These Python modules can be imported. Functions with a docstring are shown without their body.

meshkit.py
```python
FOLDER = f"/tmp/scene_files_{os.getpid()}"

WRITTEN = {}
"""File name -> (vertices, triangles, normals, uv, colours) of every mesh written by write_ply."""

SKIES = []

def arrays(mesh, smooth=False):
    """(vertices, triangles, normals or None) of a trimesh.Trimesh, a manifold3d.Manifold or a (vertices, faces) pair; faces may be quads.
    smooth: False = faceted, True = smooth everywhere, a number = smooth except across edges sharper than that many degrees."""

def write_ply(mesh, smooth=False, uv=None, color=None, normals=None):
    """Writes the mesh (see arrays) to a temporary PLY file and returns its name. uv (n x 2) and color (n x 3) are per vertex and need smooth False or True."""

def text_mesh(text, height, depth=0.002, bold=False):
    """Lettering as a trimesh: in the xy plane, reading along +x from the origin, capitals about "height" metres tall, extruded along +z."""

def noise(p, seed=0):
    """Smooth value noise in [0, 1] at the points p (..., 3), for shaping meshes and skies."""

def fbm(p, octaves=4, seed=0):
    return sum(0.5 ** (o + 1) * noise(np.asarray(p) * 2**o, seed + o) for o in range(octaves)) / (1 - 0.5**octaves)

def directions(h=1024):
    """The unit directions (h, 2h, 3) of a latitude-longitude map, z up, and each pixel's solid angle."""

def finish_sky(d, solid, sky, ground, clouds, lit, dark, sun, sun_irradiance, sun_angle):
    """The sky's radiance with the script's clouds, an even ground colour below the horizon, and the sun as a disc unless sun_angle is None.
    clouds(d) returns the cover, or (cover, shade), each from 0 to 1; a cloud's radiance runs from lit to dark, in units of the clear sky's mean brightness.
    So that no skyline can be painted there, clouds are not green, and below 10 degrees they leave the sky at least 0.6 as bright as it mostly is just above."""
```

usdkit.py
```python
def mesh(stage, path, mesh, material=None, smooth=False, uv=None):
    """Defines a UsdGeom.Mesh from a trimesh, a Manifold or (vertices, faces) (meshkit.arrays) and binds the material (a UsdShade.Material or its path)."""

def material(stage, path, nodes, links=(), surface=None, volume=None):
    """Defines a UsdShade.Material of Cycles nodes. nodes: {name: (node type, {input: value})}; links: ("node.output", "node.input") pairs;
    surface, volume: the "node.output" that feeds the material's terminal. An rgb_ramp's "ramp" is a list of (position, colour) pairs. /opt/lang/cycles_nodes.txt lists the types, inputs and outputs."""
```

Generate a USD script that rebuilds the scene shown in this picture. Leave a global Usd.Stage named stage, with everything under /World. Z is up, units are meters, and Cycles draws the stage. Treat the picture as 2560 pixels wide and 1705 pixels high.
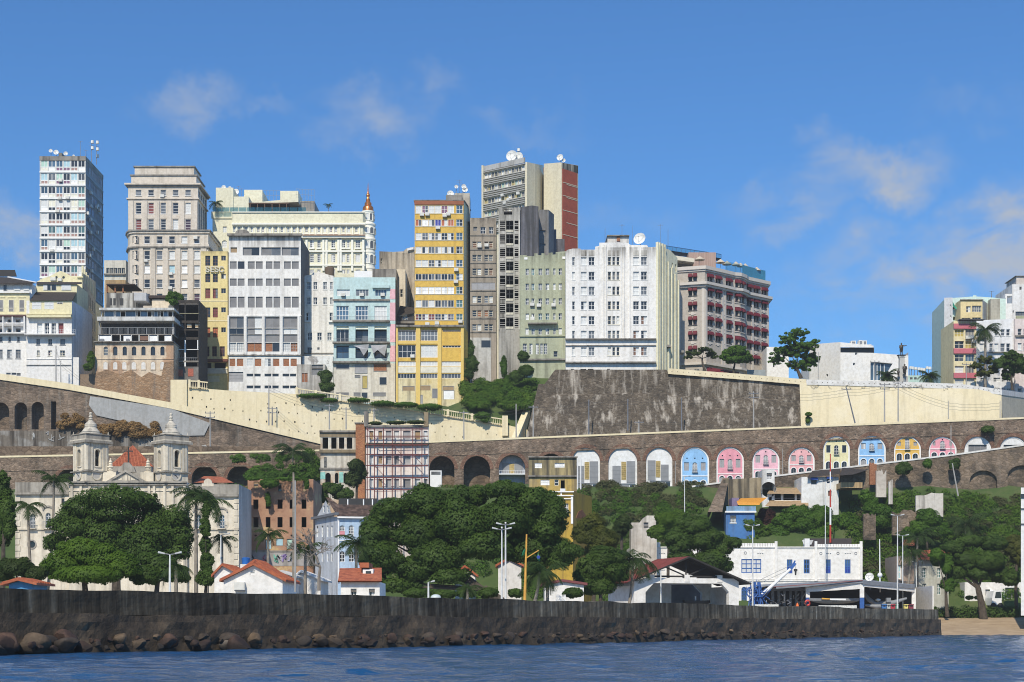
import math,random
import numpy as np,trimesh,usdkit,meshkit,shapely
from pxr import Usd,UsdGeom,UsdLux,UsdShade,Gf,Sdf,Vt
from shapely.geometry import Polygon,LineString,Point
from shapely.geometry import box as sbox

# ------------------------------------------------------------------ camera, sky, sun
F,EYE,HOR,MID=4200.0,1.4,1559.0,1280.0  # focal length and horizon in survey units, eye height in metres
SUN_AZ,SUN_EL=math.radians(14.0),math.radians(43.0)  # sun stands left of and behind the viewer
SUN_I,SKY_S,EXPOSURE=1.08,0.112,0.0
stage=Usd.Stage.CreateInMemory()
UsdGeom.SetStageUpAxis(stage,'Z');UsdGeom.SetStageMetersPerUnit(stage,1.0)
UsdGeom.Xform.Define(stage,'/World');UsdGeom.Scope.Define(stage,'/World/Looks')
cam=UsdGeom.Camera.Define(stage,'/World/camera')
cam.CreateFocalLengthAttr(F/2560*36);cam.CreateHorizontalApertureAttr(36.0);cam.CreateVerticalApertureAttr(36.0*682/1024)
cam.CreateVerticalApertureOffsetAttr((HOR-852.5)/2560*36);cam.CreateHorizontalApertureOffsetAttr(0.0)
cam.CreateClippingRangeAttr(Gf.Vec2f(1.0,20000.0));cam.CreateExposureAttr(EXPOSURE)
cx=UsdGeom.Xformable(cam);cx.AddTranslateOp().Set(Gf.Vec3d(0,0,EYE));cx.AddRotateXOp().Set(90.0)

sun_to=np.array([-math.sin(SUN_AZ)*math.cos(SUN_EL),-math.cos(SUN_AZ)*math.cos(SUN_EL),math.sin(SUN_EL)])
rot=math.atan2(sun_to[0],sun_to[1])
def dirpx(px,py):
    d=np.array([(px-MID)/F,1.0,(HOR-py)/F]);return d/np.linalg.norm(d)
nodes={'tc':('texture_coordinate',{}),'wn':('noise_texture',{'scale':26.0,'detail':6.0,'roughness':.6}),'wv':('vector_math',{'math_type':'subtract','vector2':(.5,.5,.5)}),'ws':('vector_math',{'math_type':'scale','scale':.075}),'wd':('vector_math',{'math_type':'add'}),
'sky':('sky_texture',{'sky_type':'single_scattering','sun_disc':False,'sun_elevation':SUN_EL,'sun_rotation':rot,'air_density':1.0,'aerosol_density':0.6,'ozone_density':2.2}),
'tint':('mix',{'mix_type':'multiply','fac':1.0,'color2':(0.43,0.79,1.16)}),
'map':('mapping',{'scale':(16,16,34)}),'n':('noise_texture',{'detail':7.0,'roughness':0.55,'scale':1.0,'distortion':.4}),
'nr':('map_range',{'from_min':.34,'from_max':.68,'clamp':True}),
'far':('map_range',{'from_min':.56,'from_max':.8,'to_max':.8,'clamp':True})}
links=[('tc.generated','wn.vector'),('wn.color','wv.vector1'),('wv.vector','ws.vector1'),('ws.vector','wd.vector1'),('tc.generated','wd.vector2'),('tc.generated','map.vector'),('map.vector','n.vector'),('n.fac','nr.value'),('n.fac','far.value'),('sky.color','tint.color1')]
last=None
for i,(px,py,rx,rz,a)in enumerate([(480,250,130,80,.55),(690,275,110,50,.3),(930,300,180,100,.5),(1080,225,120,60,.35),(1330,300,150,50,.2),
(2170,430,230,95,.8),(2000,520,170,70,.7),(2330,690,340,150,1.1),(2560,640,260,170,1.2),(2150,740,230,90,.6),
(20,570,120,90,1.0),(1500,540,260,60,.18),(2480,250,200,60,.2)]):
    d=dirpx(px,py)
    nodes.update({f's{i}':('vector_math',{'math_type':'subtract','vector2':tuple(d)}),f'm{i}':('vector_math',{'math_type':'multiply','vector2':(F/rx,F/rx,F/rz)}),
f'l{i}':('vector_math',{'math_type':'length'}),f'r{i}':('map_range',{'range_type':'smoothstep','from_min':1.15,'from_max':0.0,'to_min':0.0,'to_max':a*1.6,'clamp':True})})
    links+=[('wd.vector',f's{i}.vector1'),(f's{i}.vector',f'm{i}.vector1'),(f'm{i}.vector',f'l{i}.vector1'),(f'l{i}.value',f'r{i}.value')]
    if last:
        nodes[f'x{i}']=('math',{'math_type':'maximum'});links+=[(last,f'x{i}.value1'),(f'r{i}.result',f'x{i}.value2')];last=f'x{i}.value'
    else:
        last=f'r{i}.result'
nodes.update({'cov':('math',{'math_type':'multiply','use_clamp':True}),'any':('math',{'math_type':'maximum'}),'cf':('math',{'math_type':'multiply','value2':.92}),
'up':('separate_xyz',{}),'high':('map_range',{'from_min':.36,'from_max':.5,'clamp':True}),'farh':('math',{'math_type':'multiply'}),
'mix':('mix',{'color2':(3.9,4.35,5.1)}),'bg':('background_shader',{'strength':SKY_S})})
links+=[(last,'cov.value1'),('nr.result','cov.value2'),('tc.generated','up.vector'),('up.z','high.value'),('far.result','farh.value1'),('high.result','farh.value2'),
('cov.value','any.value1'),('farh.value','any.value2'),('any.value','cf.value1'),('tint.color','mix.color1'),('cf.value','mix.fac'),('mix.color','bg.color')]
skymat=usdkit.material(stage,'/World/Looks/sky',nodes,links,surface='bg.background')
dome=UsdLux.DomeLight.Define(stage,'/World/sky');UsdShade.MaterialBindingAPI.Apply(dome.GetPrim()).Bind(skymat)
dome.GetPrim().SetCustomDataByKey('kind','structure');dome.GetPrim().SetCustomDataByKey('label','deep blue afternoon sky with a few thin grey clouds');dome.GetPrim().SetCustomDataByKey('category','sky')
sun=UsdLux.DistantLight.Define(stage,'/World/sun');sun.CreateIntensityAttr(SUN_I);sun.CreateNormalizeAttr(True);sun.CreateAngleAttr(0.53);sun.CreateColorAttr(Gf.Vec3f(1.0,.91,.76))
sx=UsdGeom.Xformable(sun);sx.AddRotateZOp().Set(math.degrees(math.atan2(-sun_to[0],sun_to[1])));sx.AddRotateXOp().Set(-(90-math.degrees(SUN_EL)))

# ------------------------------------------------------------------ survey helpers
RNG=np.random.default_rng(7)
_c=[0.0,0.0,1.0]
SHEET={'A1':(80,340,4.614),'A2':(300,400,4.354),'A3':(0,660,5.225),'A4':(220,700,5.227),'C1':(0,340,2.306),'C2':(480,400,2.306),'C3':(960,360,2.2406),'C4':(1400,560,2.903),
'C5':(1920,660,2.903),'D1':(0,920,2.703),'D2':(560,960,2.9037),'D3':(1000,1020,2.903),'D4':(1480,1020,2.903),'D5':(1960,1020,2.6133),'E1':(0,1420,1.84),'E2':(1280,1420,1.84),
'N1':(160,1010,6.534),'N2':(1540,1320,5.607),'N3':(1940,1320,5.607),'N4':(2240,1250,5.06),'K1':(1660,600,4.48),'K2':(2300,680,4.9),'K3':(1190,370,5.407),'S':(0,0,1)}
def sheet(n):_c[:]=SHEET[n]
def gx(x):return _c[0]+x/_c[2]
def gy(y):return _c[1]+y/_c[2]
def P(x,y,Y):  # survey bearing (sheet units) and distance -> point in metres
    return np.array([(gx(x)-MID)*Y/F,Y,EYE+(HOR-gy(y))*Y/F])
def PX(x,Y):return(gx(x)-MID)*Y/F
def PZ(y,Y):return EYE+(HOR-gy(y))*Y/F
def M(d,Y):return d/_c[2]*Y/F  # sheet length -> metres

# ------------------------------------------------------------------ scene helpers
_used={}
def uniq(parent,name):
    k=(parent,name);n=_used.get(k,-1)+1;_used[k]=n
    return f'{parent}/{name}'+(f'_{n:03d}' if n else '')
def setd(prim,**kw):
    for k,v in kw.items():
        if v:prim.SetCustomDataByKey({'cat':'category'}.get(k,k),v)
class MB:
    def __init__(s):s.v,s.f,s.n=[],[],0
    def add(s,v,f):
        v=np.asarray(v,float);f=np.asarray(f,int)
        if len(f)==0:return s
        if f.shape[1]==4:f=np.vstack([f[:,[0,1,2]],f[:,[0,2,3]]])
        s.v.append(v);s.f.append(f+s.n);s.n+=len(v);return s
    BF=np.array([[0,2,3,1],[4,5,7,6],[0,1,5,4],[2,6,7,3],[0,4,6,2],[1,3,7,5]])
    def box(s,x0,x1,y0,y1,z0,z1):
        return s.add([(x,y,z)for z in(z0,z1)for y in(y0,y1)for x in(x0,x1)],s.BF)
    def fbox(s,fr,s0,s1,z0,z1,d0,d1):  # box in a facade's frame, d outward
        p0,u,n=fr
        return s.add([(*(p0+a*u+d*n),z)for z in(z0,z1)for d in(d1,d0)for a in(s0,s1)],s.BF)
    def bar(s,a,b,w,h=None):  # square bar between two points
        return s.tube([a,b],[w/2*1.3,(h or w)/2*1.3],4)
    def tube(s,pts,r,k=6,cap=True):
        p=np.asarray(pts,float);r=np.broadcast_to(np.asarray(r,float),(len(p),))
        t=np.gradient(p,axis=0);t/=np.linalg.norm(t,axis=1,keepdims=True)+1e-9
        ref=np.array([0,0,1.0])if abs(t[:,2]).max()<.95 else np.array([1.0,0,0])if abs(t[:,0]).max()<.9 else np.array([0,1.0,0])
        a=np.cross(t,ref);a/=np.linalg.norm(a,axis=1,keepdims=True)+1e-9;b=np.cross(t,a)
        an=(np.arange(k)+.5)*2*np.pi/k
        v=(p[:,None]+r[:,None,None]*(np.cos(an)[None,:,None]*a[:,None]+np.sin(an)[None,:,None]*b[:,None])).reshape(-1,3)
        f=[(i*k+j,i*k+(j+1)%k,(i+1)*k+(j+1)%k,(i+1)*k+j)for i in range(len(p)-1)for j in range(k)]
        s.add(v,f)
        if cap:
            for e in(0,len(p)-1):s.add(v[e*k:(e+1)*k],[(0,j,j+1)for j in range(1,k-1)])
        return s
    def lathe(s,prof,c,k=16,rot=0.0):
        an=np.arange(k)*2*np.pi/k+rot
        v=np.array([(c[0]+r*math.cos(q),c[1]+r*math.sin(q),z)for r,z in prof for q in an])
        return s.add(v,[(i*k+j,i*k+(j+1)%k,(i+1)*k+(j+1)%k,(i+1)*k+j)for i in range(len(prof)-1)for j in range(k)])
    def prism(s,poly,z0,z1):
        for g in getattr(poly,'geoms',[poly]):
            m=trimesh.creation.extrude_polygon(g,z1-z0,engine='earcut');s.add(np.array(m.vertices)+(0,0,z0),m.faces)
        return s
    def fprism(s,fr,poly,d0,d1):  # polygon in a facade plane (s, z), extruded from d0 to d1
        p0,u,n=fr
        for g in getattr(poly,'geoms',[poly]):
            if g.area<1e-6:continue
            m=trimesh.creation.extrude_polygon(g,d1-d0,engine='earcut');q=np.array(m.vertices)
            s.add(np.c_[p0+q[:,:1]*u+(q[:,2:]+d0)*n,q[:,1]],m.faces)
        return s
    def flat(s,fr,poly,d=0.0):
        p0,u,n=fr
        for g in getattr(poly,'geoms',[poly]):
            if g.geom_type!='Polygon' or g.area<1e-6:continue
            v,f=trimesh.creation.triangulate_polygon(g,engine='earcut')
            s.add(np.c_[p0+v[:,:1]*u+d*n,v[:,1]],f)
        return s
    def reveal(s,fr,poly,d0,d1):
        p0,u,n=fr;q=np.array(poly.exterior.coords)
        a=np.c_[p0+q[:,:1]*u+d0*n,q[:,1]];b=np.c_[p0+q[:,:1]*u+d1*n,q[:,1]];k=len(q)
        return s.add(np.vstack([a,b]),[(i,i+1,k+i+1,k+i)for i in range(k-1)])
    def get(s):return(np.vstack(s.v),np.vstack(s.f))if s.v else None
def put(path,mesh,mat,origin,smooth=False):
    if isinstance(mesh,MB):mesh=mesh.get()
    if mesh is None:return None
    v,f,*n=(mesh.vertices,mesh.faces)if hasattr(mesh,'vertices')else mesh
    m=usdkit.mesh(stage,path,(np.asarray(v)-origin,np.asarray(f)),mat,smooth=smooth)
    if n:m.CreateNormalsAttr(Vt.Vec3fArray.FromNumpy(n[0].astype(np.float32)));m.SetNormalsInterpolation('vertex')
    return m
class Thing:
    def __init__(s,name,label,cat,loc=(0,0,0),group=None):
        s.path=uniq('/World',name);s.o=np.array(loc,float)
        x=UsdGeom.Xform.Define(stage,s.path);x.AddTranslateOp().Set(Gf.Vec3d(*map(float,loc)));s.prim=x.GetPrim()
        setd(s.prim,label=label,cat=cat,group=group)
    def part(s,name,mesh,mat,parent=None,label=None,smooth=False,kind=None):
        p=uniq(parent or s.path,name);m=put(p,mesh,mat,s.o,smooth)
        if m is not None:setd(m.GetPrim(),label=label,kind=kind)
        return p
def single(name,mesh,mat,label,cat,group=None,kind=None,smooth=False):
    p=uniq('/World',name);m=put(p,mesh,mat,np.zeros(3),smooth);setd(m.GetPrim(),label=label,cat=cat,group=group,kind=kind);return p
def struct(name,mesh,mat,smooth=False,label=None):return single(name,mesh,mat,label,None,kind='structure',smooth=smooth)
def copy_of(t,name,loc,label,cat,group=None,rz=0.0,sc=1.0):
    x=UsdGeom.Xform.Define(stage,uniq('/World',name));x.AddTranslateOp().Set(Gf.Vec3d(*map(float,loc)));x.AddRotateZOp().Set(float(rz))
    if sc!=1.0:x.AddScaleOp().Set(Gf.Vec3f(sc,sc,sc))
    p=x.GetPrim();p.GetReferences().AddInternalReference(t.path);setd(p,label=label,cat=cat,group=group);p.SetInstanceable(True);return x

# ------------------------------------------------------------------ materials
MATS={}
def mat(name,nodes,links=(),surface='p.BSDF',**kw):
    if name not in MATS:MATS[name]=usdkit.material(stage,'/World/Looks/'+name,nodes,links,surface=surface,**kw)
    return MATS[name]
def plain(name,col,rough=.6,metal=0.0,var=.12,scale=1.5,spec=.4):
    lo=tuple(c*(1-var)for c in col);hi=tuple(min(1,c*(1+var))for c in col)
    return mat(name,{'g':('geometry',{}),'n':('noise_texture',{'scale':scale,'detail':4.0}),'r':('rgb_ramp',{'ramp':[(.3,lo),(.7,hi)]}),'p':('principled_bsdf',{'roughness':rough,'metallic':metal,'specular_ior_level':spec})},
[('g.position','n.vector'),('n.fac','r.fac'),('r.color','p.base_color')])
def wall(name,col,col2=None,dirt=.35,dcol=(.10,.09,.075),top=None,patch=(.45,.7),rough=.9,bump=.25,drip=(.52,.72),mott=.77):
    """weathered render: slow tone changes, a second tone in patches, rain streaks, and growth running down from given heights top=[(z, length), ...]"""
    col2=col2 or tuple(c*.86 for c in col)
    N={'g':('geometry',{}),'n1':('noise_texture',{'scale':.16,'detail':6.0,'roughness':.6}),'r1':('map_range',{'from_min':patch[0],'from_max':patch[1],'clamp':True}),
'm1':('mix',{'color1':col,'color2':col2}),'n3':('noise_texture',{'scale':1.9,'detail':6.0,'roughness':.65}),'r3':('rgb_ramp',{'ramp':[(.25,(mott,mott*.985,mott*.95)),(.58,(1,1,1))]}),'m3':('mix',{'mix_type':'multiply','fac':1.0}),
'mp':('mapping',{'scale':(1.1,1.1,.07)}),'n2':('noise_texture',{'scale':1.0,'detail':5.0,'roughness':.6}),'r2':('map_range',{'from_min':drip[0]-.03,'from_max':drip[1],'to_max':min(.95,dirt*1.5),'clamp':True}),
'm2':('mix',{'color2':dcol}),'b':('bump',{'strength':bump,'distance':.05}),'p':('principled_bsdf',{'roughness':rough,'specular_ior_level':.25})}
    L=[('g.position','n1.vector'),('n1.fac','r1.value'),('r1.result','m1.fac'),('g.position','n3.vector'),('n3.fac','r3.fac'),('m1.color','m3.color1'),('r3.color','m3.color2'),
('g.position','mp.vector'),('mp.vector','n2.vector'),('n2.fac','r2.value'),('m3.color','m2.color1'),('m2.color','p.base_color'),('n3.fac','b.height'),('b.normal','p.normal')]
    fac='r2.result'
    if top:
        N['sz']=('separate_xyz',{});L.append(('g.position','sz.vector'))
        for i,(z,ln)in enumerate(top):
            N[f't{i}']=('map_range',{'from_min':z-ln,'from_max':z,'clamp':True});N[f'q{i}']=('map_range',{'from_min':.38,'from_max':.6,'clamp':True})
            N[f'a{i}']=('math',{'math_type':'multiply'});N[f'z{i}']=('math',{'math_type':'less_than','value2':z+.05});N[f'c{i}']=('math',{'math_type':'multiply'});N[f'w{i}']=('math',{'math_type':'multiply','value2':.85});N[f'x{i}']=('math',{'math_type':'maximum'})
            L+=[('sz.z',f't{i}.value'),('n2.fac',f'q{i}.value'),(f't{i}.result',f'a{i}.value1'),(f'q{i}.result',f'a{i}.value2'),('sz.z',f'z{i}.value1'),(f'a{i}.value',f'c{i}.value1'),(f'z{i}.value',f'c{i}.value2'),(f'c{i}.value',f'w{i}.value1'),(f'w{i}.value',f'x{i}.value1'),(fac,f'x{i}.value2')]
            fac=f'x{i}.value'
    L.append((fac,'m2.fac'))
    return mat(name,N,L)
def masonry(name,tones,scale=(1.0,1.0,1.8),vs=1.5,streak=None,bump=.8,dirt=(.03,.028,.024),damt=.6):
    """old stone or brick masonry: cellular tone, joints, blotches and streaks"""
    N={'g':('geometry',{}),'mp':('mapping',{'scale':scale}),'v':('voronoi_texture',{'scale':vs}),'ve':('voronoi_texture',{'scale':vs,'feature':'distance_to_edge'}),'sv':('separate_color',{}),
'rt':('rgb_ramp',{'ramp':list(zip(np.linspace(0,1,len(tones)),tones))}),'re':('rgb_ramp',{'ramp':[(0,(.45,.43,.4)),(.09,(1,1,1))]}),'me':('mix',{'mix_type':'multiply','fac':.8}),
'n1':('noise_texture',{'scale':.22,'detail':7.0,'roughness':.68}),'r1':('map_range',{'from_min':.42,'from_max':.66,'to_max':damt,'clamp':True}),'m1':('mix',{'color2':dirt}),
'mq':('mapping',{'scale':(.8,.8,.1)}),'n2':('noise_texture',{'scale':1.0,'detail':6.0,'roughness':.65}),'r2':('map_range',{'from_min':.52,'from_max':.68,'to_max':0.0 if streak is None else streak[1],'clamp':True}),
'm2':('mix',{'color2':streak[0]if streak else(0,0,0)}),'nf':('noise_texture',{'scale':3.0,'detail':5.0}),'b':('bump',{'strength':bump,'distance':.12}),'b2':('bump',{'strength':.4,'distance':.1}),'p':('principled_bsdf',{'roughness':.95,'specular_ior_level':.15})}
    L=[('g.position','mp.vector'),('mp.vector','v.vector'),('mp.vector','ve.vector'),('v.color','sv.color'),('sv.r','rt.fac'),('ve.distance','re.fac'),('rt.color','me.color1'),('re.color','me.color2'),
('g.position','n1.vector'),('n1.fac','r1.value'),('me.color','m1.color1'),('r1.result','m1.fac'),('g.position','mq.vector'),('mq.vector','n2.vector'),('n2.fac','r2.value'),('m1.color','m2.color1'),('r2.result','m2.fac'),('m2.color','p.base_color'),
('g.position','nf.vector'),('nf.fac','b2.height'),('b2.normal','b.normal'),('ve.distance','b.height'),('b.normal','p.normal')]
    return mat(name,N,L)
def glass(name,col,rough=.06):
    return mat(name,{'g':('geometry',{}),'n':('noise_texture',{'scale':.35,'detail':3.0}),'r':('rgb_ramp',{'ramp':[(.35,tuple(c*.45 for c in col)),(.65,col)]}),'n2':('noise_texture',{'scale':.9,'detail':2.0}),'b':('bump',{'strength':.06,'distance':.2}),'p':('principled_bsdf',{'roughness':rough,'specular_ior_level':.6})},
[('g.position','n.vector'),('n.fac','r.fac'),('r.color','p.base_color'),('g.position','n2.vector'),('n2.fac','b.height'),('b.normal','p.normal')])
PANE={'dark':glass('dark_glass',(.035,.037,.04)),'blue':glass('blue_glass',(.09,.16,.24)),'teal':glass('teal_glass',(.10,.20,.20)),'grey':glass('grey_glass',(.17,.18,.19)),'plum':glass('plum_glass',(.10,.05,.06)),
'curtain':plain('curtain_pane',(.62,.63,.62),.35,scale=6,var=.1),'green':plain('green_pane',(.42,.60,.50),.3,scale=2),'sky':plain('pale_blue_pane',(.38,.56,.62),.3),'cream':plain('cream_panel',(.72,.70,.58),.6),
'white':plain('white_panel',(.78,.78,.77),.6),'pink':plain('dusty_pink_panel',(.36,.23,.20),.7),'red':plain('dark_red_pane',(.17,.035,.035),.5),'rust':plain('orange_blind',(.42,.12,.05),.6),
'brown':plain('brown_shutter',(.17,.09,.06),.7),'board':plain('grey_board',(.20,.20,.205),.75,var=.18,scale=.6),'board2':plain('light_grey_board',(.33,.33,.34),.75,var=.1),'tan':plain('tan_board',(.33,.23,.13),.8),
'brick':masonry('infill_brick',[(.36,.15,.08),(.42,.20,.11),(.30,.13,.075)],(3,3,6),1.2,damt=.15),'violet':plain('violet_curtain',(.20,.10,.17),.6),'cobalt':plain('cobalt_pane',(.03,.04,.30),.4),'ochre':plain('ochre_blind',(.42,.33,.10),.6)}
FRAME={'white':plain('white_frame',(.74,.74,.72),.5),'grey':plain('grey_frame',(.30,.30,.30),.5),'dark':plain('dark_frame',(.06,.06,.06),.5),'cream':plain('cream_frame',(.68,.64,.52),.6),'blue':plain('blue_frame',(.04,.12,.35),.5),'brown':plain('brown_frame',(.14,.08,.05),.6)}
CONC=wall('weathered_concrete',(.30,.28,.25),(.19,.175,.155),.6,(.05,.045,.04))
ROOFM=plain('roof_felt',(.12,.11,.10),.9,scale=.5)
DARKTILE=mat('old_dark_tile',{'g':('geometry',{}),'mp':('mapping',{'scale':(4,4,4)}),'v':('noise_texture',{'scale':1.2,'detail':6.0}),'r':('rgb_ramp',{'ramp':[(.3,(.018,.015,.013)),(.55,(.045,.036,.03)),(.75,(.09,.06,.045))]}),'b':('bump',{'strength':.7,'distance':.1}),'p':('principled_bsdf',{'roughness':.95})},
[('g.position','mp.vector'),('mp.vector','v.vector'),('v.fac','r.fac'),('r.color','p.base_color'),('v.fac','b.height'),('b.normal','p.normal')])
REDTILE=mat('red_clay_tile',{'g':('geometry',{}),'v':('noise_texture',{'scale':2.0,'detail':6.0,'roughness':.7}),'r':('rgb_ramp',{'ramp':[(.3,(.17,.05,.03)),(.5,(.36,.10,.045)),(.7,(.45,.16,.075))]}),'p':('principled_bsdf',{'roughness':.9})},[('g.position','v.vector'),('v.fac','r.fac'),('r.color','p.base_color')])
METAL=plain('grey_metal',(.22,.22,.23),.45,.4);WHITEP=plain('white_paint',(.78,.78,.77),.5,var=.05);DISHM=plain('dish_white',(.72,.72,.68),.5);BLACKM=plain('black_iron',(.03,.03,.03),.6)
CONCP=plain('concrete_post',(.36,.35,.33),.85);RAILM=plain('rail_grey',(.25,.26,.27),.6);ACM=plain('cooler_casing',(.62,.61,.56),.6)

# ------------------------------------------------------------------ buildings
class Building(Thing):
    def __init__(s,name,label,cat,foot,ztop,zbase,wm,group=None,roof=None,parapet=.7):
        foot=np.array(foot,float);super().__init__(name,label,cat,(*foot.mean(0),zbase),group)
        s.foot,s.z1,s.z0,s.wm,s.roofm,s.par=foot,ztop,zbase,wm,roof or ROOFM,parapet
        s.fr,s.L,s.holes,s.outl,s.fmat=[],[],[],{},{}
        for i in range(len(foot)):
            a,b=foot[i],foot[(i+1)%len(foot)];L=np.linalg.norm(b-a);u=(b-a)/L
            s.fr.append((a,u,np.array([u[1],-u[0]])));s.L.append(L);s.holes.append([])
        s.wins=[]
    def S(s,i,x):
        p0,u,n=s.fr[i];a=(gx(x)-MID)/F
        return(a*p0[1]-p0[0])/(u[0]-a*u[1])
    def Yat(s,i,t):p0,u,n=s.fr[i];return(p0+t*u)[1]
    def Z(s,i,y,x=None):return PZ(y,s.Yat(i,0.0 if x is None else s.S(i,x)))
    def top(s,i,pts):
        s.outl[i]=[(s.S(i,x),s.Z(i,y,x))for x,y in pts]
    def rect(s,i,x0,y0,x1,y1,xr=None):
        a,b=s.S(i,x0),s.S(i,x1);xr=x0 if xr is None else xr
        return a,b,s.Z(i,y1,xr),s.Z(i,y0,xr)
    def hole(s,i,x0,y0,x1,y1,arch=False,xr=None):
        a,b,z0,z1=s.rect(i,x0,y0,x1,y1,xr);return s.hole_m(i,a,b,z0,z1,arch)
    def hole_m(s,i,a,b,z0,z1,arch=False):
        if arch:
            r=(b-a)/2;rh=min(r,z1-z0);t=np.linspace(0,np.pi,11)
            q=Polygon([(a,z0),(b,z0)]+[((a+b)/2+r*math.cos(k),z1-rh+rh*math.sin(k))for k in t])
        else:q=sbox(a,z0,b,z1)
        s.holes[i].append(q);return q
    def win(s,i,x0,y0,x1,y1,pane='dark',frame='white',nx=1,nz=2,d=.28,arch=False,sill=0.0,bar=.07,low=None,lowf=.35,xr=None,rect=None,name='window',label=None,fillm=None):
        q=s.hole_m(i,*rect,arch)if rect else s.hole(i,x0,y0,x1,y1,arch,xr)
        pane=pane if isinstance(pane,str)else pane[int(RNG.integers(len(pane)))]
        a,z0,b,z1=q.bounds;fr=s.fr[i];w,h=b-a,z1-z0;e=bar
        m=MB()
        if arch:
            ring=q.difference(q.buffer(-e));bars=[sbox(a+w*k/nx-e/2,z0,a+w*k/nx+e/2,z1)for k in range(1,nx)]+[sbox(a,z0+h*k/nz-e/2,b,z0+h*k/nz+e/2)for k in range(1,nz)]
            m.fprism(fr,ring,-d,-d+.07)
            for r_ in bars:m.fprism(fr,r_.intersection(q.buffer(-e*.9)),-d,-d+.055)
        else:
            m.fbox(fr,a,a+e,z0,z1,-d,-d+.07);m.fbox(fr,b-e,b,z0,z1,-d,-d+.07);m.fbox(fr,a+e,b-e,z0,z0+e,-d,-d+.065);m.fbox(fr,a+e,b-e,z1-e,z1,-d,-d+.065)
            for k in range(1,nx):m.fbox(fr,a+w*k/nx-e/2,a+w*k/nx+e/2,z0+e,z1-e,-d,-d+.055)
            for k in range(1,nz):m.fbox(fr,a+e,b-e,z0+h*k/nz-e/2,z0+h*k/nz+e/2,-d,-d+.05)
            if low:m.fbox(fr,a+e,b-e,z0+h*lowf-e,z0+h*lowf+e,-d,-d+.06)
        if sill:m.fbox(fr,a-.1,b+.1,z0-.14,z0,0.0,sill)
        p=s.part(name,m,FRAME[frame],label=label)
        if low:
            s.part('pane',MB().flat(fr,sbox(a,z0+h*lowf,b,z1),-d+.01),PANE[pane],p);s.part('panel',MB().flat(fr,sbox(a,z0,b,z0+h*lowf),-d+.02),PANE[low],p)
        elif nx==2 and not arch and RNG.random()<.3:  # one casement differs: drawn curtain or an open leaf
            k=['dark','grey','curtain'][int(RNG.integers(3))]
            s.part('pane',MB().flat(fr,sbox(a,z0,(a+b)/2,z1),-d+.01),PANE[pane],p);s.part('pane',MB().flat(fr,sbox((a+b)/2,z0,b,z1),-d+.01),PANE[k],p)
        else:s.part('pane',MB().flat(fr,q,-d+.01),PANE[pane],p)
        return p
    def grid(s,i,cols,rows,pane='dark',xr=None,skip=0.0,**kw):
        xr=cols[0][0]if xr is None else xr
        for r in rows:
            for c in cols:
                if skip and RNG.random()<skip:continue
                s.win(i,c[0],r[0],c[1],r[1],pane,xr=xr,**kw)
    def box(s,i,x0,y0,x1,y1,out,m,name='band',into=.02,xr=None,label=None):
        a,b,z0,z1=s.rect(i,x0,y0,x1,y1,xr)
        return s.part(name,MB().fbox(s.fr[i],a,b,z0,z1,-into,out),m,label=label)
    def boxes(s,i,items,out,m,name='pilaster',into=.02):
        for it in items:s.box(i,*it,out,m,name,into)
    def ring(s,z0,z1,out,m,name='cornice',inset=.3):
        P_=Polygon(s.foot);return s.part(name,MB().prism(P_.buffer(out,join_style=2).difference(P_.buffer(-inset,join_style=2)),z0,z1),m)
    def ringy(s,y0,y1,out,m,name='cornice',i=0,x=None):return s.ring(s.Z(i,y1,x),s.Z(i,y0,x),out,m,name)
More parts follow.
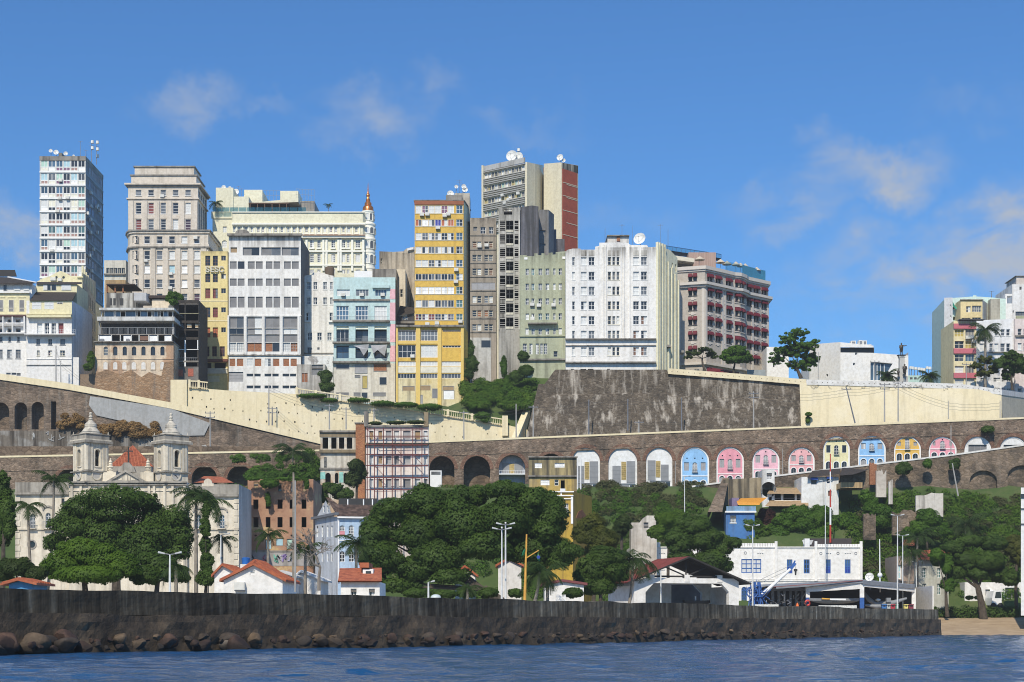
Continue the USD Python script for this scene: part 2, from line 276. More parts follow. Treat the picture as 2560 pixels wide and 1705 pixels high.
    def cooler(s,i,x,y,w=.85,label=None,m=None):
        a=s.S(i,x);z=s.Z(i,y,x);b=MB().fbox(s.fr[i],a-w/2,a+w/2,z-.32,z+.32,.02,.55);b.fbox(s.fr[i],a-w/2+.06,a+w/2-.06,z-.24,z+.24,.55,.57)
        p=s.part('air_conditioner',b,m or ACM);s.part('bracket',MB().fbox(s.fr[i],a-w/2,a+w/2,z-.38,z-.325,-.02,.5),METAL,p)
    def finish(s,depth=.3,flat_roof=True):
        groups={}
        for i,fr in enumerate(s.fr):
            pts=s.outl.get(i)or[(0,s.z1),(s.L[i],s.z1)]
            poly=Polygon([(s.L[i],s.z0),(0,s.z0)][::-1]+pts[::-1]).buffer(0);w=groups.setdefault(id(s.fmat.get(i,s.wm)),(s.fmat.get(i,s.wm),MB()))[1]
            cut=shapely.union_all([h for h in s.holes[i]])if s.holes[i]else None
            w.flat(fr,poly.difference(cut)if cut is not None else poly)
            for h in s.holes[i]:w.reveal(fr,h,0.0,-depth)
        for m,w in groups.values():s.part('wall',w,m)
        if flat_roof:s.part('roof',MB().prism(Polygon(s.foot).buffer(-.05),s.z1-s.par-.2,s.z1-s.par),s.roofm)
        return s
def foot(*pts):return[(PX(x,Y),Y)for x,Y in pts]
def rfoot(x0,x1,Y,depth):return[(PX(x0,Y),Y),(PX(x1,Y),Y),(PX(x1,Y),Y+depth),(PX(x0,Y),Y+depth)]
def dish(name,x,y,Y,r,label,group=None,look=(0.1,-1,.25),leg=1.2,m=None):
    c=P(x,y,Y);t=Thing(name,label,'satellite dish',c-(0,0,leg),group);d=np.array(look,float);d/=np.linalg.norm(d)
    a=np.cross(d,(0,0,1.0));a/=np.linalg.norm(a);b=np.cross(a,d)
    v,f=[c+d*0],[]
    for k,(rr,dd)in enumerate([(.4,.03),(.75,.12),(1,.26)]):
        for j in range(14):q=j*2*math.pi/14;v.append(c+d*(dd*r)+(a*math.cos(q)+b*math.sin(q))*r*rr)
    f=[(0,1+j,1+(j+1)%14)for j in range(14)]
    f2=[(1+k*14+j,1+(k+1)*14+j,1+(k+1)*14+(j+1)%14,1+k*14+(j+1)%14)for k in range(2)for j in range(14)]
    t.part('reflector',MB().add(v,f).add(v,f2),m or DISHM,smooth=True);h=MB()
    for q in(0.5,2.6,4.7):h.tube([c+d*.26*r+(a*math.cos(q)+b*math.sin(q))*r*.95,c+d*r*.95],.025,4)
    h.tube([c+d*r*.85,c+d*r*1.05],.07,6);t.part('feed_arm',h,METAL);t.part('stand',MB().tube([c-d*.08,c-d*.3-(0,0,.2),c-d*.3-(0,0,leg)],.06,6),METAL)
    return t
def mast(name,x,y0,y1,Y,label,r=.07,arms=0,drums=0,cat='antenna',group=None,lattice=False):
    b,tp=P(x,y0,Y),P(x,y1,Y);t=Thing(name,label,cat,b,group)
    if lattice:
        m=MB();w=.35
        for q in range(3):o=np.array([math.cos(q*2.1)*w,math.sin(q*2.1)*w,0]);m.tube([b+o,tp+o*.6],.04,4)
        n=int((tp-b)[2]/.6)
        for k in range(n):
            for q in range(3):
                o1=np.array([math.cos(q*2.1)*w,math.sin(q*2.1)*w,0]);o2=np.array([math.cos((q+1)*2.1)*w,math.sin((q+1)*2.1)*w,0]);m.tube([b+o1+(tp-b)*k/n,b+o2+(tp-b)*(k+1)/n],.025,3)
        t.part('pole',m,METAL)
    else:t.part('pole',MB().tube([b,tp],[r,r*.5],6),METAL)
    for k in range(arms):
        c=b+(tp-b)*(.95-.13*k);t.part('crossbar',MB().tube([c-(.55,0,0),c+(.55,0,0)],.03,4).tube([c-(0,.4,0),c+(0,.4,0)],.03,4),METAL)
    for k in range(drums):
        c=b+(tp-b)*(.97-.3*k)+(.3,-.3,0);t.part('drum_antenna',MB().lathe([(0,c[2]-.35),(.36,c[2]-.33),(.36,c[2]+.33),(0,c[2]+.35)],c,10),DISHM)
    return t

# ------------------------------------------------------------------ setting: water, ground, hillside, beach
def grid_mesh(xs,ys,zf):
    X,Y=np.meshgrid(xs,ys);Z=zf(X,Y);nx=len(xs)
    i,j=np.meshgrid(np.arange(len(ys)-1),np.arange(nx-1),indexing='ij');q=(i*nx+j).ravel()
    return np.c_[X.ravel(),Y.ravel(),Z.ravel()],np.c_[q,q+1,q+nx+1,q+nx]
def waves(X,Y):
    r=np.random.default_rng(3);z=np.zeros_like(X)
    for k in range(34):
        lam=0.7*1.09**k*.9;th=r.normal(2.2,.75);a=.0085*lam**.9/(1+lam/7)*r.uniform(.6,1.2)
        ph=(X*math.cos(th)+Y*math.sin(th))*2*np.pi/lam+r.uniform(0,6.3)+1.3*np.sin((X*math.sin(th)-Y*math.cos(th))*2*np.pi/(lam*4.1)+r.uniform(0,6.3))
        z+=a*(1-np.abs(np.sin(ph/2))**.8*2)
    g=.55+.9*meshkit.fbm(np.stack([X/14,Y/26,X*0],-1),3,5)
    near=np.clip((Y-30)/20,0,1)*np.clip((340-Y)/20,0,1)*np.clip((X+150)/40,0,1)*np.clip((260-X)/40,0,1)
    return z*g*near
ys=[-3000,-600,-100,15,32];y=38.0
while y<270:ys.append(y);y*=1.0048
xs=[-3000,-700,-260,-160]+list(np.arange(-110,160,.55))+[200,260,700,3000]
W_=mat('sea_water',{'g':('geometry',{}),'mp':('mapping',{'scale':(1.0,.8,1.0)}),'n1':('noise_texture',{'scale':4.4,'detail':6.0,'roughness':.6,'distortion':.6}),'n2':('noise_texture',{'scale':.5,'detail':3.0}),'b2':('bump',{'strength':.22,'distance':.5}),'b':('bump',{'strength':.75,'distance':.14}),
'p':('principled_bsdf',{'base_color':(.006,.064,.165),'roughness':.09,'ior':1.33,'specular_ior_level':.5})},
[('g.position','mp.vector'),('mp.vector','n1.vector'),('mp.vector','n2.vector'),('n2.fac','b2.height'),('n1.fac','b.height'),('b2.normal','b.normal'),('b.normal','p.normal')])
struct('sea',grid_mesh(np.array(xs),np.array(ys),waves),W_,smooth=True,label='choppy blue harbour water in front of the sea wall')

WA,WB=np.array([-49.1,45.0]),np.array([55.3,218.0]);WU=(WB-WA)/np.linalg.norm(WB-WA);WN=np.array([WU[1],-WU[0]])  # sea wall line, WN towards the water
WL=np.linalg.norm(WB-WA)
GROUNDM=plain('quay_paving',(.26,.24,.21),.9,var=.3,scale=.6)
q0=WA-WN*.6;q1=WB-WN*.6
struct('quay_ground',MB().prism(Polygon([(-900,q0[1]),tuple(q0),tuple(q1),(47,223),(44,252),(900,252),(900,420),(-900,420)]),1.0,2.5),GROUNDM)
SAND=mat('beach_sand',{'g':('geometry',{}),'n':('noise_texture',{'scale':.5,'detail':8.0,'roughness':.65}),'r':('rgb_ramp',{'ramp':[(.3,(.30,.21,.12)),(.7,(.46,.34,.21))]}),'b':('bump',{'strength':.5,'distance':.2}),'p':('principled_bsdf',{'roughness':.95})},[('g.position','n.vector'),('n.fac','r.fac'),('r.color','p.base_color'),('n.fac','b.height'),('b.normal','p.normal')])
def sandz(X,Y):return-1.1+np.clip((Y-213)/38,0,1.2)*3.5+.25*(meshkit.fbm(np.stack([X/6,Y/6,X*0],-1),3,9)-.5)
struct('beach',grid_mesh(np.linspace(45,420,120),np.linspace(211,253,40),sandz),SAND,smooth=True,label='strip of tan sand at the end of the sea wall')

EARTH=mat('hillside_soil',{'g':('geometry',{}),'n':('noise_texture',{'scale':.12,'detail':8.0,'roughness':.7}),'r':('rgb_ramp',{'ramp':[(.3,(.030,.060,.012)),(.5,(.055,.090,.020)),(.68,(.10,.11,.04)),(.82,(.16,.12,.07))]}),'p':('principled_bsdf',{'roughness':1.0})},[('g.position','n.vector'),('n.fac','r.fac'),('r.color','p.base_color')])
def hillz(X,Y):
    h=2.4+np.clip((Y-258)/33,0,1)*22.6+(meshkit.fbm(np.stack([X/9,Y/9,X*0],-1),4,2)-.5)*3.2*np.clip((Y-258)/8,0,1)
    return np.where(Y>311,25.0,h)
struct('hillside',grid_mesh(np.linspace(-420,460,300),np.linspace(254,326,40),hillz),EARTH,smooth=True)
struct('upper_plateau',MB().prism(Polygon([(-3000,336),(3000,336),(3000,4000),(-3000,4000)]),40.0,43.5),EARTH)
sheet('S');struct('terrace',MB().add([P(x,y,Y)for x,y,Y in((470,975,323),(740,988,322.6),(960,1019,322.6),(1120,1043,322.6),(1275,1068,322.6),(1345,1085,322.8))]+[P(x,y,338)for x,y in((470,985),(740,1000),(960,1022),(1120,1010),(1330,930),(1420,930))],[(i,i+1,i+7,i+6)for i in range(5)]),EARTH)
for sgn in(-1,1):  # cliff goes on outside the frame
    struct('cliff',MB().prism(Polygon([(sgn*175,324),(sgn*900,324),(sgn*900,330),(sgn*175,330)]),3,49.5),EARTH)

# sea wall with ledge, coping and weathered lower footing
SW_UP=mat('sea_wall_concrete',{'g':('geometry',{}),'mp':('mapping',{'scale':(1.5,1.5,.1)}),'n2':('noise_texture',{'scale':1.0,'detail':7.0,'roughness':.72}),'r2':('rgb_ramp',{'ramp':[(.36,(.050,.043,.033)),(.5,(.11,.096,.075)),(.6,(.20,.18,.145)),(.72,(.42,.39,.33))]}),
'n1':('noise_texture',{'scale':.12,'detail':5.0}),'r1':('rgb_ramp',{'ramp':[(.38,(.55,.53,.5)),(.62,(1.25,1.2,1.1))]}),'m':('mix',{'mix_type':'multiply','fac':1.0}),'sx':('separate_xyz',{}),'age':('map_range',{'from_min':-30.0,'from_max':45.0,'to_min':.5,'to_max':1.3,'clamp':True}),'am':('vector_math',{'math_type':'scale'}),'n3':('noise_texture',{'scale':2.2,'detail':6.0}),'b':('bump',{'strength':.5,'distance':.1}),'p':('principled_bsdf',{'roughness':.9,'specular_ior_level':.2})},
[('g.position','mp.vector'),('mp.vector','n2.vector'),('n2.fac','r2.fac'),('g.position','n1.vector'),('n1.fac','r1.fac'),('r2.color','m.color1'),('r1.color','m.color2'),('g.position','sx.vector'),('sx.x','age.value'),('m.color','am.vector1'),('age.result','am.scale'),('am.vector','p.base_color'),('g.position','n3.vector'),('n3.fac','b.height'),('b.normal','p.normal')])
SW_LO=mat('sea_wall_footing',{'g':('geometry',{}),'n2':('noise_texture',{'scale':.55,'detail':8.0,'roughness':.7}),'r2':('rgb_ramp',{'ramp':[(.35,(.030,.022,.014)),(.55,(.090,.064,.040)),(.75,(.18,.13,.08))]}),'b':('bump',{'strength':.9,'distance':.25}),'p':('principled_bsdf',{'roughness':.85})},
[('g.position','n2.vector'),('n2.fac','r2.fac'),('r2.color','p.base_color'),('n2.fac','b.height'),('b.normal','p.normal')])
def wall_strip(z0,z1,out0,out1,amp,seed,n=420,k=7,thick=.9):
    t=np.linspace(0,WL,n);zz=np.linspace(z0,z1,k);T,Z=np.meshgrid(t,zz);w=(Z-z0)/(z1-z0);o=out0+(out1-out0)*w+amp*(meshkit.fbm(np.stack([T/1.7,Z/.8,T*0],-1),4,seed)-.5)
    p=WA+T[...,None]*WU+o[...,None]*WN;Z=Z+np.where(w>.99,.12*(meshkit.fbm(np.stack([T/5,T*0,T*0],-1),3,seed+3)-.5)*2,0)
    v=np.dstack([p,Z]).reshape(-1,3);i,j=np.meshgrid(np.arange(k-1),np.arange(n-1),indexing='ij');q=(i*n+j).ravel();m=MB().add(v,np.c_[q,q+1,q+n+1,q+n])
    top=v[-n:];back=top.copy();back[:,:2]-=WN*thick;q=np.arange(n-1);m.add(np.vstack([top,back]),np.c_[q,q+1,n+q+1,n+q])
    return m
sea_wall=Thing('sea_wall','long dark concrete sea wall streaked with white above the rocks','sea wall',(*(WA+WB)/2,0))
sea_wall.part('upper_wall',wall_strip(1.85,3.2,.05,0.0,.12,11),SW_UP);sea_wall.part('footing',wall_strip(-.6,1.9,.5,.34,.4,21,thick=.5),SW_LO)
cp=[(WA+WU*t)for t in np.linspace(0,WL,2)]
endm=MB().prism(Polygon([tuple(WB+WN*.04),tuple(WB-WN*9),tuple(WB-WN*9-WU*.9),tuple(WB-WU*.9+WN*.0)]),-.5,3.24)
sea_wall.part('end_wall',endm,masonry('end_wall_stone',[(.10,.08,.06),(.16,.13,.10),(.07,.06,.05)],(1,1,1.6),1.4),label='stone return at the landward end of the sea wall')

# rocks at the foot of the wall: each one its own thing
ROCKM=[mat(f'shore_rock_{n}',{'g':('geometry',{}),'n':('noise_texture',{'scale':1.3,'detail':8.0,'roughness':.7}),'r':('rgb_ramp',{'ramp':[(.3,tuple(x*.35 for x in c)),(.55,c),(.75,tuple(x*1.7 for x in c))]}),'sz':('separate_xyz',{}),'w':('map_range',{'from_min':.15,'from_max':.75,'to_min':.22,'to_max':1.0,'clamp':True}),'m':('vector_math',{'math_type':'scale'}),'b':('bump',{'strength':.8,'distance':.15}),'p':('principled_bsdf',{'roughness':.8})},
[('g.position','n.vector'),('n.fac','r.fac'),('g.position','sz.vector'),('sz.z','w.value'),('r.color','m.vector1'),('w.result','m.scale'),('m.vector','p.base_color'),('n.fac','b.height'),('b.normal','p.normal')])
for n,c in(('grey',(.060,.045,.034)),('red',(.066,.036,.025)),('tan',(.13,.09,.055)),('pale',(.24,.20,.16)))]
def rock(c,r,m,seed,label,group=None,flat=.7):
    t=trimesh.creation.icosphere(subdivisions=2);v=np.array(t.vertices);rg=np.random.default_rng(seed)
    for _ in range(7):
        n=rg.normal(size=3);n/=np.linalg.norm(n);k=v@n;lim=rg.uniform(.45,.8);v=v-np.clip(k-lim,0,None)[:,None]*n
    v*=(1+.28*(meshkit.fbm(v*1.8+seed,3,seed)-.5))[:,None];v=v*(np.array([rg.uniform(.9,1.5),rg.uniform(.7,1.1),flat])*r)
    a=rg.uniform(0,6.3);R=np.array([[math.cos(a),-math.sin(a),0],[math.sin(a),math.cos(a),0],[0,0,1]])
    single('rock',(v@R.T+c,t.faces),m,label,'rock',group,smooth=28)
def wp(px,out):  # point on the wall foot seen at a bearing
    a=(px-MID)/F;t=(a*WA[1]-WA[0])/(WU[0]-a*WU[1]);return WA+WU*t+WN*out
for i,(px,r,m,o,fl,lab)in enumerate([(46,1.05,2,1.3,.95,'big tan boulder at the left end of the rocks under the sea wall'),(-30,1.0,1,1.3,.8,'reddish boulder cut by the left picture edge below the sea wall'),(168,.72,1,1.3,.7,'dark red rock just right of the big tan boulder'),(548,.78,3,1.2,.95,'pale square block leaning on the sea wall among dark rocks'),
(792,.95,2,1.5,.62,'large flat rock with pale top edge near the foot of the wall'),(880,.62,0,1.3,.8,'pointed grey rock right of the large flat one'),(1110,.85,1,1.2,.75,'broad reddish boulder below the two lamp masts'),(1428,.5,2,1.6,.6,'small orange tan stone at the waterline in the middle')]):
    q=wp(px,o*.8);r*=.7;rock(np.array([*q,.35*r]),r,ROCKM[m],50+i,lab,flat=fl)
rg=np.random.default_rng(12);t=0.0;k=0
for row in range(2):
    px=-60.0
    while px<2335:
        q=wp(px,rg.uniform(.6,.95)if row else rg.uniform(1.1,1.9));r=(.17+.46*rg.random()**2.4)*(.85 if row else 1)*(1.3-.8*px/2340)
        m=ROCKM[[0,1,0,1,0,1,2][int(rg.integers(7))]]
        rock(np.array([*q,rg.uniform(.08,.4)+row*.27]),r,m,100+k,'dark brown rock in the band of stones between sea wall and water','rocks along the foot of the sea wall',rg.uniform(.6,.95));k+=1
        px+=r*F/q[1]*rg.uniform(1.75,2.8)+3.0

# ------------------------------------------------------------------ arcade viaduct carrying the lower road
sheet('S');YA=300.0
STONE=masonry('arcade_stone',[(.20,.145,.105),(.28,.205,.15),(.15,.115,.088),(.36,.27,.20),(.23,.175,.13)],(1,1,2.0),2.1,((.30,.24,.19),.4),damt=.68)
STONE2=masonry('ramp_stone',[(.19,.145,.10),(.27,.205,.15),(.13,.105,.08)],(1,1,1.8),1.3,((.24,.20,.16),.4),damt=.75)
CREAM=wall('cream_wall_paint',(.76,.66,.44),(.78,.69,.49),.2,(.30,.25,.16),patch=(.5,.62),mott=.9);CREAMG=wall('aged_cream_wall_paint',(.60,.54,.42),(.64,.58,.44),.22,(.30,.26,.2))
WHITEW=wall('white_parapet_paint',(.74,.73,.70),(.66,.64,.60),.25,(.25,.23,.2))
def atop(px):return np.interp(px,[-900,0,800,1070,2560,3400],[1162,1144,1128,1107,1047,1020])
D1A=[(141,208,1172),(479,543,1165),(568,633,1164)]
D3A=[(1073,1136,1140),(1159,1225,1140),(1247,1313,1137),(1345,1411,1134),(1430,1500,1119),(1521,1593,1119),(1615,1681,1119),(1702,1773,1117),(1791,1860,1117),(1881,1949,1118),(1971,2037,1118),(2058,2125,1090),(2145,2215,1089),(2235,2303,1090),(2322,2392,1091),(2411,2479,1091),(2499,2568,1091),(2590,2660,1090)]
ZB=21.0
def arch_poly(x0,x1,y,inset=0.0,zb=None):
    a,b,z1=PX(x0,YA)+inset,PX(x1,YA)-inset,PZ(y,YA)-inset;r=(b-a)/2;t=np.linspace(0,np.pi,21)
    return Polygon([(a,zb or ZB),(b,zb or ZB)]+[((a+b)/2+r*math.cos(k),z1-r+r*math.sin(k))for k in t])
AF=(np.array([0.0,YA]),np.array([1.0,0]),np.array([0,-1.0]))
pts=[-900,0,400,800,1070,1400,1900,2560,3400]
out=Polygon([(PX(p,YA),ZB)for p in(pts[0],pts[-1])]+[(PX(p,YA),PZ(atop(p),YA))for p in pts[::-1]])
holes=[arch_poly(*a)for a in D1A+D3A]
arc=Thing('arcade_viaduct','long brown stone arcade carrying the lower road along the hill','viaduct',(20,YA,ZB))
m=MB().flat(AF,out.difference(shapely.union_all(holes)))
for h in holes:m.reveal(AF,h,0,-1.3)
arc.part('wall',m,STONE)
RINGM=masonry('arch_brick',[(.20,.11,.075),(.26,.155,.11),(.15,.09,.065)],(2.5,2.5,2.5),1.2,damt=.35)
for a in D1A+D3A:arc.part('arch_ring',MB().fprism(AF,arch_poly(a[0]-9,a[1]+9,a[2]-9).difference(arch_poly(*a).union(sbox(-500,0,500,PZ(a[2],YA)-4.7/2))),-.02,.07),RINGM)
capm,bandm,back=MB(),MB(),MB()
for p,q in zip(pts[:-1],pts[1:]):
    z0,z1=PZ(atop(p),YA),PZ(atop(q),YA);x0,x1=PX(p,YA),PX(q,YA)
    for mm,lo,hi,o,inn in((capm,-.02,.30,-.12,.45),(bandm,-2.45,-2.2,-.10,.1)):
        mm.add([(x0,YA+o,z0+lo),(x1,YA+o,z1+lo),(x1,YA+inn,z1+lo),(x0,YA+inn,z0+lo),(x0,YA+o,z0+hi),(x1,YA+o,z1+hi),(x1,YA+inn,z1+hi),(x0,YA+inn,z0+hi)],[(0,1,5,4),(3,2,6,7),(0,1,2,3),(4,5,6,7),(0,3,7,4),(1,2,6,5)])
arc.part('parapet_cap',capm,CREAM);arc.part('string_course',bandm,STONE)
deck=MB()
for p,q in zip(pts[:-1],pts[1:]):
    z0,z1=PZ(atop(p),YA)-.9,PZ(atop(q),YA)-.9;x0,x1=PX(p,YA),PX(q,YA)
    deck.add([(x0,YA+.3,z0),(x1,YA+.3,z1),(x1,YA+24,z1),(x0,YA+24,z0),(x0,YA+.3,z0-.5),(x1,YA+.3,z1-.5),(x1,YA+24,z1-.5),(x0,YA+24,z0-.5)],[(0,1,2,3),(4,5,6,7)])
struct('lower_road',deck,plain('asphalt',(.05,.05,.05),.9))
arc.part('vault_wall',MB().box(-500,500,YA+3.2,YA+3.5,ZB-2,33.4),masonry('vault_stone',[(.19,.14,.10),(.27,.20,.14),(.14,.10,.07)],(1,1,1.6),.9,damt=.45))
# row of small drain holes along the road edge
dh=MB()
for px in np.arange(1085,2560,31.0):
    dh.fbox(AF,PX(px,YA)-.09,PX(px,YA)+.09,PZ(atop(px),YA)-1.75,PZ(atop(px),YA)-1.57,-.05,.012)
arc.part('drain_hole',dh,BLACKM,kind='stuff')

LAT=plain('yellow_lattice',(.40,.30,.12),.7,var=.25,scale=3);SHUT=plain('grey_shutter',(.235,.24,.25),.6,var=.12,scale=.8)
WHITEA=wall('white_arch_paint',(.80,.80,.79),(.75,.75,.74),.12,(.35,.33,.3));RIMW=plain('arch_rim_white',(.80,.79,.77),.6,var=.05)
class Front(Building):  # flat infill of one arch
    def __init__(s,a,name,label,wm,group=None,d=.25,lo=ZB):
        Thing.__init__(s,name,label,'house front',((PX(a[0],YA)+PX(a[1],YA))/2,YA+d,lo),group);s.a,s.d,s.wm,s.lo=a,d,wm,lo
        s.fr=[(np.array([0.0,YA+d]),np.array([1.0,0]),np.array([0,-1.0]))];s.holes=[[]];s.L=[1];s.xc=(PX(a[0],YA)+PX(a[1],YA))/2;s.r=(PX(a[1],YA)-PX(a[0],YA))/2;s.zt=PZ(a[2],YA)
    def rr(s,x0,x1,y0,y1):return(s.xc+x0*s.r,s.xc+x1*s.r,max(s.zt-y1*s.r,s.lo+.05),s.zt-y0*s.r)
    def close(s,rim=None):
        q=arch_poly(*s.a,zb=s.lo);w=MB().flat(s.fr[0],q.difference(shapely.union_all(s.holes[0]))if s.holes[0]else q)
        for h in s.holes[0]:w.reveal(s.fr[0],h,0,-.3)
        s.part('wall',w,s.wm)
        if rim:s.part('rim',MB().fprism(s.fr[0],q.difference(arch_poly(*s.a,inset=.27,zb=s.lo-1)),-.02,.08),rim)
COL={'blue':(.30,.55,.86),'rose':(.82,.36,.43),'pink':(.86,.50,.58),'salmon':(.84,.46,.47),'cream':(.82,.76,.46),'ochre':(.74,.47,.12)}
def arch_house(a,col,label,oy=.6,w=(.9,1.5),line=2.0,low=2.2,sw=None,dark=False,lowdark=False,tag=''):
    s=Front(a,'arch_house',label,wall(f'{col}_house_paint{tag}',COL[col],tuple(c*.9 for c in COL[col]),.2,tuple(c*.5 for c in COL[col])))
    p1,p2=('dark','dark')if dark else('board2','board2')
    sw=sw or(*w,.17)
    for x in(-.59,.59):s.win(0,0,0,0,0,p1,'grey' if not dark else 'white',nx=2 if not dark else 1,nz=1,d=.16,rect=s.rr(x-sw[2],x+sw[2],sw[0],sw[1]),bar=.05)
    s.win(0,0,0,0,0,p2,'white',nx=2,nz=3,d=.16,arch=True,rect=s.rr(-.17,.17,w[0],w[1]+.1),bar=.05,name='balcony_door')
    b=MB();x0,x1,z0,z1=s.rr(-.19,.19,w[1]-.18,w[1]+.12)
    for k in range(7):b.fbox(s.fr[0],x0+(x1-x0)*k/6-.015,x0+(x1-x0)*k/6+.015,z0,z1,.3,.33)
    b.fbox(s.fr[0],x0,x1,z1-.04,z1,.28,.34);b.fbox(s.fr[0],x0-.03,x1+.03,z0-.07,z0,.003,.36);s.part('balcony',b,RAILM)
    for x in(-.59,0,.59):s.win(0,0,0,0,0,'dark' if lowdark or dark else['board2','grey','dark'],'grey',nx=2,nz=2,d=.16,arch=True,rect=s.rr(x-.19,x+.19,low,low+1.15),bar=.05)
    ar=MB()
    for x in(-.59,0,.59):
        c0,c1,zz0,zz1=s.rr(x-.19,x+.19,low,low+1.15);r=(c1-c0)/2;o=Point((c0+c1)/2,zz1-r).buffer(r+.13,24).union(sbox(c0-.13,zz0,c1+.13,zz1-r));ar.fprism(s.fr[0],o.difference(s.holes[0][-1]).difference(Point((c0+c1)/2,zz1-r).buffer(r,24).union(sbox(c0,zz0-1,c1,zz1-r))),.003,.06)
    s.part('surround',ar,RIMW)
    if oy:
        o=MB()
        for x in(-.55,0,.55):z=s.zt-oy*s.r;o.lathe([(.0,0),(.13,0),(.13,.05),(0,.05)],(0,0,0),12)
        m=MB()
        for x in(-.55,0,.55):
            q=Point(s.xc+x*s.r,s.zt-oy*s.r).buffer(.13);s.holes[0].append(q);m.flat(s.fr[0],q,-.12)
        s.part('oculus',m,PANE['dark'])
    if line:x0,x1,z0,z1=s.rr(-.95,.95,line-.03,line+.03);s.part('string_course',MB().fbox(s.fr[0],x0,x1,z0,z1,.003,.07),RIMW)
    s.close(RIMW);return s
arch_house(D3A[7],'blue','sky blue arched house front right of the white grey shuttered arches',.8,(1.08,1.67),2.04,2.35)
arch_house(D3A[8],'rose','deep rose arched house front beside the first blue one',.63,(.87,1.5),1.95,2.1)
arch_house(D3A[9],'pink','pale pink arched house front between the deep rose and salmon ones',.32,(.57,1.13),1.6,1.77,lowdark=True)
arch_house(D3A[10],'salmon','salmon pink arched house front left of the cream one with dark windows',.35,(.6,1.05),1.3,1.55,lowdark=True)
arch_house(D3A[11],'cream','pale cream arched house front with dark windows and no string course',.39,(.67,1.25),None,1.9,dark=True)
arch_house(D3A[12],'blue','light blue arched house front between the cream and ochre ones',.25,(.53,.95),1.43,1.65,tag='_light')
arch_house(D3A[13],'ochre','ochre yellow arched house front with white trim',None,(.13,.88),.98,1.28,sw=(.41,.71,.13),lowdark=True)
arch_house(D3A[14],'rose','pink arched house front at the right end next to white half arches',.22,(.3,.75),.88,1.13,sw=(.35,.65,.1),lowdark=True,tag='_right')
def shutter_arch(a,label,top=1.3,flip=1,tag=0):
    s=Front(a,'shop_front',label,WHITEA);m=SHUT
    for x0,x1,y0,nm,mt in((-.72,-.14,top+.28,'shutter',m),(-.10,.24,top-.0,'lattice',LAT),(.27,.86,top-.05,'shutter',m)):
        x0,x1=(x0,x1)if flip>0 else(-x1,-x0)
        c0,c1,z0,z1=s.rr(x0,x1,y0,top+1.45-(.2 if nm=='lattice' else 0));b=MB().fbox(s.fr[0],c0,c1,z0,z1,.003,.09 if nm=='shutter' else .05)
        n=9 if nm=='lattice' else 4
        for k in range(1,n):b.fbox(s.fr[0],c0+.04,c1-.04,z0+(z1-z0)*k/n-.03,z0+(z1-z0)*k/n+.03,.0,.12)
        b.fbox(s.fr[0],(c0+c1)/2-.03,(c0+c1)/2+.03,z0,z1,.0,.11);s.part(nm,b,mt)
    c0,c1,z0,z1=s.rr(-.72,.84,top+1.5,top+1.56);s.part('lintel',MB().fbox(s.fr[0],c0,c1,z0,z1,.003,.15),METAL)
    c0,c1,z0,z1=s.rr(-.7,.45,top+1.6,top+2.6);b=MB().fbox(s.fr[0],c0,c1,z0,z1,.003,.07)
    for k in range(1,12):b.fbox(s.fr[0],c0,c1,z0+(z1-z0)*k/12-.02,z0+(z1-z0)*k/12+.02,.0,.1)
    s.part('roller_door',b,SHUT);c0,c1,z0,z1=s.rr(.5,.82,top+1.62,top+2.6);s.part('door',MB().fbox(s.fr[0],c0,c1,z0,z1,.003,.07),PANE['dark'])
    s.close(None);return s
shutter_arch(D3A[4],'white arch half hidden by the mouldy yellow ruin, with yellow lattice',1.02);shutter_arch(D3A[5],'white arch with grey shutters in the middle of three alike',.98);shutter_arch(D3A[6],'white arch with grey shutters directly left of the first blue house front',1.0,-1)
for a,l in((D3A[15],'white half arch with wide dark opening right of the last pink front'),(D3A[16],'white half arch at the right picture edge above the ramp wall'),(D3A[17],'white half arch just outside the right picture edge')):
    s=Front(a,'shop_front',l,WHITEA);s.win(0,0,0,0,0,'board','grey',nx=3,nz=1,d=.3,rect=s.rr(-.68,.68,.6,1.6));s.close(RIMW)
s=Front(D3A[2],'shop_front','dark arch filled with a grey panelled front and a white balcony',wall('grey_arch_paint',(.36,.39,.44),None,.2),d=1.5)
s.part('shutter',MB().fbox(s.fr[0],*s.rr(-.75,-.22,.55,1.4),.003,.08).fbox(s.fr[0],*s.rr(.22,.8,.45,1.4),.003,.08),SHUT);s.part('lattice',MB().fbox(s.fr[0],*s.rr(-.2,.18,.62,1.4),.003,.06),LAT)
b=MB().fbox(s.fr[0],*s.rr(-.98,.98,1.42,1.5),0.003,1.7);b.fbox(s.fr[0],*s.rr(-.98,.98,1.18,1.2),1.62,1.66)
for k in range(12):b.fbox(s.fr[0],*s.rr(-.96+k*.174,-.945+k*.174,1.2,1.42),1.62,1.65)
s.part('balcony',b,WHITEP);s.close(None)
sheet('D3');k=Thing('kiosk','small white box cabin standing in the leftmost open arch','kiosk',P(260,525,299.5));k.part('body',MB().box(PX(222,300),PX(305,300),298.2,300.2,PZ(640,300),PZ(460,300)),WHITEP);k.part('window',MB().box(PX(230,300),PX(297,300),298.15,298.2,PZ(490,300),PZ(468,300)),PANE['grey'])
st=Thing('concrete_stair','grey concrete ramp stair below the half hidden white arch','stairs',P(1440,640,296));b=MB()
for k in range(10):b.box(PX(1370+k*14,296),PX(1384+k*14,296),295,297.5,20,PZ(598+max(0,k-3)*7,296))
st.part('steps',b,CONCP)

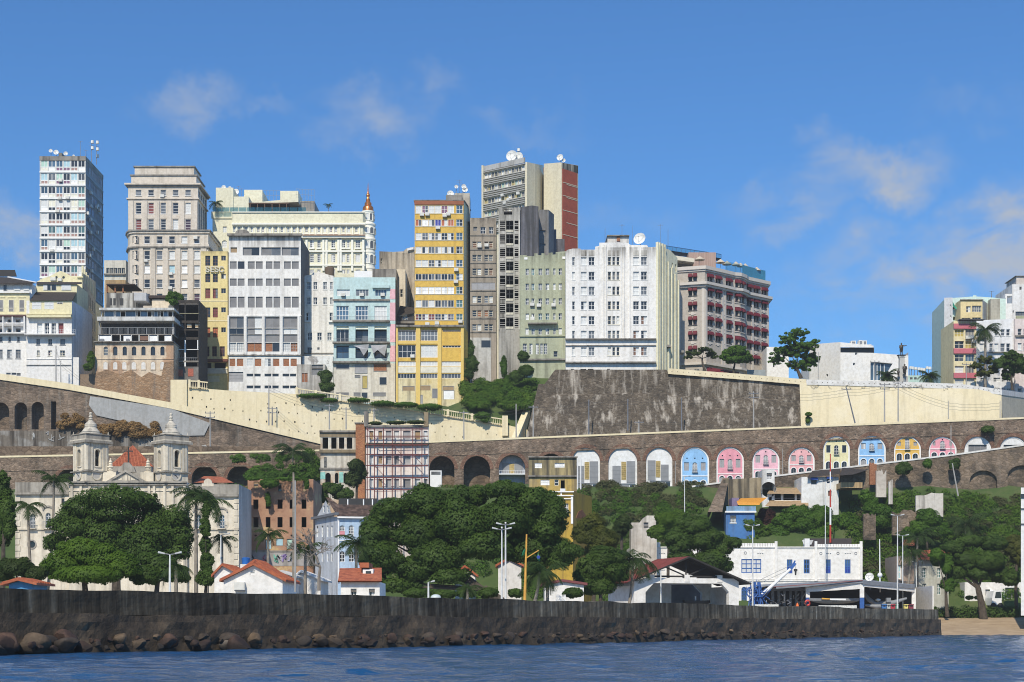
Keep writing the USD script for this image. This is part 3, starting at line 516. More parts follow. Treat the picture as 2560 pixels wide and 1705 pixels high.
# ------------------------------------------------------------------ upper retaining walls and ramps
def strip_wall(top,bot,Y0,Y1=None,nsub=1,amp=0.0,seed=1):  # face between two survey polylines sharing bearings; Y0 at top, Y1 at foot
    Y1=Y1 or Y0;m=MB();q=[(x,np.interp(x,*zip(*top)),np.interp(x,*zip(*bot)))for x in sorted({p[0]for p in top}|{p[0]for p in bot})]
    v,f=[],[]
    for x,a,b in q:v+=[P(x,a,Y0),P(x,b,Y1)]
    return m.add(v,[(2*i,2*i+1,2*i+3,2*i+2)for i in range(len(q)-1)])
def rail_band(pts,Y,h,thick,out=0.0):  # prism following survey points: top line given, height h metres
    m=MB();v=[]
    for x,y in pts:
        p=P(x,y,Y);v+=[p+(0,-out,0),p+(0,thick,0),p+(0,thick,-h),p+(0,-out,-h)]
    k=len(pts);f=[]
    for i in range(k-1):
        for j in range(4):f.append((4*i+j,4*i+(j+1)%4,4*i+4+(j+1)%4,4*i+4+j))
    f+=[(0,1,2,3),(4*k-4,4*k-3,4*k-2,4*k-1)]
    return m.add(v,f)
sheet('S')
GREYW=wall('old_grey_retaining_wall',(.19,.165,.135),(.30,.285,.26),.8,(.055,.045,.035),patch=(.5,.56),drip=(.46,.62))
# left ramp: brown wall with three tall arches, cream parapet falling to the right
top=[(-700,850),(0,938),(178,963),(370,1006),(426,1020),(640,1075),(810,1112),(830,1116)]
lw=Thing('ramp_wall','brown and grey retaining wall under the descending cream parapet on the left','retaining wall',P(300,1100,312))
fr=(np.array([0.0,312.0]),np.array([1.0,0]),np.array([0,-1.0]))
poly=Polygon([(PX(x,312),PZ(y,312))for x,y in top]+[(PX(830,312),28),(PX(-700,312),28)])
sheet('D1');hs=[]
for x0,x1,y0 in((-60,62,232),(98,182,232),(213,296,228)):
    a,b,z0,z1=PX(x0,312),PX(x1,312),PZ(415,312),PZ(y0,312);r=(b-a)/2;hs.append(Polygon([(a,z0),(b,z0)]+[((a+b)/2+r*math.cos(t),z1-r+r*math.sin(t))for t in np.linspace(0,np.pi,15)]))
hs.append(sbox(PX(345,312),PZ(415,312),PX(380,312),PZ(225,312)))
m=MB().flat(fr,poly.difference(shapely.union_all(hs)))
for h in hs:m.reveal(fr,h,0,-2.5)
m.box(PX(-80,312),PX(400,312),314.5,314.8,PZ(430,312),PZ(215,312));lw.part('wall',m,masonry('left_ramp_stone',[(.20,.15,.11),(.28,.21,.155),(.14,.11,.085)],(1,1,2),1.2,((.26,.24,.21),.5),damt=.8))
lw.part('lower_wall',MB().box(PX(-1500,311.7),PX(480,311.7),311.4,311.9,28,PZ(425,311.7)).box(PX(480,311.7),PX(1090,311.7),311.4,311.9,28,PZ(462,311.7)),GREYW,label='grey graffiti covered lower wall')
cp=Polygon([(PX(x,311.8),PZ(y,311.8))for x,y in[(610,190),(1150,272),(1420,372),(1380,455),(1180,460),(900,375),(650,320),(600,250)]])
lw.part('grey_patch',MB().fprism((np.array([0,311.9]),fr[1],fr[2]),cp,0,.12),wall('grey_cement_patch',(.36,.365,.36),(.42,.42,.41),.35,(.2,.19,.17)),label='smooth grey cement patch')
# graffiti strokes
gm=MB();rr=np.random.default_rng(4)
for x,y,w in((300,450,30),(340,470,26),(410,460,34),(230,455,14),(1370,530,30),(1450,545,26),(1000,520,18)):
    pts=[P(x+rr.uniform(-w,w),y+rr.uniform(-28,28)*(.5 if x>900 else 1),311.3 if x<1160 else 311.95)for _ in range(6)];gm.tube(np.array(pts),.05,4)
lw.part('graffiti',gm,plain('white_spray',(.55,.55,.53),.8))
sheet('S');lw.part('parapet',rail_band([(-700,820),(0,934),(165,958),(210,966),(426,1006),(640,1057),(790,1092),(830,1103)],311.9,1.15,.4,.18),CREAM)
# dry grass bank between grey patch and lower wall
struct('upper_road',MB().add([P(-700,856,312.2),P(0,946,312.2),P(426,1022,312.2),P(830,1116,312.2),P(-700,856,312.2)+(0,14,0),P(0,946,312.2)+(0,14,0),P(426,1022,312.2)+(0,10,0),P(830,1116,312.2)+(0,10,0)],[(0,1,5,4),(1,2,6,5),(2,3,7,6)]),plain('asphalt',(.05,.05,.05)))
# long cream wall below the left buildings, balustrade on top
cw=Thing('cream_wall','tall cream painted retaining wall with balustrade below the yellow building','retaining wall',P(900,1100,322))
tl=[(427,951),(470,957),(472,968),(567,976),(740,985),(960,1016),(1120,1040),(1262,1062),(1275,1064),(1350,1082)]
fr=(np.array([0.0,322.0]),np.array([1.0,0]),np.array([0,-1.0]));poly=Polygon([(PX(x,322),PZ(y,322))for x,y in tl]+[(PX(1350,322),30),(PX(427,322),30)])
hm=MB();hl=[]
rr=np.random.default_rng(5)
for px in np.arange(460,1265,23.0):
    ty=np.interp(px,*zip(*tl))
    for k,off in enumerate((26,48,72,95)):
        if rr.random()<.8:x,z=PX(px+rr.uniform(-3,3)+8*(k%2),322),PZ(ty+off+rr.uniform(-3,3),322);w=rr.uniform(.07,.13);q=sbox(x-w,z-w*1.5,x+w,z+w*1.5);hl.append(q)
m=MB().flat(fr,poly.difference(shapely.union_all(hl)))
for q in hl:m.reveal(fr,q,0,-.3);hm.flat(fr,q,-.28)
cw.part('wall',m,CREAM);cw.part('weep_hole',hm,BLACKM,kind='stuff')
def balustrade(t,pts,Y,h=1.0,m=None,n=0.42,w=.14):
    m=m or CREAM;pts=[P(x,y,Y)for x,y in pts]
    for a,b in zip(pts[:-1],pts[1:]):
        L=np.linalg.norm(b-a);u=(b-a)/L;k=max(2,int(L/n));mb=MB()
        for j in range(k):c=a+u*(j+.5)*L/k;mb.lathe([(w*.4,c[2]),(w*.6,c[2]+h*.25),(w*.3,c[2]+h*.6),(w*.45,c[2]+h*.85)],c,5)
        t.part('baluster_row',mb,m)
        mb=MB();hw=.13
        for lo,hi in((-.02,.1),(h*.82,h)):
            mb.add([(p[0],p[1]+s_,p[2]+z)for z in(lo,hi)for p,s_ in((a,-hw),(b,-hw),(b,hw),(a,hw))],[(0,1,5,4),(1,2,6,5),(2,3,7,6),(3,0,4,7),(4,5,6,7),(0,1,2,3)])
        t.part('handrail',mb,m);t.part('pier',MB().box(a[0]-.22,a[0]+.22,a[1]-.2,a[1]+.2,a[2]-.1,a[2]+h*1.12),m)
balustrade(cw,[(742,985),(790,992),(850,1001),(905,1009),(960,1016),(1010,1023),(1065,1032),(1120,1040),(1180,1050),(1258,1062)],321.6,1.15)
balustrade(cw,[(474,968),(497,969),(520,972)],321.6,1.3)
cw.part('pier',MB().box(PX(1262,321.6)-.5,PX(1262,321.6)+.6,321,322.4,PZ(1090,321.6),PZ(1040,321.6)),CREAM);cw.part('end_pier',MB().box(PX(427,321.8),PX(468,321.8),321.5,323,32,PZ(950,321.8)),CREAM)
sheet('D3');sr=Thing('cream_ramp','narrow cream stair ramp climbing between grassy slope and stone wall','stairs',P(880,120,320));a=[P(800,235,316),P(850,235,316),P(945,0,326),P(900,0,326)]
sr.part('flight',MB().add(a+[p-(0,0,3)for p in a],[(0,1,2,3),(0,1,5,4),(1,2,6,5),(3,0,4,7)]),CREAM);sr.part('side_wall',MB().tube([P(850,232,316)+(0,0,.4),P(945,-2,326)+(0,0,.4)],.35,4),CREAM)
# battered dark stone wall
sheet('S')
def dark_wall():
    xs=np.linspace(1306,2003,92);v=[];rows=[(0,316.0),(.34,317.8),(.68,319.6),(.70,320.2),(1.0,320.6)]
    for f_,Y in rows:
        for x in xs:
            lx=x+(1-f_)*0+(f_*40*np.clip((1420-x)/98,0,1));tp=np.interp(x,[1322,1365,1670,1672,2003],[960,924,924,934,957]);bt=1100-(x-1322)*.046+30
            p=P(lx,bt+(tp-bt)*f_,Y);p[1]+=.5*(meshkit.fbm(p[None]/3.0,3,6)[0]-.5);v.append(p)
    n=len(xs);f=[(i*n+j,i*n+j+1,(i+1)*n+j+1,(i+1)*n+j)for i in range(len(rows)-1)for j in range(n-1)]
    e=v[-1];return MB().add(v,f)
dw=Thing('stone_wall','high dark battered stone wall with pale streaks below the white building','retaining wall',P(1660,1080,316))
dw.part('wall',dark_wall(),masonry('dark_bastion_stone',[(.115,.092,.068),(.165,.135,.10),(.09,.073,.055),(.21,.175,.135)],(1,1,1.8),1.9,((.50,.45,.38),.8),damt=.6))
dw.part('parapet',rail_band([(1670,921),(1840,934),(2020,949)],320.2,1.05,.35,.15),CREAM)
rw=Thing('cream_wall','smooth pale cream retaining wall with white parapet on the right','retaining wall',P(2280,1060,316))
pts=[(1999,957,318),(2020,958,318),(2300,967,316),(2443,973,315),(2504,985,315)]
m=MB();v=[]
for x,y,Y in pts:v+=[P(x,y,Y),np.array([PX(x+(6 if x<2010 else 0),Y-1.2),Y-1.2,33.0])]
m.add(v,[(2*i,2*i+1,2*i+3,2*i+2)for i in range(len(pts)-1)]);rw.part('wall',m,CREAM)
e0,e1=P(2504,985,315),P(2640,1004,350);rw.part('side_wall',MB().add([e0,e1,(e1[0],e1[1],33),(e0[0],e0[1]-1.2,33)],[(0,1,2,3)]),CREAMG)
m=MB()
for(x0,y0,Y0),(x1,y1,Y1)in zip([(2016,949,318),(2300,956,316),(2402,960,315.5),(2504,974,315)],[(2300,956,316),(2402,960,315.5),(2504,974,315),(2640,994,350)]):
    a,b=P(x0,y0,Y0),P(x1,y1,Y1);m.add([p+d for d in((0,-.15,-1.0),(0,.3,-1.0),(0,.3,0),(0,-.15,0))for p in(a,b)],[(0,1,3,2),(2,3,5,4),(4,5,7,6),(6,7,1,0)])
rw.part('parapet',m,WHITEW)
m=MB();rr=np.random.default_rng(8)
for px in list(np.arange(2030,2500,13.0)):
    y=np.interp(px,[2016,2300,2402,2504],[949,956,960,974])+6;Y=np.interp(px,[2016,2300,2504],[318,316,315])-.17;c=P(px,y,Y);m.box(c[0]-.07,c[0]+.07,c[1],c[1]+.05,c[2]-.07,c[2]+.07)
for px in np.arange(1680,2010,14.0):
    c=P(px,np.interp(px,[1670,1840,2020],[921,934,949])+6.5,320.03);m.box(c[0]-.07,c[0]+.07,c[1],c[1]+.05,c[2]-.07,c[2]+.07)
rw.part('drain_hole',m,plain('drain_shadow',(.12,.10,.07)),kind='stuff')
m=MB()  # faded scrawls under the parapet
for px in(2030,2040,2075,2115,2160,2240,2258,2272,2290,2305,2365,2372,2490):
    y=968+rr.uniform(-3,3);Y=np.interp(px,[2016,2300,2504],[318,316,315])-.25;m.tube(np.array([P(px+rr.uniform(-9,9),y+rr.uniform(-6,6),Y)for _ in range(6)]),.035,3)
rw.part('graffiti',m,plain('grey_spray',(.45,.40,.30),.9))
# lower ramp wall on the right with blind arches
sheet('S');YR=291.0
rp=Thing('ramp_wall','brown stone ramp wall with white cap rising right below the coloured house fronts','retaining wall',P(2200,1200,YR));fr=(np.array([0.0,YR]),np.array([1.0,0]),np.array([0,-1.0]))
tl=[(1728,1216),(1787,1208),(1990,1183),(2380,1137),(2560,1112),(2800,1078)]
poly=Polygon([(PX(x,YR),PZ(y,YR))for x,y in tl]+[(PX(2800,YR),14),(PX(1728,YR),14)]);hs=[]
for x0,x1,y0 in((2424,2493,1176),(2519,2590,1163)):
    a,b,z1=PX(x0,YR),PX(x1,YR),PZ(y0,YR);r=(b-a)/2;hs.append(Polygon([(a,18),(b,18)]+[((a+b)/2+r*math.cos(t),z1-r*.8+r*.8*math.sin(t))for t in np.linspace(0,np.pi,15)]))
m=MB().flat(fr,poly.difference(shapely.union_all(hs)))
for h in hs:m.reveal(fr,h,0,-.7);m.flat(fr,h,-.7)
rp.part('wall',m,STONE2);rp.part('cap',rail_band([(x,y-1.5)for x,y in tl],YR,.28,.4,.12),WHITEW)

# ------------------------------------------------------------------ upper town
BASE=46.0
def cols(*xs):return[(a,b)for a,b in xs]
def pick(*names):return list(names)
# glass office tower, far left
sheet('A1');T=Building('office_tower','tall slender office tower with white grid of mixed glass panes at far left','office tower',rfoot(90,618,385,16.5),PZ(238,385),BASE,wall('tower_white_grid',(.72,.70,.64),None,.2))
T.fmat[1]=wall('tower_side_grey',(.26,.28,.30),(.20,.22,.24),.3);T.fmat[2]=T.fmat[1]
y0=275
for r in range(11):
    y=278+r*152.5
    for k,(a,b)in enumerate([(100,182),(188,270),(276,355),(361,440),(446,525),(531,611)]):
        T.win(0,a,y,b,y+122,pick('dark','blue','teal','grey','sky','dark','curtain','green')if r!=3 else pick('curtain','green','cream'),'white',nx=2,nz=1,d=.16,bar=.11,low=['pink','pink','cream','white','dark','pink','violet','cream'][int(RNG.integers(8))],lowf=.34,xr=100)
    T.box(0,88,y+130,620,y+145,.18,WHITEP,'floor_band',xr=100)
for r in range(11):
    z=T.Z(0,300+r*152.5,100);L=T.L[1]
    for k in range(6):T.win(1,0,0,0,0,pick('dark','blue','grey','board'),'grey',nx=3,nz=1,d=.1,rect=(.5+k*2.65,2.95+k*2.65,z-1.75,z))
    T.part('floor_band',MB().fbox(T.fr[1],0,L,z-2.75,z-2.45,-.02,.1),METAL)
for x,y in((330,515),(325,720),(415,715),(298,868),(235,1322)):T.cooler(0,x,y)
for s_,y in((3.5,610),(3.5,765),(3.3,925),(5.2,950),(3.3,1075),(9.8,680),(8.7,712),(11.5,712),(9.6,1000),(1.0,880),(2.6,1350),(4.3,1510),(6.0,1240)):
    z=T.Z(0,y,100);b=MB().fbox(T.fr[1],s_-.45,s_+.45,z-.35,z+.35,.11,.6);T.part('air_conditioner',b,ACM)
T.finish(.16);T.ring(T.z1-.9,T.z1+.1,.06,CONC,'parapet')
T.part('stair_head',MB().box(PX(320,390),PX(358,390),389,394,T.z1-.3,PZ(208,390)),CONC)
for x,y,r,l in((217,172,.45,'small dish stack at the left corner of the glass tower roof'),(278,190,.6,'dish left of centre on the glass tower roof'),(389,204,.5,'round dish in the middle of the glass tower roof edge'),(480,230,.3,'low small dish right of centre on the glass tower roof')):dish('satellite_dish',x,y,387,r,l,leg=PZ(y,387)-T.z1+.6)
mast('roof_antenna',560,245,58,388,'thin tall antenna on the glass tower roof',arms=1);mast('roof_antenna',622,240,160,388,'short antenna near the right front corner of the glass tower',arms=1)
mast('roof_antenna',686,300,65,392,'left of the two linked masts on the glass tower roof',.09,2,2);mast('roof_antenna',745,330,70,395,'right of the two linked masts with white drums on the glass tower',.09,2,3)

# beige stepped tower
sheet('A2');BG=wall('beige_stone_facing',(.66,.59,.50),(.62,.55,.46),.28,(.20,.17,.13));T=Building('office_tower','beige stepped office tower with dark cornices and set back top','office tower',rfoot(88,848,372,11),PZ(270,372),BASE,BG);ux=[(172,232),(308,368),(443,500),(576,635),(711,771)]
T.grid(0,ux,[(325,388)],pick('dark','dark','grey'),nz=2,sill=.15);T.grid(0,ux,[(465,585),(645,757)],pick('dark','plum','dark','grey','curtain','red'),nz=4,sill=.12)
T.boxes(0,[(a,445,b,760)for a,b in((92,150),(244,296),(380,432),(512,565),(646,700),(782,842))],.3,BG)
T.ringy(258,275,.7,BG);T.ringy(275,290,.4,CONC,'cornice_moulding');T.ringy(415,428,.3,BG,'string_course');T.boxes(0,[(a-12,590,b+12,640)for a,b in ux],.08,BG,'spandrel')
for k in range(4):T.win(1,0,0,0,0,'dark','grey',rect=(1+k*2.5,2.4+k*2.5,T.Z(0,760,90),T.Z(0,460,90)),nz=6);T.win(1,0,0,0,0,'dark','grey',rect=(1+k*2.5,2.4+k*2.5,T.Z(0,388,90),T.Z(0,325,90)))
T.cooler(0,462,395);T.finish(.35)
def tier(T,x0,x1,y0,y1,Y,dep,name='upper_tier'):
    T.part(name,MB().box(PX(x0,Y),PX(x1,Y),Y,Y+dep,PZ(y1,Y),PZ(y0,Y)),T.wm);T.part('cornice',MB().prism(Polygon(rfoot(x0,x1,Y,dep)).buffer(.25,join_style=2),PZ(y0+14,Y),PZ(y0,Y)),CONC)
tier(T,122,830,160,275,373,9.5);tier(T,160,806,66,165,374.2,7.5)
sheet('A2');T2=Building('office_block','beige lower block with rounded left corner in front of the stepped tower','office block',[*foot((86,371),(92,369),(110,367.6),(150,367)),*foot((960,367)),(PX(960,367),386),(PX(80,371),386)],PZ(766,367),BASE,BG)
lx=[(135,187),(265,325),(400,462),(535,597),(670,733),(807,868)]
i0=3
T2.grid(2,[lx[0]],[(830,905),(988,1080),(1145,1232),(1300,1388),(1455,1520)],'dark',xr=150);
T2.grid(i0,lx[1:],[(830,905)],pick('dark','grey','curtain'),nz=2,sill=.12,xr=150);T2.grid(i0,lx[1:],[(988,1080),(1145,1232),(1300,1388),(1455,1530)],pick('dark','grey','curtain','plum','sky','teal','white'),nz=2,sill=.15,xr=150)
T2.boxes(i0,[(a,955,b,1540)for a,b in((205,252),(335,388),(472,524),(607,658),(742,796),(880,942))],.25,BG)
z=T2.Z(i0,800,150);T2.ring(z,z+.45,.3,BG,'cornice_moulding');T2.ring(z+.45,z+.75,.55,CONC,'cornice');z=T2.Z(i0,958,150);T2.ring(z,z+.3,.4,CONC,'cornice');T2.ring(z+.3,z+.8,.2,BG,'string_course')
for x,y in((285,1098),(555,1240),(825,850),(550,1395)):T2.cooler(i0,x,y)
T2.finish(.35)
# low pale slab between
sheet('C1');T=Building('office_block','low pale block with strip windows between the two left towers','office block',rfoot(600,726,380,14),PZ(716,380),BASE,wall('pale_slab_paint',(.62,.60,.53),None,.4))
for a in range(5):T.win(0,612+a*22,760,632+a*22,792,'dark','cream',nx=2,nz=1)
T.boxes(0,[(600,795,726,801)],.5,CONC,'ledge');T.finish();

# cream palace hotel with copper spire
sheet('C2');CP=wall('palace_cream',(.75,.72,.55),(.72,.69,.53),.14,(.35,.32,.22));TR=plain('palace_white_trim',(.80,.79,.70),.7,var=.04)
T=Building('hotel_palace','large cream hotel with white trim and copper spire on its corner turret','hotel',[*foot((118,380),(232,380)),*foot((232,378.6),(985,378.6),(1000,379.5)),(PX(1000,379.5),398),(PX(118,380),398)],PZ(300,378.6),BASE,CP)
T.grid(0,[(178,200)],[(383,418)],'curtain',nx=2,nz=3);T.win(0,172,462,202,506,'curtain','white',3,3,arch=True,xr=178)
ux=[(237,250),(264,280),(301,320),(338,352),(375,390),(402,416),(440,456),(474,490),(510,526),(548,562),(582,598),(617,632),(652,668),(686,700),(724,738),(758,774),(792,808),(822,836),(866,880),(896,912),(940,955)]
T.grid(2,ux,[(382,417)],pick('curtain','grey','dark','plum'),nx=2,nz=3,xr=240,d=.22,bar=.09);mx=[(680,703),(722,742),(803,825),(866,884),(893,908),(943,970)]
T.grid(2,mx,[(460,505),(543,590),(632,655)],pick('curtain','grey','dark'),nx=2,nz=4,xr=240,d=.22,bar=.09)
T.boxes(2,[(a-5,424,b+5,428)for a,b in ux],.2,TR,'window_sill');T.boxes(2,[(a-4,508,b+4,516)for a,b in mx],.5,TR,'balcony');T.boxes(2,[(a,458,a+12,640)for a in(655,752,770,838,852,918,982)],.35,TR);T.boxes(2,[(a,380,a+5,430)for a in(256,290,326,362,396,424,462,498,536,572,606,640,676,712,746,782,814,852,888,924,964)],.18,TR)
for lo,hi,o,nm,m in((376,367,.7,'cornice',TR),(367,362,.45,'cornice_moulding',CP),(452,441,.8,'cornice',TR),(441,436,1.1,'eave',plain('eave_tile',(.45,.30,.22))),(532,522,.4,'string_course',TR),(612,604,.4,'string_course',TR),(304,299,.3,'coping',TR)):T.box(2,232 if nm!='eave' else 640,hi,1000,lo,o,m,nm,xr=240)
b=MB()
for k in range(84):a=T.S(2,236+k*9);z=T.Z(2,380,240);b.fbox(T.fr[2],a,a+.35,z,z+.45,-.01,.35)
T.part('dentil_row',b,TR);T.box(0,112,298,232,338,.25,CP,'attic');T.finish(.22)
c=np.array([*P(1015,0,381)[:2],0]);zt=lambda y:PZ(y,379)
r0=M(41,379)
T.part('corner_turret',MB().lathe([(r0,BASE),(r0,zt(625)),(r0*1.06,zt(622)),(r0*1.06,zt(612)),(r0,zt(608)),(r0,zt(530)),(r0*1.06,zt(528)),(r0*1.06,zt(520)),(r0,zt(516)),(r0,zt(458)),(r0*1.13,zt(455)),(r0*1.13,zt(447)),(r0,zt(441)),(r0,zt(372)),(r0*1.1,zt(367)),(r0*1.1,zt(360)),(r0*.96,zt(355)),(r0*.8,zt(352)),(r0*.8,zt(296)),(r0*.92,zt(292)),(r0*.92,zt(285)),(0,zt(284))],c,24),TR,smooth=35)
for y0,y1,w in((302,340,.42),(384,418,.45),(462,505,.45),(543,590,.45)):
    for a in(-2.2,-1.57,-.95,-.3):
        rr_=(r0*.8 if y0<350 else r0)+.02;d=np.array([math.cos(a),math.sin(a)]);fr_=(c[:2]+d*rr_,np.array([-d[1],d[0]]),d);z0,z1=zt(y1),zt(y0);q=sbox(-w,z0,w,z1-w).union(Point(0,z1-w).buffer(w))
        p=T.part('window',MB().fprism(fr_,q.buffer(.14).difference(q),-.1,.1),TR);T.part('pane',MB().fprism(fr_,q,-.1,.02),PANE['grey' if a>-1 else 'curtain'],p)
COPPER=mat('polished_copper',{'g':('geometry',{}),'n':('noise_texture',{'scale':3.0,'detail':4.0}),'r':('rgb_ramp',{'ramp':[(.3,(.42,.13,.04)),(.7,(.75,.30,.10))]}),'p':('principled_bsdf',{'roughness':.32,'metallic':.75})},[('g.position','n.vector'),('n.fac','r.fac'),('r.color','p.base_color')])
rk=M(31,379);T.part('copper_spire',MB().lathe([(rk*f_,zt(y))for f_,y in((1.05,286),(1.05,281),(1,272),(.97,262),(.82,255),(.62,250),(.66,245),(.62,240),(.66,236),(.46,231),(.36,224),(.42,218),(.28,210),(.24,200),(.34,196),(.36,191),(.30,184),(.18,180),(.14,172),(.09,160),(.12,156),(.07,150),(.05,132),(.01,116))],c,20),COPPER,smooth=40)
T.part('roof_block',MB().box(PX(140,381),PX(240,381),380.5,390,PZ(300,381),PZ(163,381)),CP);T.part('roof_block',MB().box(PX(240,381),PX(328,381),380.8,392,PZ(300,381),PZ(212,381)),CP);T.part('roof_block',MB().box(PX(300,386),PX(405,386),386,396,PZ(300,386),PZ(172,386)),CP)
q=[P(405,248,382.5),P(613,242,382.5),P(613,220,382.5),P(405,240,382.5)];T.part('sloping_canopy',MB().add(q+[p+(0,9,0)for p in q],[(0,1,2,3),(4,5,6,7),(3,2,6,7),(0,1,5,4),(1,2,6,5)]),CP)
T.part('pergola_roof',MB().box(PX(328,381),PX(560,381),380.5,388,PZ(254,381),PZ(249,381)),FRAME['brown'])
for k in range(6):T.part('pergola_post',MB().box(PX(334+42*k,380.8),PX(338+42*k,380.8),380.6,380.9,PZ(300,381),PZ(253,381)),FRAME['brown'])
T.part('terrace_wall',MB().box(PX(328,388),PX(615,388),388,389,PZ(300,388),PZ(240,388)),plain('dark_terrace',(.10,.07,.05)))
T.part('roof_tower',MB().box(PX(508,390),PX(612,390),390,397,PZ(300,390),PZ(178,390)),CP);T.part('roof_tower',MB().box(PX(612,386),PX(706,386),386,397,PZ(300,386),PZ(236,386)),wall('roof_grey',(.33,.31,.28)))
GLB=mat('balustrade_glass',{'t':('transparent_bsdf',{'color':(.75,.9,.92)}),'g':('principled_bsdf',{'base_color':(.03,.12,.16),'roughness':.05}),'m':('mix_closure',{'fac':.35})},[('t.BSDF','m.closure1'),('g.BSDF','m.closure2')],surface='m.closure')
for k in range(11):T.part('glass_panel',MB().box(PX(122+k*49,379),PX(168+k*49,379),378.8,378.85,PZ(299,379),PZ(274,379)),GLB)
def fence(T,pts,h,n=.9,m=None,name='railing',r=.035):
    b=MB()
    for a,c_ in zip(pts[:-1],pts[1:]):
        a,c_=np.array(a),np.array(c_);k=max(1,int(np.linalg.norm(c_-a)/n))
        for j in range(k+1):q=a+(c_-a)*j/k;b.tube([q,q+(0,0,h)],r,4,False)
        for z in(h,h*.5):b.tube([a+(0,0,z),c_+(0,0,z)],r,4,False)
    T.part(name,b,m or RAILM)
fence(T,[P(408,232,384),P(508,232,384)],2.2,.7);fence(T,[P(600,232,384.5),P(704,236,384.5)],2.6,.6)
for x,y,r,l in((183,158,.5,'white dome dish on the roof block of the cream hotel'),(218,162,.4,'second small dish on the cream hotel roof block'),(253,184,.7,'larger dish beside the antennas on the cream hotel')):dish('satellite_dish',x,y,384,r,l,leg=1.0)
mast('roof_antenna',268,205,150,385,'thin antenna on the cream hotel roof',.05,1);mast('roof_antenna',284,205,165,385,'shorter antenna on the cream hotel roof',.05,1)

# yellow building with lettering
sheet('C1');T=Building('office_building','narrow pale yellow building with raised letters near its top','office building',rfoot(1158,1312,350,12),PZ(664,350),BASE,wall('pale_yellow_paint',(.74,.62,.30),(.70,.58,.28),.2,(.25,.2,.1),top=[(PZ(664,350),1.2)]))
for y0,y1 in((690,748),(795,843),(878,936),(988,1046),(1103,1161)):
    for a,b in((1183,1212),(1227,1256)):T.win(0,a,y0,b,y1,pick('plum','dark','red')if y0!=1103 else 'rust','brown',nx=2,nz=3)
    T.win(0,1275,y0,1302,y0+28,'dark','grey',2,1)
for a,b in((1180,1207),(1222,1250),(1268,1296)):T.win(0,a,1212,b,1271,'plum','brown',2,3)
for a,b in((1150,1218),(1228,1302)):T.hole(0,a+8,1308,b,1340)
T.part('terrace_back',MB().box(PX(1158,352),PX(1310,352),352.5,352.8,PZ(1345,352),PZ(1300,352)),BLACKM);b=MB();a0,a1,z0,z1=T.rect(0,1150,1290,1316,1304);b.fbox(T.fr[0],a0,a1,z0,z1,-.3,1.0);T.part('canopy',b,plain('brown_canopy',(.16,.06,.04),.8))
T.box(0,1158,1340,1312,1345,.25,FRAME['cream'],'ledge');b=MB()
for k in range(30):a=T.S(0,1160+5*k);b.fbox(T.fr[0],a,a+.2,T.Z(0,1364,1158),T.Z(0,1345,1158),.02,.16)
T.part('baluster_row',b,FRAME['cream']);T.box(0,1158,1364,1312,1370,.25,FRAME['cream'],'ledge')
b=MB()
for k in range(7):a0,a1,z0,z1=T.rect(0,1190,1386+k*5,1266,1388+k*5.0);b.fbox(T.fr[0],a0,a1,z0,z1,-.01,.05)
T.part('vent_grille',b,FRAME['cream']);T.box(0,1158,950,1312,953,.06,FRAME['cream'],'string_course');T.box(0,1158,1064,1312,1067,.06,FRAME['cream'],'string_course')
h=M(33,350)*.95
for ch,x in(('S',1183),('E',1212),('S',1236),('C',1262)):
    t=meshkit.text_mesh(ch,h,.18,True);v=np.array(t.vertices);b=MB().add(np.c_[PX(x,350)+v[:,0],349.7-v[:,2]+.1,PZ(785,350)+v[:,1]],t.faces);T.part('letter',b,plain('letter_stone',(.55,.53,.46),.7))
T.finish()

# white block with grey boarded strips
sheet('C2');WG=wall('stained_white_paint',(.82,.795,.75),(.74,.74,.73),.22,(.12,.115,.11),top=[(PZ(440,345),4.6),(PZ(1120,345),.8)]);T=Building('office_building','big white block with bands of grey boarded windows and black stained top','office building',rfoot(212,628,345,15),PZ(440,345),BASE,WG)
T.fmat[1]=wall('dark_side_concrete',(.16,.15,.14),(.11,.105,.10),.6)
T.win(0,222,503,260,534,'tan','grey',1,1)
for a,b in((293,388),(399,512),(518,616)):T.win(0,a,503,b,550,'board','grey',2,1,d=.35)
gx8=[(218,258),(264,303),(322,362),(368,408),(426,464),(470,508),(530,570),(576,616)]
for y0,y1 in((584,628),(683,726),(788,851)):
    for a,b in gx8:T.win(0,a,y0,b,y1,'board' if RNG.random()<.92 else 'dark','grey',1,1,d=.22,bar=.05)
for k,(a,b)in enumerate(((216,299),(318,403),(422,505),(526,608))):
    rects=[(905,968,'board'),(970,1003,['dark','board','board2','curtain'][k]),(1004,1050,'board2' if k==1 else 'board')]
    for y0,y1,pn in rects:T.win(0,a,y0,b,y1,pn,'grey',2 if y0!=1004 else 1,1,d=.3,bar=.05)
    if k in(0,3):T.win(0,a,1053,(a+b)/2-2,1105,'curtain','grey',3,3,d=.3);T.win(0,(a+b)/2+2,1053,b,1105,'curtain' if k==0 else 'brick','grey',3,3,d=.3)
    else:T.win(0,a,1053,b,1105,'brick','grey',2,1,d=.25)
T.boxes(0,[(a,900,b,1126)for a,b in((300,316),(404,420),(506,524),(609,622),(206,215))],.3,WG)
for k,(a,b)in enumerate(((215,250),(258,296),(318,352),(361,400),(420,455),(466,504),(525,560),(568,605))):T.win(0,a,1145,b,1189,'curtain' if k in(2,4)else 'brick','white',2 if k in(2,4)else 1,3 if k in(2,4)else 1,d=.15,bar=.04)
T.win(0,212,1222,295,1279,'board2','grey',1,3,d=.2)
for y0,y1 in((1232,1248),(1300,1317)):
    for a,b in((315,352),(359,396),(418,456),(463,500),(522,560),(565,600)):T.win(0,a,y0,b,y1,'dark','grey',1,1,d=.35)
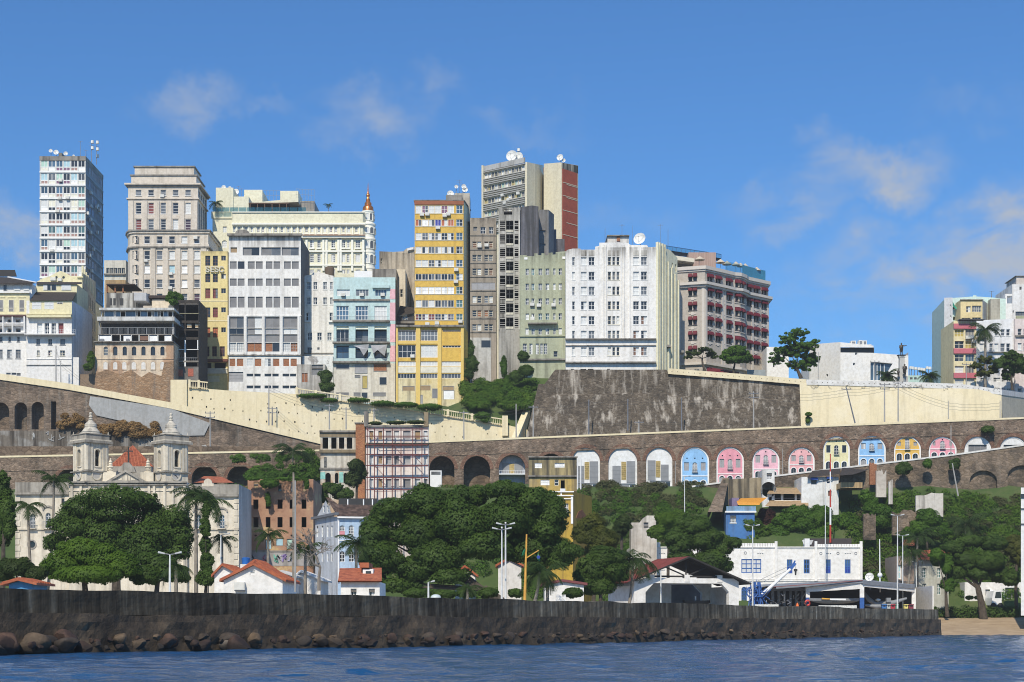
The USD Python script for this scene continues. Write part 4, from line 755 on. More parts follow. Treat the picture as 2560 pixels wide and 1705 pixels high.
T.box(0,206,428,636,441,.9,CONC,'cornice');T.box(0,206,1124,630,1129,.25,CONC,'ledge');q=Polygon([(T.S(0,x),T.Z(0,y,x))for x,y in((248,428),(332,428),(326,412),(306,403),(274,403),(254,412))]);T.part('pediment',MB().fprism(T.fr[0],q,-.4,.3),CONC)
T.box(0,206,895,630,900,.12,WG,'string_course');T.finish(.35)
# slim white house
sheet('C2');T=Building('town_house','slim white house with small stepped gable right of the big white block','house',rfoot(648,816,351,12),PZ(668,351),BASE,wall('slim_white',(.82,.795,.75),(.7,.7,.68),.25,(.25,.24,.22)))
T.top(0,[(648,668),(690,660),(705,646),(715,650),(730,640),(745,652),(755,650),(770,656),(790,662),(816,668)])
T.grid(0,[(662,684),(700,722),(756,778),(796,811)],[(703,745),(792,832)],pick('dark','grey'),nx=2,nz=2,sill=.1);T.grid(0,[(657,682),(793,811)],[(880,925)],'dark',nx=2);T.grid(0,[(666,692),(722,748),(780,805)],[(995,1038)],pick('dark','grey'),nx=2,sill=.1);T.win(0,665,1080,690,1120,'dark','grey');T.win(0,722,1080,736,1094,'dark','grey')
T.boxes(0,[(652,930,684,936),(788,930,816,936)],.5,WHITEP,'balcony');T.boxes(0,[(648,1112,816,1117)],.2,CONC,'ledge');T.finish()
T=Building('annex','low stained annex with brick door below the slim white house','annex',rfoot(604,768,344,6),PZ(1178,344),BASE,wall('stained_annex',(.40,.37,.33),(.62,.60,.56),.6));T.win(0,632,1228,668,1282,'brick','grey',2,1,d=.15);T.win(0,690,1180,755,1240,'board','grey',2,2);T.finish()
T=Building('annex','small whitewashed box above the stained annex beside the tall shrub','annex',rfoot(636,812,347,5),PZ(1130,347),BASE,wall('white_box',(.72,.72,.70),(.35,.34,.33),.3,patch=(.55,.57)));T.finish()
# pale blue building with pink strip
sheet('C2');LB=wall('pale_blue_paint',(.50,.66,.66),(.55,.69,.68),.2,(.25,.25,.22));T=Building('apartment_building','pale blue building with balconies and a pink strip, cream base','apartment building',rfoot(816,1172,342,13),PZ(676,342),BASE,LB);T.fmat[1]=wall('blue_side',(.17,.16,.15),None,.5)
c3=[(832,904),(942,1015),(1051,1123)]
for k,(a,b)in enumerate(((834,910),(945,1018),(1056,1122))):T.win(0,a,746,b,784,['curtain','grey','blue'][k],'white',4,1);T.cooler(0,[872,980,1100][k],778)
T.grid(0,c3,[(841,922)],pick('curtain','blue','plum'),nx=4,nz=3,bar=.1);
for a,b in c3:T.win(0,a,958,b,975,'cream','cream',3,1)
T.win(0,832,976,904,1048,'dark','white',3,1,d=.6)
for a,b in c3[1:]:T.win(0,a,976,b,1048,'dark','dark',2,1,d=1.2)
for k,(a,b)in enumerate(c3):T.win(0,a,1070,b,1142,'blue' if k==0 else 'dark','dark',2,2,d=.8)
for y in(926,1050,1162,803):T.box(0,812,y,1140,y+10,.9 if y>900 else .35,CONC,'balcony_slab')
for y in(910,1040,1152):
    b=MB()
    for k in range(48):a=T.S(0,816+k*6.7);z0,z1=T.Z(0,y+16,816),T.Z(0,y-6,816);b.fbox(T.fr[0],a,a+.03,z0,z1,.84,.87)
    a0,a1=T.S(0,816),T.S(0,1138);b.fbox(T.fr[0],a0,a1,z1-.04,z1,.83,.88);T.part('railing',b,RAILM)
PK=wall('pink_strip_paint',(.78,.47,.52),None,.2)
for y0,y1 in((744,802),(822,926),(946,1050),(1070,1162)):T.box(0,1141,y0,1172,y1,.04,PK,'pink_wall')
T.box(0,816,1172,1172,1400,.03,wall('blue_base_cream',(.70,.66,.57),(.62,.57,.49),.35,(.25,.22,.18)),'base_wall')
for x0,y0,x1,y1,pn in((832,1180,905,1202,'dark'),(940,1180,1010,1228,'board2'),(1048,1178,1122,1216,'brick'),(940,1241,968,1252,'board'),(983,1245,1010,1316,'ochre'),(1083,1254,1120,1293,'dark'),(832,1342,903,1358,'board'),(934,1342,970,1358,'board'),(1046,1342,1116,1358,'board'),(980,1342,1010,1372,'dark')):
    a0,a1,z0,z1=T.rect(0,x0,y0,x1,y1);p=T.part('window',MB().fbox(T.fr[0],a0-.08,a0,z0-.08,z1+.08,.03,.12).fbox(T.fr[0],a1,a1+.08,z0-.08,z1+.08,.03,.12).fbox(T.fr[0],a0,a1,z1,z1+.08,.03,.12).fbox(T.fr[0],a0,a1,z0-.08,z0,.03,.14),FRAME['grey']);T.part('pane',MB().fbox(T.fr[0],a0,a1,z0,z1,.03,.045),PANE[pn],p)
q=[P(930,1070,340.6),P(1020,1062,340.6),P(1015,1090,340.8),P(990,1128,341),P(965,1085,340.6)];T.part('torn_awning',MB().add(q,[(0,1,2),(0,2,4),(4,2,3)]),plain('grey_tarp',(.42,.42,.44),.8));q=[P(1030,1068,340.6),P(1126,1065,340.6),P(1110,1130,341),P(1070,1095,340.6),P(1045,1115,340.9)];T.part('torn_awning',MB().add(q,[(0,1,3),(1,2,3),(0,3,4)]),MATS['grey_tarp'])
T.box(0,1040,722,1140,740,.6,LB,'canopy');T.finish()
T.part('roof_hut',MB().box(PX(935,346),PX(1040,346),346,352,T.z1-1,PZ(640,346)),WHITEP);T.part('roof_hut',MB().box(PX(1040,345),PX(1178,345),345,354,T.z1-1,PZ(628,345)),CONC)
tk=Thing('water_tank','old round water tank on the roof above the slim white house','water tank',P(793,660,350));tk.part('tank',MB().lathe([(M(28,350),PZ(668,350)),(M(28,350),PZ(618,350)),(M(24,350),PZ(607,350)),(0,PZ(603,350))],P(793,660,352),16),wall('tank_rust',(.16,.12,.09),None,.5),smooth=30)
# weathered blocks behind
T=Building('apartment_building','stained brown apartment block behind, left of the yellow tower','apartment building',[*foot((1080,366),(1225,368),(1283,366)),(PX(1283,366),380),(PX(1080,366),380)],PZ(526,366),BASE,wall('brown_weathered',(.60,.52,.40),(.40,.34,.26),.7,(.09,.075,.06),top=[(PZ(526,366),8)]));T.top(0,[(1080,526),(1160,530),(1222,526)]);T.top(1,[(1222,522),(1240,508),(1283,500)])
for x0,y0,x1,y1 in((1088,566,1098,598),(1200,760,1216,812),(1192,650,1204,690)):T.win(0,x0,y0,x1,y1,'dark','cream',1,2)
T.box(1,1250,512,1283,524,.5,WHITEP,'eave');T.finish()
T=Building('house','low grey roofed house with one barred window left of the yellow tower','house',rfoot(1176,1284,346,10),PZ(900,346),BASE,wall('slate_house',(.07,.07,.08),None,.3));T.win(0,1213,900,1242,928,'blue','white',3,2);T.box(0,1172,932,1290,944,.6,CONC,'ledge');T.finish()
q=[P(1178,900,345.5),P(1286,882,345.5),P(1276,850,352),P(1200,840,352)];T.part('roof_slope',MB().add(q,[(0,1,2,3)]),DARKTILE)
T=Building('house','plain cream house wall behind, between pale blue building and yellow tower','house',rfoot(1130,1230,360,8),PZ(630,360),BASE,wall('cream_back',(.70,.60,.45),(.64,.55,.42),.3));T.win(0,1200,745,1216,790,'dark','cream');T.finish()

# yellow striped tower
sheet('C3');YW=wall('strong_yellow_paint',(.70,.46,.10),(.66,.43,.10),.25,(.28,.17,.05));YT=Building('apartment_tower','tall tower of yellow bands and white strip windows above a wider base','apartment tower',[*foot((172,338),(446,338)),(PX(482,346),346),(PX(172,338),352)],PZ(318,338),BASE,YW);YT.fmat[1]=wall('cream_tower_side',(.72,.62,.40),(.66,.56,.36),.35,(.2,.17,.12))
rows=[(345,388),(423,460),(498,538),(575,612),(650,688),(727,762),(800,840),(875,914),(952,986)]
for r,(y0,y1)in enumerate(rows):
    ws=np.linspace(176,393,7)
    for k in range(6):YT.win(0,ws[k]+.8,y0,ws[k+1]-.8,y1,{0:pick('curtain','violet','curtain'),1:pick('white','rust','cobalt','curtain'),5:'dark',6:'white',8:pick('plum','red','dark')}.get(r,pick('curtain','grey','curtain','dark','grey')),'white',nx=2,nz=1 if r%2 else 2,d=.12,bar=.07)
    YT.win(0,404,y0-1,441,y1,pick('blue','dark')if r<6 else 'teal','white',nx=2,nz=2,d=.15)
    YT.box(0,172,y1+1,446,y1+3,.12,FRAME['cream'],'sill_band')
for x,y in((213,396),(243,394),(340,402),(360,394),(302,470),(405,706),(403,772),(297,1005),(428,995),(243,1010)):YT.cooler(0,x,y)
YT.box(0,170,314,447,340,.15,plain('brown_fascia',(.28,.10,.05),.8),'fascia');YT.finish(.15);YT.part('coping',MB().prism(Polygon(YT.foot).buffer(.2,join_style=2),YT.z1,YT.z1+.15),CONC)
YT.part('stair_tower',MB().box(PX(395,343),PX(480,343),343,350,YT.z1-3,PZ(275,343)),wall('stair_head_concrete',(.50,.46,.38),(.4,.36,.3),.6,(.08,.07,.06)));YT.part('roof_slab',MB().box(PX(348,342),PX(440,342),341,349,YT.z1+.15,PZ(292,342)),CONC)
LY=Building('apartment_building','yellow framed base block with paned windows under the yellow striped tower','apartment building',[*foot((68,335),(447,335)),(PX(470,341),341),(PX(470,341),350),(PX(68,335),350)],PZ(1024,335),BASE,YW);cy_=wall('faded_yellow_base',(.72,.64,.42),(.66,.52,.24),.45,(.12,.10,.07))
PI=plain('yellow_pier',(.70,.50,.15),.8,var=.06)
for a,b in((80,178),(206,300)):LY.win(0,a,1040,b,1102,'grey','white',5,2,d=.2);LY.win(0,a,1126,b,1196,'dark' if a<100 else 'curtain','white',4,2,d=.25)
for y in(1040,1128):LY.win(0,328,y,430,y+12,'dark','white',6,1,d=.2)
for y in(1217,1286):
    for a,b in((78,178),(204,300),(322,430)):LY.win(0,a,y,b,y+26,pick('grey','curtain','dark'),'white',6,1,d=.2)
for a,b in((78,180),(203,301),(322,431)):LY.box(0,a,1246,b,1282,.05,FRAME['cream'],'white_panel')
LY.box(0,68,1312,447,1480,.04,cy_,'base_wall')
LY.boxes(0,[(68,1024,78,1480),(180,1024,203,1480),(301,1024,322,1480),(431,1024,447,1480)],.3,PI);LY.boxes(0,[(68,1016,450,1026)],.6,CONC,'ledge');LY.boxes(0,[(78,1105,301,1120)],.12,PI,'band')
for x0,y0,x1,y1,pn in((272,1372,298,1424,'board'),(195,1408,215,1455,'board2'),(335,1382,392,1430,'white'),(105,1358,170,1382,'tan'),(205,1355,258,1380,'tan'),(330,1358,390,1380,'tan')):
    a0,a1,z0,z1=LY.rect(0,x0,y0,x1,y1);p=LY.part('window',MB().fbox(LY.fr[0],a0-.08,a0,z0,z1+.08,.04,.12).fbox(LY.fr[0],a1,a1+.08,z0,z1+.08,.04,.12).fbox(LY.fr[0],a0,a1,z1,z1+.08,.04,.12),FRAME['grey']);LY.part('pane',MB().fbox(LY.fr[0],a0,a1,z0,z1,.04,.055),PANE[pn],p)
LY.cooler(0,160,1190);LY.finish(.25)
for x,y,r,l in((372,280,.7,'white dish on the roof slab of the yellow tower'),(447,240,.5,'upper dish on the mast of the yellow tower'),(453,256,.6,'lower dish on the mast of the yellow tower'),(405,240,.4,'small dish on the left antenna of the yellow tower')):dish('satellite_dish',x,y,344,r,l,leg=max(.5,PZ(y,344)-PZ(278,344)))
mast('roof_antenna',421,275,200,345,'thin central antenna on the yellow tower',.05,2);mast('roof_antenna',441,275,222,345,'right antenna on the yellow tower',.05,1)

# grey brown block and ruined frame
GB=wall('grey_brown_render',(.36,.31,.25),(.29,.255,.205),.55,(.07,.06,.05),top=[(PZ(414,341),2)]);T=Building('apartment_building','grey brown stained block right of the yellow tower','apartment building',rfoot(482,628,341,14),PZ(414,341),BASE,GB)
T.win(0,500,464,522,488,'board','grey');T.win(0,541,465,568,502,'dark','white',2,2);T.win(0,588,465,612,502,'dark','white',2,2)
for y0,y1 in((546,580),(621,655),(697,734),(851,890),(931,966),(1009,1046)):
    for a,b in((495,519),(523,545),(562,584),(588,610)):T.win(0,a,y0,b,y1,pick('dark','dark','grey','curtain','brown')if y0!=931 else pick('brick','dark','cream'),'cream',1,3)
T.win(0,490,776,622,816,'board2','grey',4,1,d=.1);T.boxes(0,[(482,y,628,y+4)for y in(510,590,665,742,820,898,975,1052)],.15,CONC,'string_course')
T.box(0,482,1085,600,1340,.06,wall('ruin_white_base',(.55,.54,.51),(.25,.24,.22),.5),'base_wall');a0,a1,z0,z1=T.rect(0,545,1100,597,1140);T.part('doorway',MB().fbox(T.fr[0],a0,a1,z0,z1,.06,.075),PANE['dark'])
for x,y in((535,573),(574,568)):T.cooler(0,x,y)
T.finish()
RU=wall('ruin_mould',(.38,.36,.32),(.52,.50,.45),.75,(.05,.048,.042),top=[(PZ(352,339),5)]);T=Building('ruined_tower','gutted concrete frame with open floors and plants, beside a bare grey flank','ruin',rfoot(642,762,339,16),PZ(356,339),BASE,RU)
T.hole(0,672,366,718,396)
for y0 in(430,505,580,658,737,815,893,972):T.hole(0,684,y0,725,y0+50,xr=684)
for y0 in(430,505,580,658,737,815,893,972):T.hole(0,650,y0,679,y0+56,xr=684);T.hole(0,731,y0,753,y0+56,xr=684)
LV=plain('louver_concrete',(.42,.40,.36),.85);LVD=plain('louver_dark',(.16,.155,.14),.9)
for y0 in(430,505,580,658,737,815,893,972):
    for k in range(5):
        if RNG.random()<.8:a0,a1,z0,z1=T.rect(0,650,y0+4+k*11,679,y0+8+k*11,684);T.part('louver',MB().fbox(T.fr[0],a0,a1,z0,z1,-.25,.05),LVD if RNG.random()<.5 else LV)
        if RNG.random()<.8:a0,a1,z0,z1=T.rect(0,731,y0+4+k*11,753,y0+8+k*11,684);T.part('louver',MB().fbox(T.fr[0],a0,a1,z0,z1,-.25,.05),LV)
    a0,a1,z0,z1=T.rect(0,684,y0+52,728,y0+64,684);T.part('spandrel',MB().fbox(T.fr[0],a0,a1,z0,z1,.0,.12),wall('ruin_cream',(.66,.62,.50),None,.45))
    T.part('floor_slab',MB().box(PX(646,340),PX(758,340),339.4,354,PZ(y0+62,339),PZ(y0+58,339)),CONC);a0,a1,z0,z1=T.rect(0,684,y0,725,y0+50,684);T.part('window',MB().fbox(T.fr[0],a0,a1,z1-.9,z1-.83,-.25,-.2).fbox(T.fr[0],(a0+a1)/2-.04,(a0+a1)/2+.04,z0,z1,-.25,-.2),FRAME['dark'])
T.boxes(0,[(680,425,684,1040),(726,425,731,1040),(642,425,648,1040),(755,425,762,1040)],.12,wall('ruin_pier',(.60,.58,.52),None,.5));T.finish(.4)
FL=wall('bare_grey_flank',(.155,.155,.175),(.22,.21,.22),.5,(.05,.048,.045),top=[(PZ(345,340),4)],drip=(.44,.62));T=Building('office_building','windowless blue grey flank wall between the ruin and the green building','office building',[*foot((763,339.5),(866,341)),(PX(866,341),356),(PX(763,339.5),356)],PZ(348,340),BASE,FL);T.top(0,[(763,354),(830,344),(866,350)]);T.finish()
T=Building('office_building','narrow dark stepped block with two slots beside the blue grey flank','office building',[*foot((868,346),(922,346)),*foot((952,350)),(PX(952,350),360),(PX(868,346),360)],PZ(368,346),BASE,wall('dark_step_block',(.24,.235,.23),(.14,.135,.14),.6,top=[(PZ(368,346),3)]));T.win(0,872,483,905,496,'dark','dark',1,1);T.win(0,872,558,905,570,'dark','dark',1,1);T.finish()
T.part('lower_step',MB().box(PX(950,352),PX(965,352),352,360,BASE,PZ(478,352)),FL);T.part('lower_step',MB().box(PX(965,353),PX(1012,353),353,361,BASE,PZ(532,353)),FL)

# tall cream and red tower behind
sheet('K3');CT=wall('tall_tower_cream',(.72,.66,.49),(.68,.62,.47),.18,(.3,.26,.2));RD=plain('oxide_red_tiles',(.34,.075,.038),.7,var=.12,scale=.8);T=Building('apartment_tower','tall slab tower behind with louvred facade and curved cream flank','apartment tower',[*foot((92,400),(668,392)),*foot((690,392),(800,395),(870,399),(912,405)),(PX(912,405),420),(PX(92,400),420)],PZ(228,396),BASE,CT)
T.top(0,[(92,246),(110,244),(668,226)]);T.top(1,[(668,190),(690,188)]);T.top(2,[(690,190),(800,212)]);T.top(3,[(800,212),(870,228)]);T.top(4,[(870,228),(912,236)])
for r in range(5):
    y0=330+r*172;xs=np.linspace(112,660,13)
    for k in range(12):
        sl=(y0-330)*0;T.win(0,xs[k]+2,y0+20,xs[k+1]-2,y0+85,pick('curtain','grey','board','board2','green','dark','white','ochre'),'grey',2,1,d=.25,xr=112,low=None)
    for yy in(0,96,120,148):T.box(0,108,y0+yy,664,y0+yy+9,.45,plain('louver_grey',(.42,.41,.39),.8),'louver_band',xr=112)
T.box(0,92,240,112,1000,.5,CT,'end_pier',xr=100);T.box(0,112,250,664,318,.3,wall('fascia_grey',(.45,.45,.44),None,.4),'fascia',xr=112)
for x,y in((370,640),(580,615),(400,745),(450,700)):T.cooler(0,x,y)
T.finish(.3)
T=Building('apartment_tower','windowless cream tower with dark red side right of the slab tower','apartment tower',[*foot((918,398),(1155,394)),*foot((1380,398.4)),(PX(1380,398.4),420),(PX(918,398),420)],PZ(200,394),BASE,CT);T.fmat[1]=CT
T.top(0,[(918,212),(1155,194)]);T.top(1,[(1155,196),(1380,236)])
z=T.Z(1,1700,1165);zz=T.Z(1,278,1165);L=T.L[1];e0,e1=T.S(1,1164),T.S(1,1366)
q=Polygon([(e0,z),(e1,z),(e1,zz-.1),(e0,zz)]);T.part('red_panel',MB().fprism(T.fr[1],q,-.02,.12),RD)
for k,y in enumerate((465,482,642,660,840,1000,1170)):zb=T.Z(1,y,1165);T.part('panel_joint',MB().fbox(T.fr[1],e0+(L*.25 if k%2 else .1),e1,zb,zb+.12,.11,.17),CT)
T.part('stained_parapet',MB().fprism(T.fr[1],Polygon([(T.S(1,1158),zz),(e1+.3,zz),(e1+.3,T.Z(1,236,1366)),(T.S(1,1158),T.Z(1,198,1158))]),-.02,.06),wall('black_stained_parapet',(.40,.37,.31),None,.95,(.04,.04,.035),drip=(.4,.52)));T.finish()
sheet('K3');g_=Thing('red_wall_strip','narrow red recessed wall strip between the two cream towers','wall',P(908,600,408));g_.part('wall',MB().box(PX(895,408),PX(925,408),407.5,409,BASE,PZ(270,408)),RD)
for x,y,r,l in((487,110,1.35,'left of the two big white dishes on the tall slab tower'),(570,130,1.3,'right of the two big white dishes on the tall slab tower'),(1138,130,.8,'white dish on the cream tower with red side'),(1186,170,.5,'small white dish on the corner of the red sided tower')):dish('satellite_dish',x,y,398,r,l,leg=PZ(y,398)-PZ(215,398)+.5,look=(-.35,-1,.2))
mast('roof_antenna',560,225,25,399,'white antenna between the two big dishes',.06,1,1);mast('roof_antenna',635,215,100,399,'frame antenna right of the big dishes',.06,1)

# green building
sheet('C3');GR=wall('sage_green_paint',(.42,.44,.31),(.37,.39,.28),.4,(.11,.11,.08),top=[(PZ(610,336),3.5)]);T=Building('apartment_building','sage green apartment building with notched parapet','apartment building',[*foot((760,336.4),(1021,336)),(PX(1021,336),350),(PX(760,336.4),350)],PZ(628,336),BASE,GR)
T.top(0,[(760,622),(800,622),(800,628),(842,628),(842,612),(860,612),(860,622),(882,622),(882,612),(902,612),(902,622),(920,622),(920,610),(944,608),(944,620),(962,618),(962,606),(1000,602),(1021,600)])
gx_=[(793,812),(826,842),(865,886),(905,925),(947,961),(978,997)]
T.grid(0,gx_,[(698,735),(782,819),(865,901),(949,986)],pick('dark','grey','curtain','grey','teal'),nx=2,nz=2);T.grid(0,[(792,810),(826,845),(865,885),(905,925),(948,962),(978,996)],[(1032,1068)],pick('dark','grey','curtain'),nx=2,nz=2)
T.grid(0,[(778,800),(814,832),(850,868),(875,890),(894,914)],[(1118,1178)],pick('grey','curtain','dark'),nx=2,nz=4);T.win(0,950,1160,972,1192,'dark','grey')
T.box(0,806,992,970,1006,1.1,GR,'balcony');T.box(0,806,1006,970,1012,1.2,CONC,'balcony_slab');T.box(0,758,1072,1021,1080,.3,GR,'ledge');T.box(0,758,1205,1021,1214,.5,CONC,'ledge')
for x,y in((795,640),(1008,636)):T.box(0,x-9,y-5,x+9,y+8,.1,WHITEP,'vent_panel')
for x,y in((830,900),(868,905),(950,903),(832,980)):T.cooler(0,x,y)
T.finish()

# white art deco building
sheet('C4');AD=wall('art_deco_white',(.82,.795,.75),(.73,.73,.72),.22,(.20,.19,.17),top=[(PZ(170,332),3.2),(PZ(1010,332),.01)]);AC=wall('art_deco_cream_side',(.80,.76,.56),(.76,.72,.53),.25,(.25,.23,.18));T=Building('apartment_building','white art deco apartment building with stepped parapet and cream ribbed side','apartment building',[*foot((42,332.3),(697,332)),*foot((754,334.6)),*foot((852,339.4)),(PX(852,339.4),356),(PX(42,332.3),356)],PZ(190,332),42,AD)
T.fmat[1]=AC;T.fmat[2]=AC
T.top(0,[(42,196),(60,185),(95,178),(150,178),(150,186),(255,186),(255,165),(285,158),(285,136),(420,134),(500,138),(500,152),(630,152),(640,168),(697,166)]);T.top(1,[(697,160),(715,156),(752,160)]);T.top(2,[(754,172),(800,190),(852,246)])
cx_=[(88,108),(152,193),(208,250),(347,371),(380,401),(411,431),(531,573),(588,631)]
for y0,y1 in((240,298),(347,406),(455,515),(562,621),(669,729),(775,832),(895,955)):
    for k,(a,b)in enumerate(cx_):T.win(0,a,y0,b,y1,pick('dark','grey','curtain','dark','grey')if k<6 or y0<600 else pick('brown','dark','brown'),'white' if k not in(3,4,5)else 'cream',nx=1 if k in(0,3,4,5)else 2,nz=2,d=.3,xr=152,sill=.08)
for a,b in cx_:T.box(0,a,192,b,232,.06,wall('deco_panel',(.55,.53,.48),(.3,.28,.25),.7),'relief_panel',xr=152)if a not in(88,)else None
for a in(310,330,440,460,500):T.box(0,a,150,a+9,830,.22,AD,xr=152)
T.boxes(0,[(40,834,697,842)],.7,CONC,'cornice');T.boxes(0,[(40,880,697,886)],.25,CONC,'string_course');T.boxes(0,[(38,1003,697,1012)],.8,CONC,'ledge')
for a,b in((80,104),(148,190),(203,243),(342,362)):T.win(0,a,1052,b,1104,'dark','grey',2,1,d=.5,xr=152)
for i in(1,2):
    L=T.L[i];n=3 if i==1 else 4
    for r,(y0,y1)in enumerate(((240,298),(347,406),(455,515),(562,621),(669,729),(775,832))):
        for k in range(n):w=L/n;T.win(i,0,0,0,0,pick('grey','dark','curtain','ochre'),'cream',nx=1,nz=2,d=.25,rect=(w*(k+.32),w*(k+.72),T.Z(0,y1,152),T.Z(0,y0,152)))
    for k in range(n+1):w=L/n;T.part('pilaster',MB().fbox(T.fr[i],max(0,w*k-.3),min(L,w*k+.3),46,T.z1+(1.6 if i==1 else-.5-k*1.0),-.05,.5),AC)
T.finish(.35)
T.part('roof_hut',MB().box(PX(345,338),PX(500,338),338,346,T.z1-1,PZ(88,338)),wall('roof_hut_white',(.72,.71,.68),(.6,.5,.4),.3));T.part('roof_hut_slab',MB().box(PX(342,337.6),PX(503,337.6),337.5,346.5,PZ(90,338),PZ(83,338)),CONC);T.part('brick_patch',MB().box(PX(412,337.9),PX(436,337.9),337.85,338,PZ(126,338),PZ(92,338)),PANE['brick'])
q=foot((640,334)),0
dish('satellite_dish',580,110,338,1.25,'white dish on the roof of the white art deco building',leg=3.0,look=(-.4,-1,.3))
for x,y,l in((327,30,'leftmost'),(450,0,'second'),(528,10,'third'),(729,0,'fourth'),(784,38,'rightmost')):mast('roof_antenna',x,160,y,341,f'{l} whip antenna above the white art deco building',.045,1 if x in(450,729)else 0)
# awning canopies at the street corner
for x0,x1,y,Y,l in((695,800,885,336,'first cantilever slab at the cream side of the art deco building'),(815,895,925,343,'second cantilever slab nearer the hotel')):
    single('entrance_canopy',MB().box(PX(x0,Y),PX(x1,Y),Y-1.5,Y+1.5,PZ(y+16,Y),PZ(y,Y)),CONC,l,'canopy')

# greige hotel with crimson awnings
sheet('K1');HG=wall('greige_hotel_paint',(.46,.415,.36),(.45,.405,.35),.08,(.3,.27,.22));HT=plain('hotel_trim',(.56,.51,.45),.7,var=.05);AW=plain('crimson_awning',(.125,.011,.020),.7,var=.15)
ptsF=[*foot((110,347),(458,345)),*foot((660,349),(780,351.6)),*foot((850,352.2),(905,354.2),(925,356.0)),*foot((1168,361.0))]
T=Building('hotel','greige corner hotel with crimson awnings over every window','hotel',[*ptsF,(PX(1168,361),376),(PX(110,347),376)],PZ(300,345),44,HG)
fy=[380,533,697,861,1026,1190]
def hotel_win(i,a,b,zt_,h):
    T.win(i,0,0,0,0,pick('dark','plum','dark'),'dark',1,2,d=.3,rect=(a,b,zt_-h,zt_),sill=.12)
    fr_=T.fr[i];p0,u,n=fr_;v=[]
    for s_ in(a-.04,b+.04):
        for d_,z_ in((.02,zt_+.12),(.28,zt_-.06),(.52,zt_-.5),(.52,zt_-.72)):v.append((*(p0+s_*u+d_*n),z_))
    T.part('awning',MB().add(v,[(0,1,5,4),(1,2,6,5),(2,3,7,6)]).add([v[0],v[1],v[2],v[3],(*(p0+(a-.12)*u+.02*n),zt_-.72)],[(0,1,4),(1,2,4),(2,3,4)]).add([v[4],v[5],v[6],v[7],(*(p0+(b+.12)*u+.02*n),zt_-.72)],[(0,1,4),(1,2,4),(2,3,4)]),AW)
def zrow(y):return T.Z(0,y,300)
for r,y in enumerate(fy):
    h=M(82 if r==0 else 92,346)
    for a,b in((276,315),(328,368)):hotel_win(0,T.S(0,a),T.S(0,b),zrow(y),h)
    for i,prs in((1,((484,505),(516,542),(577,600),(608,634))),(2,((694,716),(724,752))),(3,((798,822),)),(4,((842,862),(876,898))),(6,((930,948),(958,980),(1004,1024),(1034,1062),(1092,1112),(1122,1150)))):
        for a,b in prs:
            if r==5 and a<940:continue
            w=max(T.S(i,b)-T.S(i,a),.8);hotel_win(i,T.S(i,a),T.S(i,a)+w,zrow(y),h)
for lo,o,hgt,nm in((300,.5,.7,'cornice'),(330,.25,.5,'cornice_moulding'),(480,.9,.55,'cornice'),(500,.5,.6,'cornice_moulding'),(518,.25,.35,'string_course'),(1375,.5,.5,'ledge')):T.ring(zrow(lo)-hgt,zrow(lo),o,HT,nm)
for r,y in enumerate(fy[1:5]):
    zb=zrow(y+128)
    for i,cs in((0,(320,)),(1,(510,602)),(6,(1028,1118))):
        for c_ in cs:s_=T.S(i,c_);T.part('plaster_ornament',MB().fbox(T.fr[i],s_-.8,s_+.8,zb-.12,zb+.08,-.01,.1).fbox(T.fr[i],s_-.3,s_+.3,zb-.3,zb+.3,-.01,.13),HT)
    for i in(2,3,4):T.part('spandrel_moulding',MB().fbox(T.fr[i],.2,T.L[i]-.1,zb-.5,zb-.35,-.01,.15).fbox(T.fr[i],.2,T.L[i]-.1,zb+.25,zb+.4,-.01,.15),HT)
for i,x in((1,470),(1,655),(2,682),(2,768),(6,990),(6,1160),(0,440),(0,170)):s_=T.S(i,x);T.part('pilaster',MB().fbox(T.fr[i],s_-.3,s_+.3,zrow(1375),zrow(520),-.01,.14),HT)
T.finish(.35)
zr=T.z1
T.part('terrace_floor',MB().prism(Polygon(T.foot).buffer(-.4),zr-.2,zr-.05),CONC);T.part('dark_canopy',MB().add([P(-60,150,352),P(640,240,362),P(640,205,362),P(-60,97,352),P(-60,150,374),P(640,240,374),P(640,205,374),P(-60,97,374)][:],[(0,1,2,3),(4,5,6,7),(3,2,6,7),(0,1,5,4),(1,2,6,5),(0,3,7,4)]),plain('dark_steel_canopy',(.02,.022,.03),.6))
NAV=plain('navy_rail',(.02,.05,.12),.5)
b=MB();a,c_=P(-60,97,351.6),P(640,205,361.6)
for k in range(15):q=a+(c_-a)*k/14;b.tube([q,q+(0,0,.85)],.06,4)
b.tube([a+(0,0,.85),c_+(0,0,.85)],.06,4);T.part('canopy_rail',b,NAV);m=MB()
for k in range(14):q0,q1=a+(c_-a)*(k+.08)/14,a+(c_-a)*(k+.92)/14;T.part('glass_panel',MB().add([q0,q1,q1+(0,0,.8),q0+(0,0,.8)],[(0,1,2,3)]),GLB)
T.part('timber_box',MB().box(PX(270,353),PX(575,353),352,358,zr,PZ(150,353)),mat('vertical_timber',{'g':('geometry',{}),'w':('mapping',{'scale':(3,3,.1)}),'n':('noise_texture',{'scale':2.0,'detail':3.0}),'r':('rgb_ramp',{'ramp':[(.3,(.30,.20,.16)),(.7,(.45,.32,.26))]}),'p':('principled_bsdf',{'roughness':.8})},[('g.position','w.vector'),('w.vector','n.vector'),('n.fac','r.fac'),('r.color','p.base_color')]))
q=[P(80,168,347.5),P(340,205,347.5),P(340,250,346.5),P(80,215,346.5)];T.part('awning_roof',MB().add(q+[p+(0,7,0)for p in q],[(0,1,2,3),(0,1,5,4),(1,2,6,5),(3,2,6,7)]),plain('sand_canvas',(.50,.46,.36),.8))
